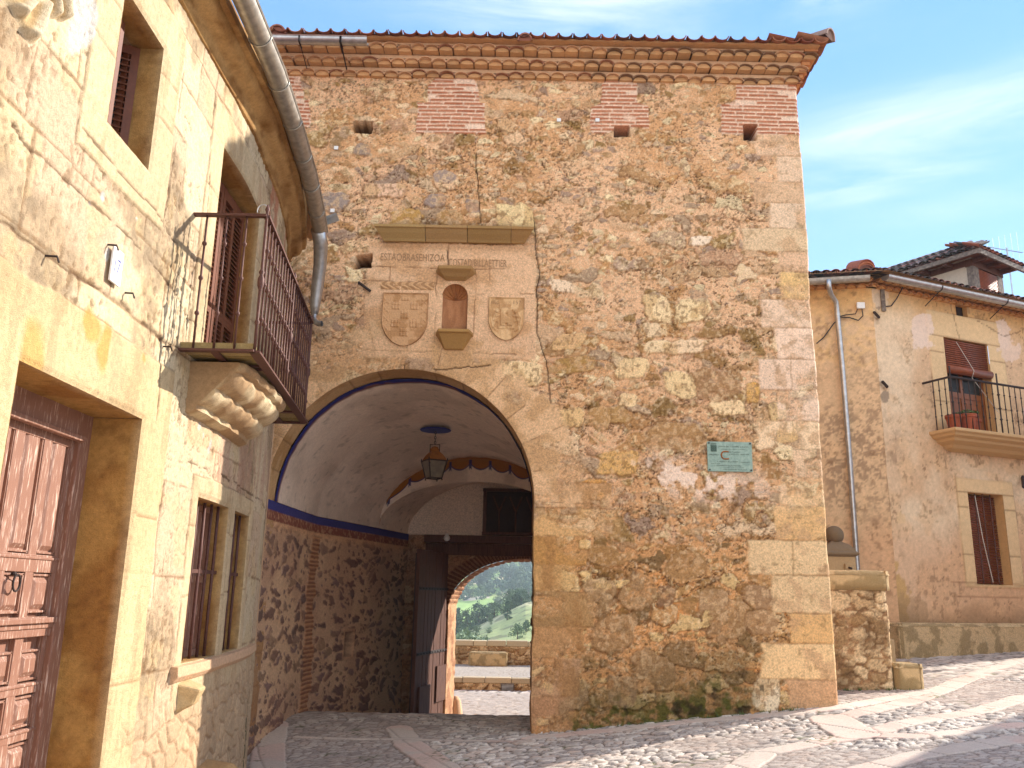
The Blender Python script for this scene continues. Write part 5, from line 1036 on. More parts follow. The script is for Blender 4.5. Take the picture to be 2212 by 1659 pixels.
    b = MB(); pts = [(-2.33, 9.5, 5.80), (-2.335, 9.7, 5.70), (-2.36, 9.85, 5.50), (-2.40, 9.95, 5.2), (-2.42, 10.0, 5.02), (-2.42, 10.02, 4.92)]; b.tube(pts, [.085, .085, .08, .072, .06, .045], 14); HP(b.build('downpipe', M_zinc, smooth=True))
    b = MB(); b.tube([(-2.42, 10.02, 4.96), (-2.42, 10.0, 4.86), (-2.39, 9.95, 4.80), (-2.34, 9.93, 4.77), (-2.30, 9.92, 4.77)], .035, 12, False); HP(b.build('spout', M_zinc, smooth=True))
    b = MB(); M = Matrix.Rotation(math.radians(28), 3, 'X') @ Matrix.Rotation(math.radians(-20), 3, 'Y'); p = at_y(712, 470, 9.55); b.box(p, (.22, .30, .006), M); b.box(p + Vector((.02, -.06, -.05)), (.2, .02, .1), M); HP(b.build('rain_chute', M_zinc))
    # roof
    b = tile_rows((-2.10, -1.2, 5.90), (0, 1, 0), (-1, 0, .30), 58, 11, seed=12, clip=lambda p: p.x < float(xw(p.y)) + .20 and p.y < 9.5, palette=('#a05a44', '#8a5244', '#b0705a', '#7a564c'), lich=.2); HP(b.build('roof', M_tile, smooth=True, auto=True))
    b = MB(); b.cur = tuple(C('#c9976a')); b.quad((-2.14, -1.2, 5.905), (-2.35, 10.2, 5.905), (-6.2, 10.2, 7.15), (-6.2, -1.2, 7.15)); HP(b.build('roof_deck', M_plaster, colors=True))
    # carved crest high on the wall
    s = .008; ys = np.arange(3.1, 4.02, s); zs = np.arange(4.0, 5.1, s); Y, Z = np.meshgrid(ys, zs); y0, z0 = 3.45, 4.62; r = np.hypot((Y - y0) / .40, (Z - z0) / .42); a = np.arctan2(Z - z0, Y - y0)
    curl = .5 + .5 * np.sin(a * 14 + r * 16 + 3 * fbm(Y * 7, Z * 7, 890)); rim = np.exp(-((r - .62) / .07) ** 2); leaf_ = sstep(.66, .74, r) * sstep(1.08, .95, r + .12 * np.sin(a * 7)) ; h = .07 * sstep(.62, .0, r) * .6 + .07 * rim + leaf_ * (.025 + .05 * curl)
    h = h + .015 * (fbm(Y * 24, Z * 24, 891) - .5) * (leaf_ + rim); on = sstep(1.1, 1.04, r + .12 * np.sin(a * 7)); h = h * on
    col = np.tile(C('#f0dcb8', .78), Y.shape + (1,)); col = mixc(col, C('#d9b070', .74), leaf_ * sstep(.3, .7, 1 - curl) * .7); keep = (on > .02)[:-1, :-1]
    HP(grid_mesh('carved_crest', np.stack([-2.352 + h, Y, Z], -1), col, M_ashlar, keep))
    # stub of stone and carved block low on the wall
    p = HPt(*HX(392, 1478)); b = MB(); b.cur = tuple(C('#e8c894', .78)); z = p.z; y = p.y
    b.add([(p.x - .05, y - .12, z + .03), (p.x - .05, y + .12, z + .05), (p.x + .16, y + .09, z - .02), (p.x + .16, y - .05, z - .03), (p.x - .05, y - .12, z - .22), (p.x - .05, y + .12, z - .20), (p.x + .11, y + .07, z - .13), (p.x + .11, y - .03, z - .14)], [(0, 1, 2, 3), (4, 7, 6, 5), (0, 3, 7, 4), (1, 5, 6, 2), (3, 2, 6, 7), (0, 4, 5, 1)]); HP(b.build('stone_stub', M_ashlar, bevel=.02, colors=True))
    # hooks
    for (X_, Y_) in ((100, 552), (268, 632), (352, 748), (232, 528)):
        y, z = HX(X_, Y_); p = HPt(y, z); b = MB(); b.tube([p - Vector((.03, 0, 0)), p + Vector((.05, .01, 0)), p + Vector((.06, .015, -.03))], .006, 6); HP(b.build('iron_hook', M_darkiron))
house_rest()
def num_tile():
    y, z = HX(243, 576); t = thing('house_number', 'small white enamel tile numbered 17 on the sunlit stone wall', 'house number', (float(xw(y)), y, z)); x = float(xw(y)) + .022
    def P(o): o.parent = t; o.matrix_parent_inverse = Matrix.Translation((-float(xw(y)), -y, -z)); return o
    b = MB(); b.box((x, y, z), (.014, .13, .21)); P(b.build('tile', M_white, bevel=.003)); P(text_part('numeral', '17', M_blue, None, (x + .008, y - .035, z - .04), (0, 1, 0), (0, 0, 1), .07, .085, 0.0))
num_tile()
# carved block resting by the foot of the house
def carved_block():
    p = Vector((-2.12, 7.0, float(ground_z(-2.2, 7.0)))); s = 20; b = MB(); b.cur = tuple(C('#dcb078', .76))
    prof = [(-.28, 0), (.18, 0), (.20, .10), (.16, .16), (.17, .22), (.10, .28), (.11, .34), (.03, .40), (.03, .46), (-.06, .52), (-.28, .55)]
    vs = []; fs = []; m = len(prof); yy_ = np.linspace(-.42, .42, 9)
    for yv in yy_:
        for (o, z) in prof: vs.append((p.x + o + .012 * math.sin(yv * 9 + z * 8), p.y + yv, p.z - .05 + z + .015 * math.sin(yv * 5)))
    for i in range(len(yy_) - 1):
        for k in range(m): fs.append((i * m + k, i * m + (k + 1) % m, (i + 1) * m + (k + 1) % m, (i + 1) * m + k))
    fs.append(tuple(range(m))); fs.append(tuple(range((len(yy_) - 1) * m + m - 1, (len(yy_) - 1) * m - 1, -1))); b.add(vs, fs)
    o = b.build('carved_block', M_ashlar, bevel=.012, colors=True); tag(o, 'weathered moulded stone block resting against the foot of the cream house', 'stone block')
carved_block()
def balcony():
    z0 = 3.28; ys = [5.86, 8.5]; xo = lambda y: float(np.interp(y, [5.86, 8.5], [-1.82, -2.07]))
    b = MB(); b.cur = tuple(C('#b59a62', .62)); pts = []
    n = 14; rnd = random.Random(5)
    for i in range(n):
        ya, yb = np.interp([i, i + 1], [0, n], ys); ya += .006; yb -= .006; zt = z0 + .055 + rnd.uniform(-.008, .012)
        vs = [(float(xw(ya)), ya, z0 + .012), (xo(ya) - .01, ya, z0 + .012), (xo(yb) - .01, yb, z0 + .012), (float(xw(yb)), yb, z0 + .012)]; vs += [(v[0], v[1], zt) for v in vs]
        b.cur = tuple(C(['#c8b07a', '#b39a60', '#a8945c', '#c9a878'][i % 4], .62)); b.add(vs, [(0, 3, 2, 1), (4, 5, 6, 7), (0, 1, 5, 4), (1, 2, 6, 5), (2, 3, 7, 6), (3, 0, 4, 7)])
    bal = HP(b.build('balcony', M_ashlar, colors=True))
    def sub(bb, name, mat=M_iron, smooth=False, bev=0): o = bb.build(name, mat, smooth=smooth, bevel=bev); o.parent = bal; o.matrix_parent_inverse = Matrix.Identity(4); return o
    f = MB()
    def bar(p, q, w, h): p = Vector(p); q = Vector(q); d = q - p; L_ = d.length; d.normalize(); s = d.cross(Vector((0, 0, 1))).normalized(); u = s.cross(d); M = Matrix((d, s, u)).transposed(); f.box((p + q) / 2, (L_, w, h), M)
    A0, A1 = Vector((xo(5.86), 5.86, z0)), Vector((xo(8.5), 8.5, z0)); B0, B1 = Vector((float(xw(5.86)) - .05, 5.86, z0)), Vector((float(xw(8.5)) - .05, 8.5, z0))
    bar(A0, A1, .075, .016); bar(A0, B0, .06, .016); bar(A1, B1, .06, .016)
    for t in (.16, .20): bar(lerp(A0, A1, t), lerp(B0, B1, t), .03, .014)
    for t in (.5, .8): bar(lerp(A0, A1, t), lerp(B0, B1, t), .06, .014)
    bar(lerp(A0, B0, .5), lerp(A1, B1, .5), .055, .014); sub(f, 'slab_frame')
    f = MB(); zt = 4.31; T0, T1 = Vector((xo(5.86), 5.86, zt)), Vector((xo(8.45) - .0, 8.45, zt)); E0, E1 = Vector((float(xw(5.86)) - .04, 5.86, zt)), Vector((float(xw(8.45)) - .04, 8.45, zt))
    bar(T0, T1, .045, .018); bar(T0, E0, .045, .018); bar(T1, E1, .045, .018); zb = z0 + .075
    sub(f, 'handrail')
    def baluster(p, stout=False):
        bb = MB(); r = .0085; knots = (.26, .52, .78) if not stout else (.1, .3, .36, .5, .85); H = zt - p.z; prof = [(r, 0)]
        for k in knots: prof += [(r, k * H - .018), (r * 2.1, k * H - .006), (r * 2.1, k * H + .006), (r, k * H + .018)]
        if stout: prof = [(r * 1.3, 0), (r * 1.3, .18 * H), (r * 2.4, .20 * H), (r * 1.3, .22 * H), (r * 1.4, .44 * H), (r * 2.9, .47 * H), (r * 2.9, .52 * H), (r * 1.5, .55 * H), (r * 2.6, .57 * H), (r * 1.3, .59 * H), (r * 1.3, H + .03), (r * 2.2, H + .05), (r * .6, H + .09)]
        else: prof.append((r, H))
        bb.lathe(p, prof, 8); return sub(bb, 'corner_post' if stout else 'baluster', M_iron, True)
    nb = 21
    for i in range(1, nb): t = i / nb; p = lerp(A0, A1, t); p.z = z0 + .01; baluster(p, i == 11)
    baluster(A0 + Vector((0, 0, .01)), True); baluster(A1 + Vector((0, -.03, .01)), True)
    for t in (.25, .5, .75): baluster(lerp(A0, B0, t) + Vector((0, 0, .01))); baluster(lerp(A1, B1, t) + Vector((0, -.04, .01)))
    bb = MB(); bb.tube([T0 + Vector((-.04 + .04 * math.cos(a), .02, .05 + .05 * math.sin(a))) for a in np.linspace(-.6, math.pi + .3, 12)], .004, 6); sub(bb, 'wire_loop', M_zinc)
    # big stone corbel beneath
    ya, yb = 6.10, 7.58; nsl = 44; yl = np.linspace(ya, yb, nsl); prof = [(-.03, 3.26), (.40, 3.26), (.41, 3.235), (.39, 3.20), (.35, 3.185), (.355, 3.15), (.33, 3.11), (.28, 3.07), (.22, 3.055), (.22, 3.02), (.19, 2.98), (.13, 2.95), (.09, 2.935), (.085, 2.90), (.04, 2.88), (-.03, 2.87)]
    vs = []; fs = []; m = len(prof); cc = []
    for y in yl:
        e = min((y - ya) / .10, (yb - y) / .18, 1); e = max(e, 0.0); k = .86 + .14 * math.sqrt(max(0, 1 - (1 - e) ** 2)); nx_, ny_ = nrm_w(y); w = .03 * (float(fbm(np.array([y * 2.4]), np.array([1.]), 895)[0]) - .5)
        for (o, z) in prof: o2 = o * k + (w if o > 0 else 0) + .006 * math.sin(y * 23 + z * 31); vs.append((float(xw(y) + nx_ * o2), y, 3.26 + (z - 3.26) * (.9 + .1 * k) + (0 if z > 3.25 else w * .6)))
    for i in range(nsl - 1):
        for k in range(m): fs.append((i * m + k, i * m + (k + 1) % m, (i + 1) * m + (k + 1) % m, (i + 1) * m + k))
    fs.append(tuple(range(m))); fs.append(tuple(range(nsl * m - 1, (nsl - 1) * m - 1, -1))); bb = MB(); bb.cur = (1, 1, 1); bb.add(vs, fs); pv = np.array(bb.v); q = fbm(pv[:, 1] * 4, pv[:, 2] * 9, 896); bb.c = [tuple(c) for c in mixc(np.tile(C('#f0d8ae', .8), (len(pv), 1)), C('#b98a5a', .7), sstep(.42, .6, q) * .7)]
    o = bb.build('stone_corbel', M_ashlar, smooth=True, colors=True, auto=True); HP(o)
balcony()

# ================================================================== CORNER HOUSE ON THE RIGHT
HC = Vector((7.25, 16.5, 0)); FD = Vector((.921, .39, 0)).normalized(); SDV = Vector((-.985, .172, 0)).normalized(); FN = Vector((FD.y, -FD.x, 0)); SN = Vector((SDV.y * -1, SDV.x, 0))
if SN.y > 0: SN = -SN
chouse = thing('corner_house', 'ochre plastered corner house with stone framed windows, balcony and dormer on the right', 'house', HC)
def CP(o): o.parent = chouse; o.matrix_parent_inverse = Matrix.Translation(-HC); return o
def onplane(X, Y, d_, off=0.0):
    n = Vector((d_.y, -d_.x, 0)); r = ray(X, Y); o = HC + n * off; t = (o.dot(n)) / r.dot(n); p = r * t; return ((p - HC).dot(d_), p.z + EYE)
def FX(X, Y, off=0.0): return onplane(X, Y, FD, off)
def FP(s, z, out=0.0): return HC + FD * s + FN * out + Vector((0, 0, z))
ZT = 7.90; ZB = 1.25
bo = [FX(2037, 740)[0], FX(2133, 760)[0], 0, FX(2037, 728)[1]]; bo[2] = FX(2075, 942)[1] + .05
wo_ = [FX(2088, 1064)[0], FX(2164, 1070)[0], FX(2107, 1262)[1], FX(2087, 1063)[1]]
vt = [FX(2064, 672)[0], FX(2088, 672)[0], FX(2076, 684)[1], FX(2076, 660)[1]]
COPEN = [tuple(bo), tuple(wo_), tuple(vt), (7.2, 8.2, bo[2], bo[3]), (7.4, 8.2, wo_[2], wo_[3])]
print('corner openings', [[round(v, 2) for v in o] for o in COPEN], 'gutter', FX(2212, 670))
def plaster_field(S, Z, seed, front):
    nl = fbm(S * .5, Z * .5, seed, 5); nm = fbm(S * 2, Z * 2, seed + 1); nh_ = fbm(S * 11, Z * 11, seed + 2, 3); w1 = nm - .5
    col = np.tile(C('#ebd0b0' if front else '#e2c09a'), S.shape + (1,)); col = mixc(col, C('#d8b08a'), sstep(.42, .62, nl) * .8); col = mixc(col, C('#e6c096'), sstep(.5, .62, nm) * .5)
    dn = sstep(.47, .62, fbm(S * 1.1 + 3, Z * .8, seed + 3, 5)) * (np.exp(-((S - 1.2) / 1.3) ** 2 - ((Z - 4.2) / 1.5) ** 2) if front else np.exp(-((Z - 4.5) / 2.0) ** 2) * .7)
    gr = sstep(.46, .58, .5 * fbm(S * 7, Z * 7, seed + 4) + .5 * fbm(S * 26, Z * 26, seed + 5, 3)); col = mixc(col, C('#94745e', .7), dn * gr * .9)
    top = sstep(ZT - .9, ZT - .1, Z + .3 * w1); col = mixc(col, C('#dba964'), top * .7)
    col = mixc(col, C('#dcaa84'), sstep(3.3, 2.6, Z) * .5)
    gx_ = fbm(S * 24, Z * 24, seed + 6, 2); col = col * (.86 + .28 * gx_)[..., None]; col = mixc(col, C('#8f6a4a', .8), sstep(.60, .68, nh_ + .3 * (gx_ - .5)) * sstep(.4, .6, nm) * .5); rd = np.abs(fbm(S * 1.6, Z * 1.6, seed + 7, 5) - .5); col = mixc(col, C('#8a5c3c', .7), sstep(.006, .001, rd) * sstep(.45, .55, nl) * .6)
    h = .02 * (nl - .5) + .012 * (nm - .5) + .006 * (nh_ - .5)
    return h, col, nm, nh_, w1
def corner_walls():
    s = .03; ss = np.arange(0, 12.5, s); zs = np.arange(.3, ZT + .02, s)
    for (a, b_, c, d) in COPEN:
        for v in (a, b_): ss[np.argmin(abs(ss - v))] = v
        for v in (c, d): zs[np.argmin(abs(zs - v))] = v
    S, Z = np.meshgrid(ss, zs); h, col, nm, nh_, w1 = plaster_field(S, Z, 900, True); fw = nh_ - .5
    # dressed stone surrounds
    for i, (a, b_, c, d) in enumerate(COPEN):
        if i == 2: continue
        wL, wR, tp, bt = (.42, .5, .55, 0) if i in (0, 3) else (.30, .34, .28, 0)
        m = ((S > a - wL + fw * .03) & (S < b_ + wR + fw * .03) & (Z > c - (.0 if i in (0, 3) else .06)) & (Z < d + tp)).astype(float)
        fc = C('#e8c79a') * (.92 + .18 * nm)[..., None]; col = mixc(col, fc, m * .85); h = lerp(h, .02 + .003 * nm, m)
        dd = np.maximum(np.maximum(a - wL - S, S - b_ - wR), np.maximum(c - Z, Z - d - tp)); ln = sstep(.02, .006, np.abs(dd)); col = mixc(col, C('#a9784c', .7), ln * .5 * sstep(.3, .5, nm))
        for zj in (c + (d - c) * .31, c + (d - c) * .83, d): ln = sstep(.018, .006, np.abs(Z - zj + fw * .02)) * m * ((S < a) | (S > b_) | (zj == d)); h = h - .006 * ln; col = mixc(col, C('#9c6f46', .7), ln * .6)
    # pale patches, grey cement repairs, scored lines in the plinth
    def patch(X_, Y_, r, ca, k=1.0, asp=1.0, st=1.0):
        s0, z0 = FX(X_, Y_); dd = np.hypot((S - s0) * asp, (Z - z0)) + r * 1.9 * (fbm(S * 3.3, Z * 3.3, 940, 5) - .5) + r * .35 * fw; m = sstep(r, r * .93, dd) * k; return mixc(col, C(ca), m)
    col = patch(1990, 727, .46, '#efd5c4', .9, 1.5); col = patch(2170, 720, .40, '#efd5c4', .85, 1.8); col = patch(2185, 760, .30, '#ecd0bd', .8); col = patch(1882, 736, .22, '#a0886c', .95, 1.8); col = patch(1913, 857, .16, '#a08c78', .9, 1.3); col = patch(1898, 650, .14, '#a08a78', .9, 1.6); col = patch(1903, 640, .2, '#ead0b4', .7)
    col = patch(1945, 1115, .14, '#e9c79c', .8, 1); col = patch(1935, 1290, .5, '#c79f5c', .7, 1.4); col = patch(1960, 1335, .4, '#a88a68', .5, .8)
    for zj in (2.05, 1.78): ln = sstep(.02, .008, np.abs(Z - zj + .02 * np.sin(S))) * (S > 1.4); h = h - .004 * ln; col = mixc(col, C('#a9744c', .7), ln * .5)
    for ck in ([(2.2, ZT), (2.3, 7.0), (2.4, 6.0), (2.6, 4.4)], [(3.0, 7.55), (3.7, 7.3), (4.3, 7.5)], [(5.6, 7.5), (5.7, 6.4)]):
        cm = sstep(.02, .006, seg_dist(S + w1 * .2, Z + fw * .06, ck)); col = mixc(col, C('#8a5c3c', .6), cm * .6); h = h - .006 * cm
    damp = sstep(1.7, 1.25, Z + w1 * .5); col = mixc(col, C('#a5835c', .7), damp * .5)
    keep = np.ones((len(zs) - 1, len(ss) - 1), bool); sc = (ss[:-1] + ss[1:]) / 2; zc = (zs[:-1] + zs[1:]) / 2; SC_, ZC = np.meshgrid(sc, zc)
    for (a, b_, c, d) in COPEN: keep &= ~((SC_ > a) & (SC_ < b_) & (ZC > c) & (ZC < d))
    h = h + .02 * sstep(.06, 0, S) * 0
    P = np.stack([HC.x + FD.x * S + FN.x * h, HC.y + FD.y * S + FN.y * h, Z], -1); CP(grid_mesh('front_wall', P, col, M_plaster, keep))
    for (a, b_, c, d) in COPEN:
        b = MB(); dep = .28; b.cur = tuple(C('#d6a872')); q = lambda s_, z_, o: FP(s_, z_, o)
        b.quad(q(a, c, .012), q(a, d, .012), q(a, d, -dep), q(a, c, -dep)); b.quad(q(b_, c, .012), q(b_, d, .012), q(b_, d, -dep), q(b_, c, -dep)); b.quad(q(a, d, .012), q(b_, d, .012), q(b_, d, -dep), q(a, d, -dep)); b.quad(q(a, c, .012), q(b_, c, .012), q(b_, c, -dep), q(a, c, -dep)); CP(b.build('reveal', M_plaster, colors=True))
    ss = np.arange(0, 3.6, s); S, Z = np.meshgrid(ss, np.arange(.2, ZT + .02, s)); h, col, nm, nh_, w1 = plaster_field(S + 30, Z, 950, False)
    f1, f2, cid, _, _ = voro(S / .32 + w1, Z / .26, 960); rub = sstep(6.0, 6.4, Z + w1) * sstep(.3, .1, f2 - f1); col = mixc(col, C('#efc88c'), rub * .35)
    P = np.stack([HC.x + SDV.x * S + SN.x * h, HC.y + SDV.y * S + SN.y * h, Z], -1); CP(grid_mesh('side_wall', P, col, M_plaster, flip=True))
    b = MB(); b.cur = tuple(C('#dcab72')); f = [HC + FD * 12.45, HC + FD * 12.45 - FN * 3.2, HC + FD * 1.0 - FN * 3.2, HC + SDV * 3.4 - SN * 2.2, HC + SDV * 3.5]
    for p, q in zip(f[:-1], f[1:]): b.quad(Vector((p.x, p.y, -.9)), Vector((q.x, q.y, -.9)), Vector((q.x, q.y, ZT)), Vector((p.x, p.y, ZT)))
    CP(b.build('back_walls', M_plaster, colors=True))
corner_walls()
def corner_rest():
    q = FP; a, b_, c, d = COPEN[0]
    def fbox(bb, s0, s1, z0, z1, o0, o1): vs = [q(s, z, o) for s in (s0, s1) for z in (z0, z1) for o in (o0, o1)]; bb.add(vs, [(0, 1, 3, 2), (4, 6, 7, 5), (0, 4, 5, 1), (2, 3, 7, 6), (0, 2, 6, 4), (1, 5, 7, 3)])
    # balcony door with glazed leaves
    mid = (a + b_) / 2; bb = MB(); dep = -.22
    for s in (a + .05, mid, b_ - .05): fbox(bb, s - .05, s + .05, c, d, dep - .02, dep + .03)
    for z0, z1 in ((c, c + .12), (c + (d - c) * .40, c + (d - c) * .46), (d - .1, d)): fbox(bb, a, b_, z0, z1, dep - .018, dep + .028)
    door = CP(bb.build('balcony_door', M_varn)); 
    def sub(o, par): o.parent = par; o.matrix_parent_inverse = Matrix.Identity(4); return o
    for s0, s1 in ((a + .1, mid - .05), (mid + .05, b_ - .1)):
        bb = MB(); fbox(bb, s0, s1, c + .12, c + (d - c) * .40, dep - .01, dep + .012); fbox(bb, s0 + .05, s1 - .05, c + .2, c + (d - c) * .36, dep, dep + .022); sub(bb.build('door_panel', M_varn), door)
        bb = MB(); fbox(bb, s0, s1, c + (d - c) * .46, d - .1, dep - .005, dep + .005); sub(bb.build('glass_pane', M_glass), door)
    bb = MB(); zb = d - .62
    def blind(par, s0, s1, z0, z1, out, mat, roll):
        bb = MB(); n = int((z1 - z0) / .045)
        for i in range(n): z = z0 + (z1 - z0) * (i + .5) / n; bb.tube([q(s0, z, out), q(s1, z, out)], .019, 6)
        o = CP(bb.build('blind', mat, smooth=True)); 
        if roll: bb = MB(); bb.tube([q(s0, z0 - .06, out + .04), q(s1, z0 - .06, out + .04)], .09, 12); sub(bb.build('blind_roll', mat, smooth=True), o)
        return o
    bl = blind(None, a + .02, b_ + .0, zb, d - .02, -.04, M_blind, True)
    bb = MB(); bb.tube([q(mid - .25, d - .05, -.01), q(mid + .05, zb - .05, .1), q(mid + .02, zb - .2, .06), q(b_ + .1, c + .55, .02)], .007, 5); sub(bb.build('cord', M_rope), bl)
    a2, b2, c2, d2 = COPEN[1]; bl = blind(None, a2 + .02, b2 - .0, c2 + .02, d2 - .03, -.20, M_blind, False); g = MB()
    for i in range(4): s = a2 + (b2 - a2) * (i + .5) / 4.6; g.tube([q(s, c2, -.09), q(s, d2, -.09)], .012, 6)
    gr = CP(g.build('window_grille', M_iron)); bb = MB(); bb.tube([q(a2 + .3, d2 - .05, -.06), q(a2 + .38, (c2 + d2) / 2, -.05), q(a2 + .55, c2 + .05, -.06)], .009, 5); sub(bb.build('cord', M_rope), bl)
    a3, b3, c3, d3 = COPEN[2]; bb = MB(); fbox(bb, a3, b3, c3, d3, -.12, -.1); CP(bb.build('vent_recess', M_dark))
    for k in (3, 4):
        a4, b4, c4, d4 = COPEN[k]; bb = MB(); fbox(bb, a4, b4, c4, d4, -.24, -.2); CP(bb.build('window_shutter', M_blind))
    # balcony
    s0 = FX(2008, 945, .0)[0]; s1 = s0 + 3.6; pr = .62; zs_ = c - .10
    bb = MB(); bb.cur = tuple(C('#c8a67c')); prof = [(pr, zs_ + .06), (pr, zs_ + .0), (pr - .06, zs_ - .03), (pr - .08, zs_ - .07), (pr - .18, zs_ - .10), (pr - .20, zs_ - .15), (pr - .36, zs_ - .20), (pr - .42, zs_ - .26), (.02, zs_ - .30)]
    rings = [[q(s0 + (pr - o) * .9, z, -.05), q(s0 + (pr - o) * .9, z, o), q(s1 - (pr - o) * .9, z, o), q(s1 - (pr - o) * .9, z, -.05)] for (o, z) in prof]; vs = [p for r in rings for p in r]; fs = [(3, 2, 1, 0)]
    for i in range(len(rings) - 1):
        for k in range(4): k2 = (k + 1) % 4; fs.append((i * 4 + k, i * 4 + k2, (i + 1) * 4 + k2, (i + 1) * 4 + k))
    e = (len(rings) - 1) * 4; fs.append((e, e + 1, e + 2, e + 3)); bb.add(vs, fs); bal = CP(bb.build('balcony', M_carve, colors=True, bevel=.01))
    zt = zs_ + .06 + 1.02; f = MB(); i0 = .07; o_ = pr - .06; f.tube([q(s0 + i0 - .12, zt - .03, .0), q(s0 + i0, zt, o_), q(s1 - i0, zt, o_), q(s1 - i0, zt, 0)], .024, 6); sub(f.build('handrail', M_darkiron), bal)
    def bal_bar(p, stout=False):
        r = .011 * (1.6 if stout else 1); H = zt - p.z; prof = [(r, 0)]; 
        for k in (.28, .5, .78): prof += [(r, k * H - .02), (r * 2, k * H), (r, k * H + .02)]
        prof.append((r, H + (.22 if stout else 0))); b2_ = MB(); b2_.lathe(p, prof, 6); sub(b2_.build('baluster', M_darkiron, smooth=True), bal)
    n = 21
    for i in range(n + 1): bal_bar(q(lerp(s0 + i0, s1 - i0, i / n), zs_ + .06, o_), i in (0, 8, n))
    for i in range(1, 4): bal_bar(q(s0 + i0, zs_ + .06, o_ * i / 4)); bal_bar(q(s1 - i0, zs_ + .06, o_ * i / 4))
    global make_ledge
    def make_ledge():
        o = rub_box('footing_ledge', -.45, 12.3, -.44, .05, .25, ZB + .03, 970, None, None, .05, True, M_rubble); me = o.data; co = np.zeros(len(me.vertices) * 3, np.float32); me.vertices.foreach_get('co', co); co = co.reshape(-1, 3)
        co[:, 1] += .05 * (fbm(co[:, 0] * .8, co[:, 2] * 0, 971) - .5) - .05 * sstep(1.2, .3, co[:, 2]) * fbm(co[:, 0] * 3, co[:, 2] * 3, 972); x = HC.x + FD.x * co[:, 0] - FN.x * co[:, 1]; y = HC.y + FD.y * co[:, 0] - FN.y * co[:, 1]; co[:, 0] = x; co[:, 1] = y; me.vertices.foreach_set('co', co.ravel()); me.update(); CP(o)
    # eave tiles, roof
    def eave(o, e, n, dirn):
        bb = MB(); rnd = random.Random(9)
        for row, (z, out) in enumerate(((ZT - .08, .12), (ZT + .02, .22))):
            for i in range(n):
                p = o + e * (.2 * (i + .5 * row)) + Vector((0, 0, z)); bb.cur = tuple(C('#c08858') * rnd.uniform(.8, 1.1)); R = .105; m = 6; w = m + 1; vs = []; fs = []
                for (rad, t) in ((R, out), (R - .02, out), (R, -.02), (R - .02, -.02)):
                    for k in range(w): an = math.pi * k / m; vs.append(p + e * (rad * math.cos(an)) + Vector((0, 0, rad * .7 * math.sin(an))) + dirn * t)
                for k in range(m): fs += [(k, k + 1, w + k + 1, w + k), (k, 2 * w + k, 2 * w + k + 1, k + 1), (w + k, w + k + 1, 3 * w + k + 1, 3 * w + k)]
                bb.add(vs, fs)
                bb.cur = tuple(C('#d8a56c') * rnd.uniform(.85, 1.05)); vs = [p + dirn * (out - .05) + Vector((0, 0, 0))] + [p + e * ((R - .02) * math.cos(math.pi * k / m)) + Vector((0, 0, (R - .02) * .7 * math.sin(math.pi * k / m))) + dirn * (out - .05) for k in range(w)]; vs2 = [v - dirn * out for v in vs]
                bb.add(vs + vs2, [(0, k + 1, k + 2) for k in range(m)] + [(0, w + 1, w + 2, 1), (0, w, 2 * w + 1, w + 1)])
        return CP(bb.build('eave_tiles', M_tile, smooth=True, auto=True, colors=True))
    eave(HC.copy(), FD, 62, FN); eave(HC + SDV * .0, SDV, 17, SN)
    sp = .30; PALR = ('#9a6658', '#7a5850', '#a8786a', '#6a5450')
    o1 = HC + FN * .34 + SN * .05 + Vector((0, 0, ZT + .14)); cl = lambda p: True
    dF = (-FN + Vector((0, 0, sp))); bt = tile_rows(o1 + FD * .0, FD, dF, 66, 10, pitch=.19, ln=.45, seed=21, palette=PALR, lich=.35, clip=lambda p: (p - o1).dot(FD) > -(p - o1).dot(FN) * .45 - .1 - 0 * p.x); rf = CP(bt.build('roof', M_tile, smooth=True, auto=True))
    o2 = HC + SN * .32 + FN * .05 + Vector((0, 0, ZT + .12)); dS = (-SN + Vector((0, 0, sp))); bt = tile_rows(o2 + SDV * 3.7, -SDV, dS, 21, 10, pitch=.19, ln=.45, seed=22, palette=PALR, lich=.4, clip=lambda p: (p - o2).dot(SDV) > -(p - o2).dot(SN) * .3 - .1); sub(bt.build('roof_tiles', M_tile, smooth=True, auto=True), rf)
    bb = MB(); bb.cur = tuple(C('#c79868')); up = lambda v, k: v - FN * k + Vector((0, 0, sp * k)); A_ = HC + FN * .38 + SN * .2 + Vector((0, 0, ZT + .1)); B_ = HC + FD * 12.6 + FN * .38 + Vector((0, 0, ZT + .1)); D_ = HC + SDV * 3.6 + SN * .38 + Vector((0, 0, ZT + .1))
    bb.quad(A_, B_, up(B_, 3.2), up(A_, 3.2) + FD * 1.5); bb.quad(A_, up(A_, 3.2) + FD * 1.5, D_ - SN * 2.2 + Vector((0, 0, .9)), D_); sub(bb.build('roof_deck', M_plaster, colors=True), rf)
    # hip ridge tile near the corner, a stack of curved tiles
    p = at_y(1872, 582, 16.9); 
    for k in range(3): g = ridge_tile(p + Vector((0, 0, -.06 * k + .02)), (-.2, 1, .35), .2 - .0 * k, ['#a86850', '#c07a58', '#8a6054'][k], .5).build('ridge_tile', M_tile, smooth=True, auto=True); sub(g, rf); g.matrix_parent_inverse = Matrix.Identity(4)
    # gutters and downpipe
    zg = ZT + .03; gF = half_gutter([HC + FN * .42 + FD * (-.05 + k) + Vector((0, 0, zg)) for k in np.linspace(0, 12.6, 8)], .10, M_zinc, chouse); CP(gF)
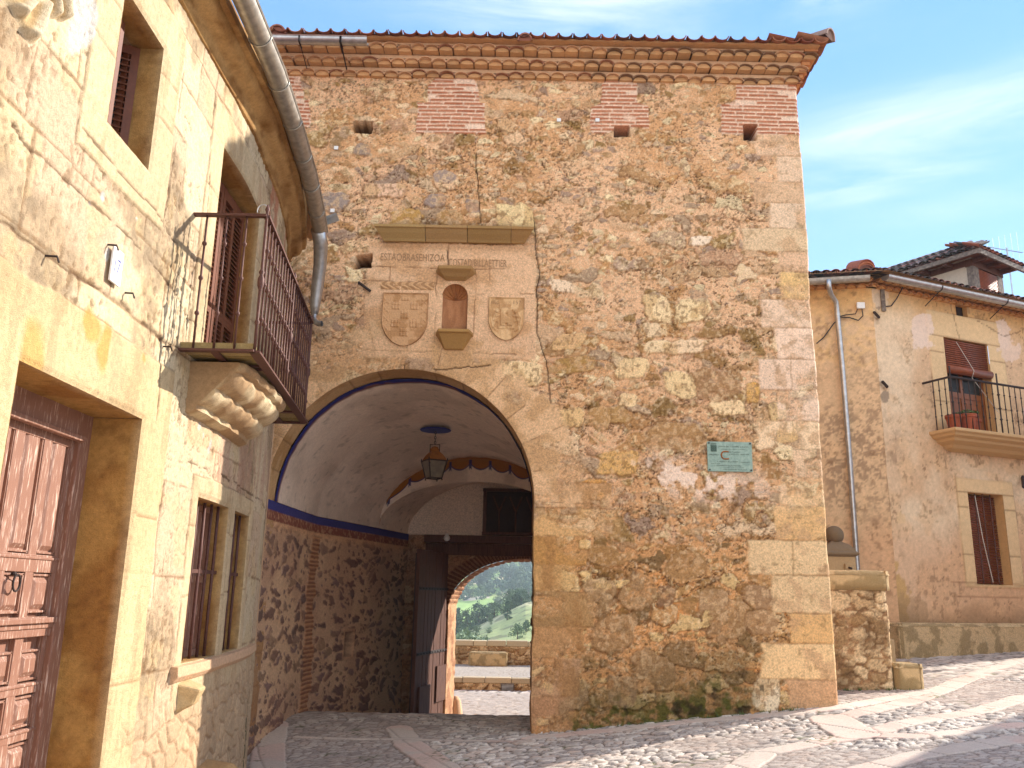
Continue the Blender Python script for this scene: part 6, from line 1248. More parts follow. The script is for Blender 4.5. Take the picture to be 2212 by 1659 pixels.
    bb = MB(); bb.lathe((0, 0, 0), [(.1, 0), (.1, .01)], 14); vs = [HC + FN * .42 + FD * -.06 + Vector((0, 0, zg)) + FN * (.1 * math.cos(t)) + Vector((0, 0, .1 * math.sin(t))) for t in np.linspace(math.pi, 2 * math.pi, 12)]; bb = MB(); bb.add(vs, [tuple(range(12))]); sub(bb.build('gutter_end', M_zinc), gF)
    gS = half_gutter([HC + SN * .38 + SDV * (.12 + k) + Vector((0, 0, zg - .01 - .02 * k)) for k in np.linspace(0, 3.5, 5)], .10, M_zincold, chouse); CP(gS)
    bb = MB()
    for k in (1.4, 3.3, 5.2, 7.1):
        bb = MB(); p = HC + FD * k; bb.tube([p + FN * .4 + Vector((0, 0, zg - .11)), p + FN * .05 + Vector((0, 0, zg - .3))], .01, 5); bb.tube([p + FN * .42 + Vector((0, 0, zg)) + FN * (.106 * math.cos(t)) + Vector((0, 0, .106 * math.sin(t))) for t in np.linspace(math.pi, 2 * math.pi, 9)], .009, 5)
        sub(bb.build('gutter_bracket', M_darkiron), gF)
    sd1 = onplane(1790, 618, SDV, .3); 
    def SPt(X, Y, out):
        n = SN; r = ray(X, Y); o = HC + n * out; t = o.dot(n) / r.dot(n); p = r * t; return Vector((p.x, p.y, p.z + EYE))
    bb = MB(); pts = [SPt(1790, 604, .50), SPt(1791, 622, .48), SPt(1795, 636, .30), SPt(1806, 652, .14), SPt(1809, 680, .12), SPt(1820, 800, .12), SPt(1836, 1000, .12), SPt(1846, 1140, .12), SPt(1853, 1240, .12), SPt(1857, 1300, .12)]; bb.tube(pts, .05, 12); dp = CP(bb.build('downpipe', M_zinc, smooth=True))
    bb = MB()
    for i in (4, 6, 7): p = pts[i]; bb.tube([p + Vector((0, 0, -.03)), p + Vector((0, 0, .03))], .056, 12)
    sub(bb.build('pipe_joint', M_zinc), dp)
    # junction box with cables
    p = SPt(1859, 660, .06); bb = MB(); bb.box(p, (.16, .06, .13)); CP(bb.build('junction_box', M_white, bevel=.01))
    bb = MB(); bb.tube([SPt(x, y, .05) for (x, y) in ((1862, 668), (1864, 682), (1854, 692), (1836, 686), (1815, 685), (1800, 700), (1780, 728), (1764, 742))], .012, 5); CP(bb.build('cable', M_black))
    bb = MB(); bb.tube([SPt(x, y, .05) for (x, y) in ((1852, 668), (1848, 678), (1828, 680), (1812, 684))], .010, 5); CP(bb.build('cable', M_black))
    def Q(X, Y, o=.03): s, z = FX(X, Y, o); return q(s, z, o)
    bb = MB(); bb.tube([Q(1912, 662), Q(1925, 661), Q(1937, 645), Q(1950, 620, .2)], .012, 5); CP(bb.build('cable', M_black)); bb = MB(); bb.box(Q(1907, 647, .02), (.08, .05, .5)); CP(bb.build('conduit', M_beam))
    for (x, y) in ((1893, 680), (1911, 830)): bb = MB(); bb.tube([Q(x - 5, y - 6, .08), Q(x + 6, y + 6, .08)], .03, 6); bb.tube([Q(x - 5, y - 6, .08), Q(x - 5, y - 6, .0)], .02, 6); bb.tube([Q(x + 6, y + 6, .08), Q(x + 6, y + 6, .0)], .02, 6); CP(bb.build('insulator', M_darkiron))
    bb = MB(); bb.tube([Q(2210, 1030, .06), Q(2212, 1052, .25)], .04, 6); CP(bb.build('wall_bracket', M_darkiron))
    # dormer
    ang = math.radians(56); DFv = Vector((math.sin(ang), math.cos(ang), 0)); DL = Vector((-math.cos(ang), math.sin(ang), 0))      # front direction, side (backwards) direction
    EC = at_y(2116, 537, 18.9); z_e = EC.z; W_ = 2.2; ov = .42; fn = -DL; K = EC - fn * ov + DFv * ov      # wall corner below the eave corner
    zb = ZT + .55; dorm = MB(); dorm.cur = tuple(C('#e9d8c4', .76))
    Kw = Vector((K.x, K.y, 0)); BW = W_ - 2 * ov; depth = 2.6
    def dq(b_, p, q_, z0, z1): b_.quad(p + Vector((0, 0, z0)), q_ + Vector((0, 0, z0)), q_ + Vector((0, 0, z1)), p + Vector((0, 0, z1)))
    dq(dorm, Kw, Kw + DL * depth, ZT + .0, z_e + .05); dq(dorm, Kw + DFv * BW, Kw + DFv * BW + DL * depth, ZT, z_e + .05); dq(dorm, Kw + DL * .12, Kw + DFv * BW + DL * .12, ZT, zb + .25); D = CP(dorm.build('dormer', M_plaster, colors=True))
    def dbox(b_, u0, u1, v0, v1, z0, z1): vs = [Kw + DFv * u - DL * v + Vector((0, 0, z)) for u in (u0, u1) for v in (v0, v1) for z in (z0, z1)]; b_.add(vs, [(0, 1, 3, 2), (4, 6, 7, 5), (0, 4, 5, 1), (2, 3, 7, 6), (0, 2, 6, 4), (1, 5, 7, 3)])
    bb = MB(); dbox(bb, -.02, .24, -.14, .02, ZT, z_e - .12); dbox(bb, BW - .24, BW + .02, -.14, .02, ZT, z_e - .12); sub(bb.build('corner_post', M_oldpost if 'M_oldpost' in globals() else M_beam, bevel=.01), D)
    bb = MB(); dbox(bb, -.04, BW + .04, -.16, .03, z_e - .20, z_e - .02); dbox(bb, -.03, .10, -depth, .0, z_e - .17, z_e - .02); sub(bb.build('wall_plate', M_oldwood, bevel=.01), D)
    bb = MB(); dbox(bb, -ov, BW + ov, ov - .06, ov, z_e - .10, z_e + .03); dbox(bb, -ov, -ov + .06, -depth, ov - .06, z_e - .08, z_e + .03); sub(bb.build('fascia', M_beam, bevel=.006), D)
    for u in (.05, BW / 2, BW - .05): bb = MB(); dbox(bb, u - .06, u + .06, -.05, ov - .07, z_e - .13, z_e - .01); sub(bb.build('rafter_end', M_oldwood, bevel=.03), D)
    for v in (-.5, -1.1, -1.7, -2.25): bb = MB(); dbox(bb, -ov + .06, .0, v - .06, v + .06, z_e - .13, z_e - .01); sub(bb.build('rafter_end', M_oldwood, bevel=.02), D)
    bb = MB(); dbox(bb, .24, BW - .24, -.13, -.10, ZT + .2, z_e - .2); sub(bb.build('window_pane', M_glass), D)
    bb = MB()
    for u in (.28, BW / 2, BW - .28): dbox(bb, u - .04, u + .04, -.11, -.06, ZT + .2, z_e - .2)
    sub(bb.build('window_frame', M_varn), D); bb = MB()
    for i in range(14): z = z_e - .24 - i * .04; bb.tube([Kw + DFv * .25 + Vector((0, 0, z)) - DL * .0, Kw + DFv * (BW - .25) + Vector((0, 0, z))], .019, 6)
    bb.tube([Kw + DFv * .25 - DL * .05 + Vector((0, 0, z_e - .82)), Kw + DFv * (BW - .25) - DL * .05 + Vector((0, 0, z_e - .82))], .075, 10); sub(bb.build('dormer_blind', M_blind, smooth=True), D)
    O = Kw - DFv * ov - DL * ov + Vector((0, 0, z_e + .03)); sp2 = .55
    bt = tile_rows(O, DL, DFv + Vector((0, 0, sp2)), 16, 4, pitch=.19, ln=.42, seed=31, palette=('#7a6a66', '#6a5c5c', '#8a706a', '#94665a'), lich=.5, clip=lambda p: (p - O).dot(DFv) < min((p - O).dot(DL) + .12, W_ / 2 + .05)); rfd = bt.build('dormer_roof', M_tile, smooth=True, auto=True); sub(rfd, D)
    bt = tile_rows(O, DFv, DL + Vector((0, 0, sp2)), 12, 4, pitch=.19, ln=.42, seed=32, palette=('#a0604c', '#8a5448', '#b07460'), lich=.3, clip=lambda p: (p - O).dot(DL) < min((p - O).dot(DFv), W_ - (p - O).dot(DFv)) + .05); sub(bt.build('dormer_roof', M_tile, smooth=True, auto=True), D)
    Rg = O + DFv * (W_ / 2) + DL * (W_ / 2) + Vector((0, 0, sp2 * W_ / 2)); Re = Rg + DL * 1.9; bb = MB(); bb.cur = tuple(C('#a8705a')); O1 = O + DFv * W_; O2 = O1 + DL * 3.0; O3 = O + DL * 3.0
    bb.add([O, O1, O2, O3, Rg, Re], [(0, 1, 4), (1, 2, 5, 4), (3, 0, 4, 5), (0, 3, 2, 1)]); sub(bb.build('dormer_deck', M_tile, colors=True), D)
    g = ridge_tile(O + Vector((0, 0, .02)) + (DFv + DL) * .05, DFv + DL + Vector((0, 0, sp2)), .11, '#8a6a60', 1.15).build('ridge_tile', M_tile, smooth=True, auto=True); sub(g, D)
    # television aerial behind the dormer
    P_ = at_y(2176, 542, 23.5); bb = MB(); bb.tube([P_ + Vector((0, 0, -1.6)), P_ + Vector((0, 0, .1))], .02, 6); bb.tube([P_ - Vector((.8, 0, -.15)), P_ + Vector((.45, 0, -.05))], .012, 5)
    for i in range(7): xx = -.75 + i * .18; bb.tube([P_ + Vector((xx, 0, -.18 - xx * .1)), P_ + Vector((xx, 0, .30 + i * .05))], .006, 4)
    o = bb.build('television_aerial', M_zinc); tag(o, 'thin metal television aerial standing behind the dormer roof on the right', 'aerial')
    return bal, zs_, s0, o_
bal_o, zsl, bs0, bout = corner_rest()
def pot(p, r, h, label, plant, grp):
    t = thing('flower_pot', label, 'flower pot', p, group=grp)
    def P(o): o.parent = t; o.matrix_parent_inverse = Matrix.Translation(-Vector(p)); return o
    b = MB(); b.lathe(p, [(r * .7, 0), (r * .95, h * .8), (r * 1.06, h * .8), (r * 1.06, h), (r * .95, h), (r * .9, h * .85)], 16); P(b.build('pot', M_terra, smooth=True, auto=True))
    b = MB(); b.lathe(Vector(p) + Vector((0, 0, h * .8)), [(r * .9, 0), (r * .9, .01)], 12); P(b.build('soil', M_dark))
    if plant:
        b = MB(); rnd = random.Random(int(r * 1000)); 
        for i in range(260):
            a = rnd.uniform(0, 6.28); rr = r * 1.25 * math.sqrt(rnd.random()); c = Vector(p) + Vector((rr * math.cos(a), rr * math.sin(a), h + .02 + rnd.random() * .09 * (1 - rr / r / 1.6))); s = .022; u = Vector((rnd.uniform(-1, 1), rnd.uniform(-1, 1), rnd.uniform(-.3, 1))).normalized(); v = u.cross(Vector((rnd.uniform(-1, 1), rnd.uniform(-1, 1), 1))).normalized(); b.quad(c - u * s, c - v * s * .7, c + u * s, c + v * s * .7)
        P(b.build('foliage', M_leaf))
zf = zsl + .06
pot(FP(bs0 + .30, zf, .35), .15, .30, 'empty terracotta flower pot at the near corner of the balcony rail', False, 'flower pots on the balcony')
pot(FP(bs0 + .60, zf, .42), .17, .33, 'terracotta flower pot with low green plant on the right hand balcony', True, 'flower pots on the balcony')
pot(FP(bs0 + .92, zf, .28), .15, .28, 'plain terracotta flower pot standing before the balcony door', False, 'flower pots on the balcony')
pot(FP(bs0 + 2.75, zf, .38), .19, .30, 'wide reddish flower pot at the far right behind the balcony bars', False, 'flower pots on the balcony')

# ================================================================== LOW WALL, STEP STONE, FOUNTAIN
def rub_box(name, x0, x1, y0, y1, z0, z1, seed, label, cat, round_=.0, pale=False, mat=None):
    """a free-standing piece of masonry: five relief faces under one mesh"""
    Vs, Fs, Cs = [], [], []; off = 0; s = .018
    def face(o, e, u, L1, L2, n, sd):
        nonlocal off
        a = np.linspace(0, L1, max(3, int(L1 / s))); c = np.linspace(0, L2, max(3, int(L2 / s))); A_, C_ = np.meshgrid(a, c); w1 = fbm(A_ * 3 + sd, C_ * 3, seed) - .5; w2 = fbm(A_ * 3 + sd, C_ * 3, seed + 31) - .5; nh_ = fbm(A_ * 24, C_ * 24, seed + 6, 3); nx2 = fbm(A_ * 50, C_ * 50, seed + 9, 2); nm = fbm(A_ * 5, C_ * 5, seed + 7)
        ed = sstep(0, .05, np.minimum(np.minimum(A_, L1 - A_), np.minimum(C_ + .1, L2 - C_))); h = (.012 * (nh_ - .5) + .02 * (nm - .5)) * ed; col = np.tile(C('#bd936a', .8), A_.shape + (1,)); col = mixc(col, C('#8a6a48', .75), sstep(.45, .6, nm) * .6)
        for (sx_, sz_, pr_, am_) in (() if pale else ((.11, .07, .6, .012), (.24, .15, .86, .034))):
            f1, f2, cid, _, _ = voro((A_ + w1 * sx_ * 1.6) / sx_ + sd, (C_ + w2 * sz_ * 1.6) / sz_, seed + int(sx_ * 100)); st = sstep(.10, .22, f2 - f1 + (nh_ - .5) * .25) * (((cid * 31) % 1) < pr_); col = mixc(col, mixc(np.tile(C('#b08c60', .85), A_.shape + (1,)), C('#efd2a6', .9), ((cid * 77) % 1)), st); h = h * (1 - .5 * st) + am_ * st * ed * (.5 + .7 * ((cid * 13) % 1))
        col = mixc(col, C('#6e5436', .65), sstep(.54, .66, fbm(A_ * 2, C_ * 2.5, seed + 8) + .25 * (nh_ - .5)) * .4); col = mixc(col, C('#6a4c2c', .6), sstep(.60, .67, nx2) * .4); ed2 = sstep(0, max(.05, round_ * 2.2), np.minimum(np.minimum(A_ + (9 if n[1] == 0 and False else 0), L1 - A_), np.minimum(C_ + (.1 if not pale else 0), L2 - C_))); h = h + (.006 * (nx2 - .5)) * ed - round_ * 1.1 * (1 - np.sqrt(np.clip(1 - (1 - ed2) ** 2, 0, 1)))
        if pale: col = mixc(np.tile(C('#d9bc90', .82), A_.shape + (1,)), C('#8f7a50', .7), sstep(.42, .6, nm + .3 * (nh_ - .5)) * .6)
        P = np.array(o)[None, None] + A_[..., None] * np.array(e) + C_[..., None] * np.array(u) + h[..., None] * np.array(n); ny, nx_ = A_.shape; idx = np.arange(ny * nx_).reshape(ny, nx_) + off; q = np.stack([idx[:-1, :-1], idx[:-1, 1:], idx[1:, 1:], idx[1:, :-1]], -1).reshape(-1, 4)
        Vs.append(P.reshape(-1, 3)); Cs.append(col.reshape(-1, 3)); Fs.append(q); off += ny * nx_
    face((x0, y0, z0), (1, 0, 0), (0, 0, 1), x1 - x0, z1 - z0, (0, -1, 0), 1); face((x1, y0, z0), (0, 1, 0), (0, 0, 1), y1 - y0, z1 - z0, (1, 0, 0), 2); face((x0, y0, z1), (1, 0, 0), (0, 1, 0), x1 - x0, y1 - y0, (0, 0, 1), 3); face((x0, y1, z0), (0, 0, 1), (1, 0, 0), z1 - z0, x1 - x0, (0, 1, 0), 4); face((x0, y0, z0), (0, 0, 1), (0, 1, 0), z1 - z0, y1 - y0, (-1, 0, 0), 5)
    o = raw_mesh(name, np.concatenate(Vs), np.concatenate(Fs), np.concatenate(Cs), mat or M_rubble)
    if label: tag(o, label, cat)
    return o
make_ledge()
lw = thing('low_wall', 'low rubble wall with a rounded pale coping beside the tower corner', 'wall', (4.5, 12, .45))
o = rub_box('masonry', 3.9, 5.08, 11.9, 12.35, .35, 1.80, 1001, None, None, .01); o.parent = lw; o.matrix_parent_inverse = Matrix.Translation((-4.5, -12, -.45))
o = rub_box('coping', 3.9, 5.13, 11.84, 12.41, 1.79, 2.05, 1007, None, None, .055, True, M_carve); o.parent = lw; o.matrix_parent_inverse = Matrix.Translation((-4.5, -12, -.45))
rub_box('step_stone', 5.10, 5.48, 11.85, 12.3, .38, .86, 1020, 'squat mossy stone block at the foot of the low rubble wall', 'stone block', .05, True, M_carve)
def fountain():
    p = at_y(1805, 1200, 14.6); x, y = p.x, p.y; gz = float(ground_z(x, y)); t = thing('stone_fountain', 'dark stone fountain pillar with a ball finial behind the low wall', 'fountain', (x, y, gz))
    def P(o): o.parent = t; o.matrix_parent_inverse = Matrix.Translation((-x, -y, -gz)); return o
    zc = at_y(1805, 1200, 14.6).z; b = MB(); b.cur = tuple(C('#c2a884', .78)); b.box((x, y, (gz + zc) / 2 - .02), (.48, .48, zc - gz + .0)); P(b.build('pillar', M_carve, bevel=.02, colors=True))
    b = MB(); b.cur = tuple(C('#8f7c66', .75)); b.lathe((x, y, zc - .04), [(.31, 0), (.37, .03), (.41, .05), (.41, .08), (.36, .10), (.34, .14), (.26, .21), (.16, .25), (.09, .29)], 4, math.pi / 4); P(b.build('cap', M_carve, bevel=.01, colors=True))
    b = MB(); b.cur = tuple(C('#86745f', .75)); zz = at_y(1803, 1156, 14.6).z; b.lathe((x, y, zz), [(.10, -.22), (.06, -.18), (.11, -.14)] + [(.155 * math.cos(a), .155 * math.sin(a)) for a in np.linspace(-1.1, 1.5, 12)], 20); P(b.build('ball_finial', M_carve, smooth=True, colors=True))
    b = MB(); b.cur = tuple(C('#c2a884', .78)); b.box((x + .1, y - .26, zc - .22), (.12, .06, .16)); P(b.build('spout_block', M_carve, bevel=.01, colors=True)); b = MB(); b.tube([(x + .1, y - .27, zc - .2), (x + .1, y - .38, zc - .22)], .018, 8); P(b.build('spout', M_darkiron))
    b = MB(); b.cur = tuple(C('#c2a884', .78)); b.box((x, y - .3, gz + .25), (1.1, .9, .5)); P(b.build('basin', M_carve, bevel=.03, colors=True))
fountain()

# ================================================================== BEYOND THE GATE
def beyond():
    xs = np.arange(-9, 5.01, .04); ys = np.arange(23.15, 27.2, .04); X, Y = np.meshgrid(xs, ys); f1, f2, cid, _, _ = voro(X / .09, Y / .07, 1100); st = sstep(.05, .3, f2 - f1)
    col = mixc(np.tile(C('#a59484', .74), X.shape + (1,)), C('#cdbfae', .76), st); tag(grid_mesh('terrace', np.stack([X, Y, -.42 + .012 * st + .03 * (fbm(X, Y, 1101) - .5)], -1), col, M_cobble), kind='structure')
    def coursed(name, x0, x1, y0, y1, z0, z1, label, cat, seed, capl=.55):
        t = thing(name, label, cat, ((x0 + x1) / 2, (y0 + y1) / 2, z0)); L_ = Vector(((x0 + x1) / 2, (y0 + y1) / 2, z0))
        def P(o): o.parent = t; o.matrix_parent_inverse = Matrix.Translation(-L_); return o
        cz = min(.16, (z1 - z0) * .4); o = rub_box('masonry', x0, x1, y0, y1, z0 - .1, z1 - cz, seed, None, None, .0); P(o)
        rnd = random.Random(seed); x = x0; b = MB()
        while x < x1 - .05:
            w = min(rnd.uniform(capl * .7, capl * 1.3), x1 - x); b.cur = tuple(C('#dcc8a8', .76) * rnd.uniform(.85, 1.08)); o_ = .03 + rnd.uniform(-.012, .012); zt = z1 + rnd.uniform(-.015, .015); vs = [(x + .006, y0 - o_, z1 - cz), (x + w - .006, y0 - o_, z1 - cz), (x + w - .006, y1 + .03, z1 - cz), (x + .006, y1 + .03, z1 - cz)]; vs += [(v[0], v[1] + (.03 if v[1] < y0 + .1 else -.03), zt) for v in vs]
            b.add(vs, [(0, 3, 2, 1), (4, 5, 6, 7), (0, 1, 5, 4), (1, 2, 6, 5), (2, 3, 7, 6), (3, 0, 4, 7)]); x += w
        P(b.build('coping', M_carve, bevel=.02, colors=True)); return t
    coursed('parapet_wall', -9, 5, 27.1, 27.5, -.42, .28, 'sunlit stone parapet closing the terrace beyond the far gate', 'wall', 1110)
    coursed('terrace_step', -9, 5, 22.9, 23.2, -.74, -.40, 'low stone step wall edging the raised terrace seen through the gate', 'step wall', 1120, .8)
    rub_box('stone_bench', -1.12, .02, 26.55, 27.06, -.44, -.02, 1130, 'solid stone bench built in front of the parapet beyond the gate', 'bench', .04, True, M_carve)
    p = at_y(1096, 1487, 22.86); t = thing('drain_grille', 'small slatted metal grille set in the terrace step beyond the gate', 'grille', (p.x, p.y, p.z))
    b = MB(); b.box((0, 0, 0), (.34, .03, .24)); o = b.build('frame', M_beam, t, bevel=.004)
    for i in range(6): b = MB(); b.box((0, -.022, -.08 + i * .032), (.28, .012, .014)); b.build('slat', M_zinc, t)
beyond()
def terr(x, y):
    a = x / y; n = fbm(x * .02 + 7, y * .012, 1200, 4) - .5; n2 = fbm(x * .15, y * .08, 1201, 3) - .5
    ec = np.interp(a, [-.5, -.062, .02, .2, .5], [-.075, -.047, -.006, .03, .05]); z200 = EYE + 200 * ec
    z = np.where(y < 100, np.interp(y, [27.6, 34, 60, 100], [-1.6, -7, -5.6, -4.6]), lerp(-4.6, z200, sstep(80, 215, y)))
    far = -13.5 + .10 * (y - 270); t = sstep(205, 262, y); z = lerp(z, np.maximum(far, -14), t)
    return z + n * np.clip((y - 60) / 25, 0, 7) * (1 + 0 * a) + n2 * np.clip((y - 40) / 60, 0, 1.0)
def hills():
    av = np.concatenate([np.linspace(-1.2, -.12, 40), np.linspace(-.118, .10, 330), np.linspace(.105, 1.2, 40)]); yv = np.concatenate([np.linspace(27.6, 60, 20), np.linspace(61, 280, 240), np.geomspace(282, 1500, 200)]); A_, Y = np.meshgrid(av, yv); X = A_ * Y; Z = terr(X, Y)
    n = fbm(X * .06, Y * .03, 1210, 4); n2 = fbm(X * .6, Y * .25, 1211, 3)
    col = np.tile(srgb('#c6bd8c', .95), X.shape + (1,)); col = mixc(col, srgb('#a9b073', .9), sstep(.42, .6, n)); col = mixc(col, srgb('#8d8a62', .6), sstep(.6, .7, n2) * .7)
    far = sstep(250, 275, Y); fc = mixc(np.tile(srgb('#9cb863', .9), X.shape + (1,)), srgb('#bdb083', .9), sstep(.5, .6, n) * sstep(400, 440, Y)); col = mixc(col, fc, far); path = sstep(.06, .03, np.abs(fbm(X * .02, Y * .012, 1215) - .5) * 3) * (Y > 400); col = mixc(col, srgb('#dccbb8', .8), path * .8)
    tag(grid_mesh('hillside', np.stack([X, Y, Z], -1), col, M_ground), kind='structure')
M_ground = attr_mat('hill_grass', speck=(.8, 1.15), scale=.6, fine=3, bump=.2, dist=.1)
hills()
def leafmat(name, c1, c2):
    return plain(name, srgb(c1, 1), .75, 0, .3, 1.5, 0, col2=srgb(c2, 1), spec=.2)
M_tr = [leafmat('foliage_dark', '#5f7658', '#435a4a'), leafmat('foliage_mid', '#6f8460', '#52664e'), leafmat('foliage_grey', '#8a9a7e', '#6b7c62')]
M_trunk = plain('bark', srgb('#6a5848', .6), .9, 0, .3, 8, .3)
def crown_mesh(name, seed, w, h, nclump, leaves, cone, size, mat):
    rnd = random.Random(seed); b = MB(); cl = []
    for i in range(nclump):
        t = rnd.random(); z = h * (.12 + .82 * t); r = w * ((1 - t) ** .8 if cone else math.sin(math.pi * min(.96, .18 + .8 * t)) ** .7) * .5; a = rnd.uniform(0, 6.283); rr = r * rnd.uniform(.35, 1.0); cl.append((rr * math.cos(a), rr * math.sin(a), z, w * rnd.uniform(.10, .2)))
    for i in range(leaves):
        c = cl[rnd.randrange(nclump)]; d = Vector((rnd.gauss(0, 1), rnd.gauss(0, 1), rnd.gauss(0, .7))).normalized() * c[3] * rnd.uniform(.5, 1.1); p = Vector(c[:3]) + d; u = Vector((rnd.gauss(0, 1), rnd.gauss(0, 1), rnd.gauss(0, 1))).normalized(); v = u.cross(Vector((rnd.gauss(0, 1), rnd.gauss(0, 1), rnd.gauss(0, 1)))).normalized(); s = size * rnd.uniform(.6, 1.3); b.quad(p - u * s, p - v * s * .7, p + u * s, p + v * s * .7)
    return b
def forest():
    rnd = random.Random(77); kinds = []
    for i, (w, h, cone, m) in enumerate(((5.2, 5.2, False, 0), (4.6, 4.6, False, 1), (3.0, 6.4, True, 0), (5.6, 4.6, False, 1), (4.2, 3.8, False, 2))):
        r = thing('tree', None, None); cb = crown_mesh('crown', i, w, h, 34, 1000, cone, .21, None); c = cb.build('crown', M_tr[m], r); tb = MB(); tb.tube([(0, 0, -.3), (.05, 0, h * .3), (0, .08, h * .62)], [.22, .16, .07], 6); t = tb.build('trunk', M_trunk, r); kinds.append((r, c, t, i))
    words = ['dense round dark evergreen', 'rounded mid green', 'narrow pointed dark conifer', 'broad bushy green', 'pale grey green rounded']
    spots = []
    # near ones on the spur, then the belt along its crest, then the wooded hill
    for (X_, Y_, y, sc, k, lab) in ((1000, 1372, 88, .85, 4, 'large pale grey green tree just behind the left end of the parapet'), (1018, 1380, 92, .7, 4, 'low pale bush beside the grey green tree behind the parapet'), (1045, 1383, 96, .5, 4, 'small grey green bush showing over the parapet top'), (1118, 1352, 120, .42, 3, 'lone dark shrub in the middle of the bare slope'), (1096, 1322, 160, .6, 2, 'upright dark shrub on the upper bare slope')):
        p = at_y(X_, Y_, y); spots.append((p.x, y, sc, k, lab))
    while len(spots) < 175:
        a = rnd.uniform(-.085, .048); q = rnd.random()
        if q < .26: y = rnd.uniform(203, 250); x = a * y; sc = rnd.uniform(.75, 1.25)
        elif q < .38: y = rnd.uniform(110, 200); x = a * y; sc = rnd.uniform(.12, .3)
        else: y = rnd.uniform(330, 640); x = a * y; sc = rnd.uniform(.9, 1.5)
        if y > 330:
            if 330 < y < 400 and a < -.012 and rnd.random() < .88: continue
        if 203 < y < 250 and a > .03: continue
        spots.append((x, y, sc, rnd.choice([0, 1, 3, 0, 2, 1, 4]), None))
    zone = lambda y: 'on the bare slope in the foreground' if y < 203 else ('in the tree belt along the slope' if y < 260 else ('at the edge of the green meadow' if y < 420 else 'in the wood high on the far hillside'))
    used = set()
    for j, (x, y, sc, k, lab) in enumerate(spots):
        r0, c0, t0, _ = kinds[k]
        if k not in used: r, c, t = r0, c0, t0; used.add(k)
        else:
            r = r0.copy(); COL.objects.link(r); c = c0.copy(); COL.objects.link(c); c.parent = r; t = t0.copy(); COL.objects.link(t); t.parent = r
        r.location = (x, y, float(terr(np.array([x]), np.array([y]))[0]) - .15 * sc); s = sc * (1 + .2 * rnd.uniform(-1, 1)); r.scale = (s, s, sc * rnd.uniform(.85, 1.15)); r.rotation_euler = (0, 0, rnd.uniform(0, 6.28))
        tag(r, lab if lab else ('small ' if sc < .5 else ('tall ' if sc > 1.2 else '')) + words[k] + (' shrub ' if sc < .5 else ' tree ') + zone(y), 'shrub' if sc < .5 else 'tree', 'trees and shrubs ' + zone(y))
    for k in range(len(kinds)):
        if k not in used: 
            for o in kinds[k][:3]: bpy.data.objects.remove(o)
    b = MB()
    vs = []; N_ = 2600
    for i in range(N_):
        y = rnd.uniform(395, 1100); a = rnd.uniform(-.16, .12); x = a * y
        if fbm(np.array([x * .03]), np.array([y * .02]), 1300)[0] < .40: continue
        z = float(terr(np.array([x]), np.array([y]))[0]); w = rnd.uniform(3.2, 6); h = w * rnd.uniform(.8, 1.3)
        for q in range(34):
            d = Vector((rnd.gauss(0, 1), rnd.gauss(0, 1), rnd.gauss(0, 1))).normalized(); p = Vector((x + d.x * w * .45, y + d.y * w * .45, z + h * .5 + d.z * h * .45)); u = Vector((rnd.gauss(0, 1), rnd.gauss(0, 1), rnd.gauss(0, 1))).normalized(); v = u.cross(d).normalized(); s = .62 * rnd.uniform(.6, 1.3); b.quad(p - u * s, p - v * s, p + u * s, p + v * s)
    o = b.build('woodland', M_tr[0]); tag(o, 'mass of dark green trees covering the upper hillside beyond the gate', 'woodland', kind='stuff')
forest()
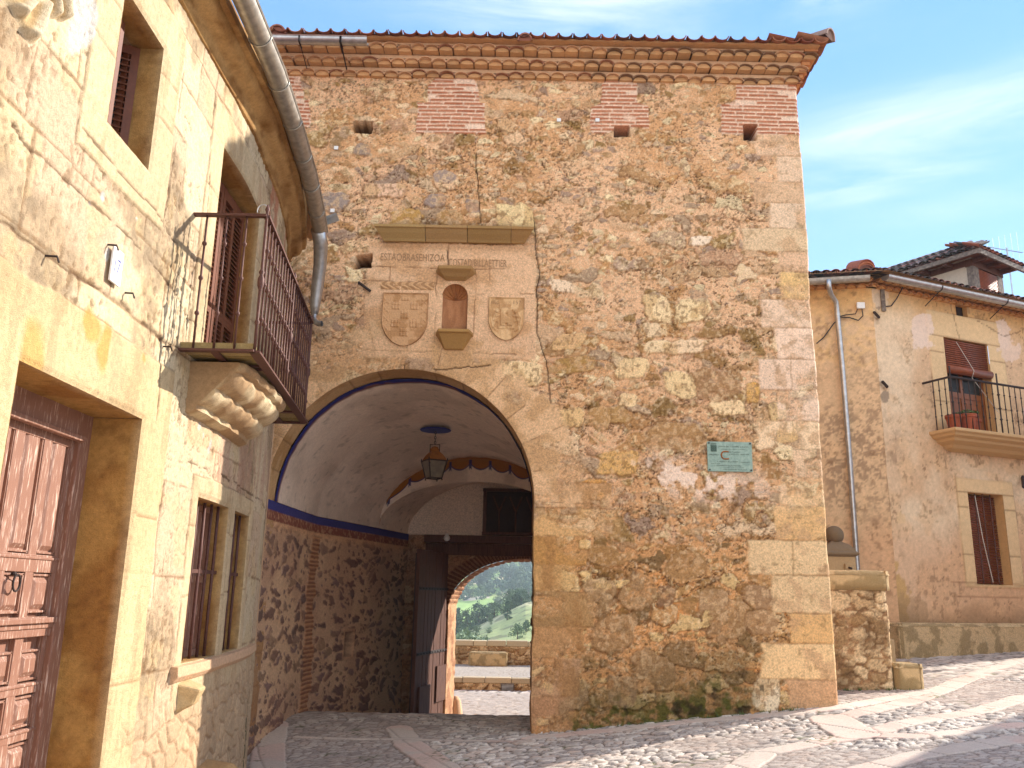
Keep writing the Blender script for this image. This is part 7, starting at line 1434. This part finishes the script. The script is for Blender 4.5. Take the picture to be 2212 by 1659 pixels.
def neighbour():
    t = thing('neighbour_house', 'plain plastered house standing to the right of the street outside the picture', 'house', (13, 14.3, .5))
    d = Vector((.69, .724, 0)).normalized(); n = Vector((.724, -.69, 0)).normalized(); o = Vector((9.83, 10.1, 0)); b = MB(); b.cur = tuple(C('#d8b083')); P = [o, o + d * 12, o + d * 12 + n * 7, o + n * 7]
    for p, q in zip(P, P[1:] + P[:1]): b.quad(Vector((p.x, p.y, -.5)), Vector((q.x, q.y, -.5)), Vector((q.x, q.y, 5.0)), Vector((p.x, p.y, 5.0)))
    def K(w): w.parent = t; w.matrix_parent_inverse = Matrix.Translation((-13, -14.3, -.5)); return w
    K(b.build('wall', M_plaster, colors=True)); b = MB(); b.cur = tuple(C('#a0604c')); e = .35; Q = [P[0] - d * e - n * e, P[1] + d * e - n * e, P[2] + d * e + n * e, P[3] - d * e + n * e]; r0, r1 = (Q[0] + Q[3]) / 2 + d * 3 + Vector((0, 0, 6.6)), (Q[1] + Q[2]) / 2 - d * 3 + Vector((0, 0, 6.6)); Q = [q + Vector((0, 0, 5.1)) for q in Q]; b.add(Q + [r0, r1], [(0, 1, 5, 4), (1, 2, 5), (2, 3, 4, 5), (3, 0, 4), (0, 3, 2, 1)]); K(b.build('roof', M_tile, colors=True))
    for k in (2, 5, 8): b = MB(); p = o + d * k - n * .03; M = Matrix((d, n, Vector((0, 0, 1)))).transposed(); b.box((p.x, p.y, 2.2), (.9, .08, 1.3), M); K(b.build('shutter', M_shutter))
neighbour()

# ================================================================== AIR
b = MB(); b.box((0, 770, 62), (2600, 1600, 176)); hz = b.build('haze', M_white); hz.data.materials.clear()
m = bpy.data.materials.new('valley_haze'); m.use_nodes = True; t = m.node_tree; t.nodes.clear(); o_ = t.nodes.new('ShaderNodeOutputMaterial'); v_ = t.nodes.new('ShaderNodeVolumePrincipled')
v_.inputs['Color'].default_value = (.80, .88, 1.0, 1); v_.inputs['Density'].default_value = .0005; t.links.new(v_.outputs[0], o_.inputs['Volume']); hz.data.materials.append(m); tag(hz, kind='stuff')
SC.cycles.volume_bounces = 0

def tufts():
    rnd = random.Random(12); b = MB()
    def clump(x, y, n, hgt):
        z = float(ground_z(x, y)) + .005
        for i in range(n):
            a = rnd.uniform(0, 6.28); r_ = rnd.uniform(0, .03); p = Vector((x + r_ * math.cos(a), y + r_ * math.sin(a), z)); t = Vector((math.cos(a) * .5, math.sin(a) * .5, 1)) * hgt * rnd.uniform(.5, 1.2); w = Vector((-math.sin(a), math.cos(a), 0)) * .004
            b.add([p - w, p + w, p + t], [(0, 1, 2)])
    for i in range(70): clump(rnd.uniform(.5, 3.6), YT - .05 - abs(rnd.gauss(0, .02)), rnd.randint(5, 14), rnd.uniform(.02, .06))
    for i in range(26): clump(rnd.uniform(3.95, 5.5), 11.84 - abs(rnd.gauss(0, .03)), rnd.randint(5, 12), rnd.uniform(.02, .06))
    for pl, w in strips[:6]:
        for (a, c) in zip(pl[:-1], pl[1:]):
            for k in range(5): t = rnd.random(); clump(lerp(a[0], c[0], t) + rnd.uniform(-.02, .02), lerp(a[1], c[1], t) + w, rnd.randint(4, 9), .022)
    for i in range(20): clump(float(xw(9.0)) + .10 + rnd.uniform(0, .05), rnd.uniform(7.5, 9.9), 8, .04)
    tag(b.build('grass_tufts', M_leaf), 'sparse grass and moss sprouting from joints at the foot of the walls', 'grass', kind='stuff')
tufts()
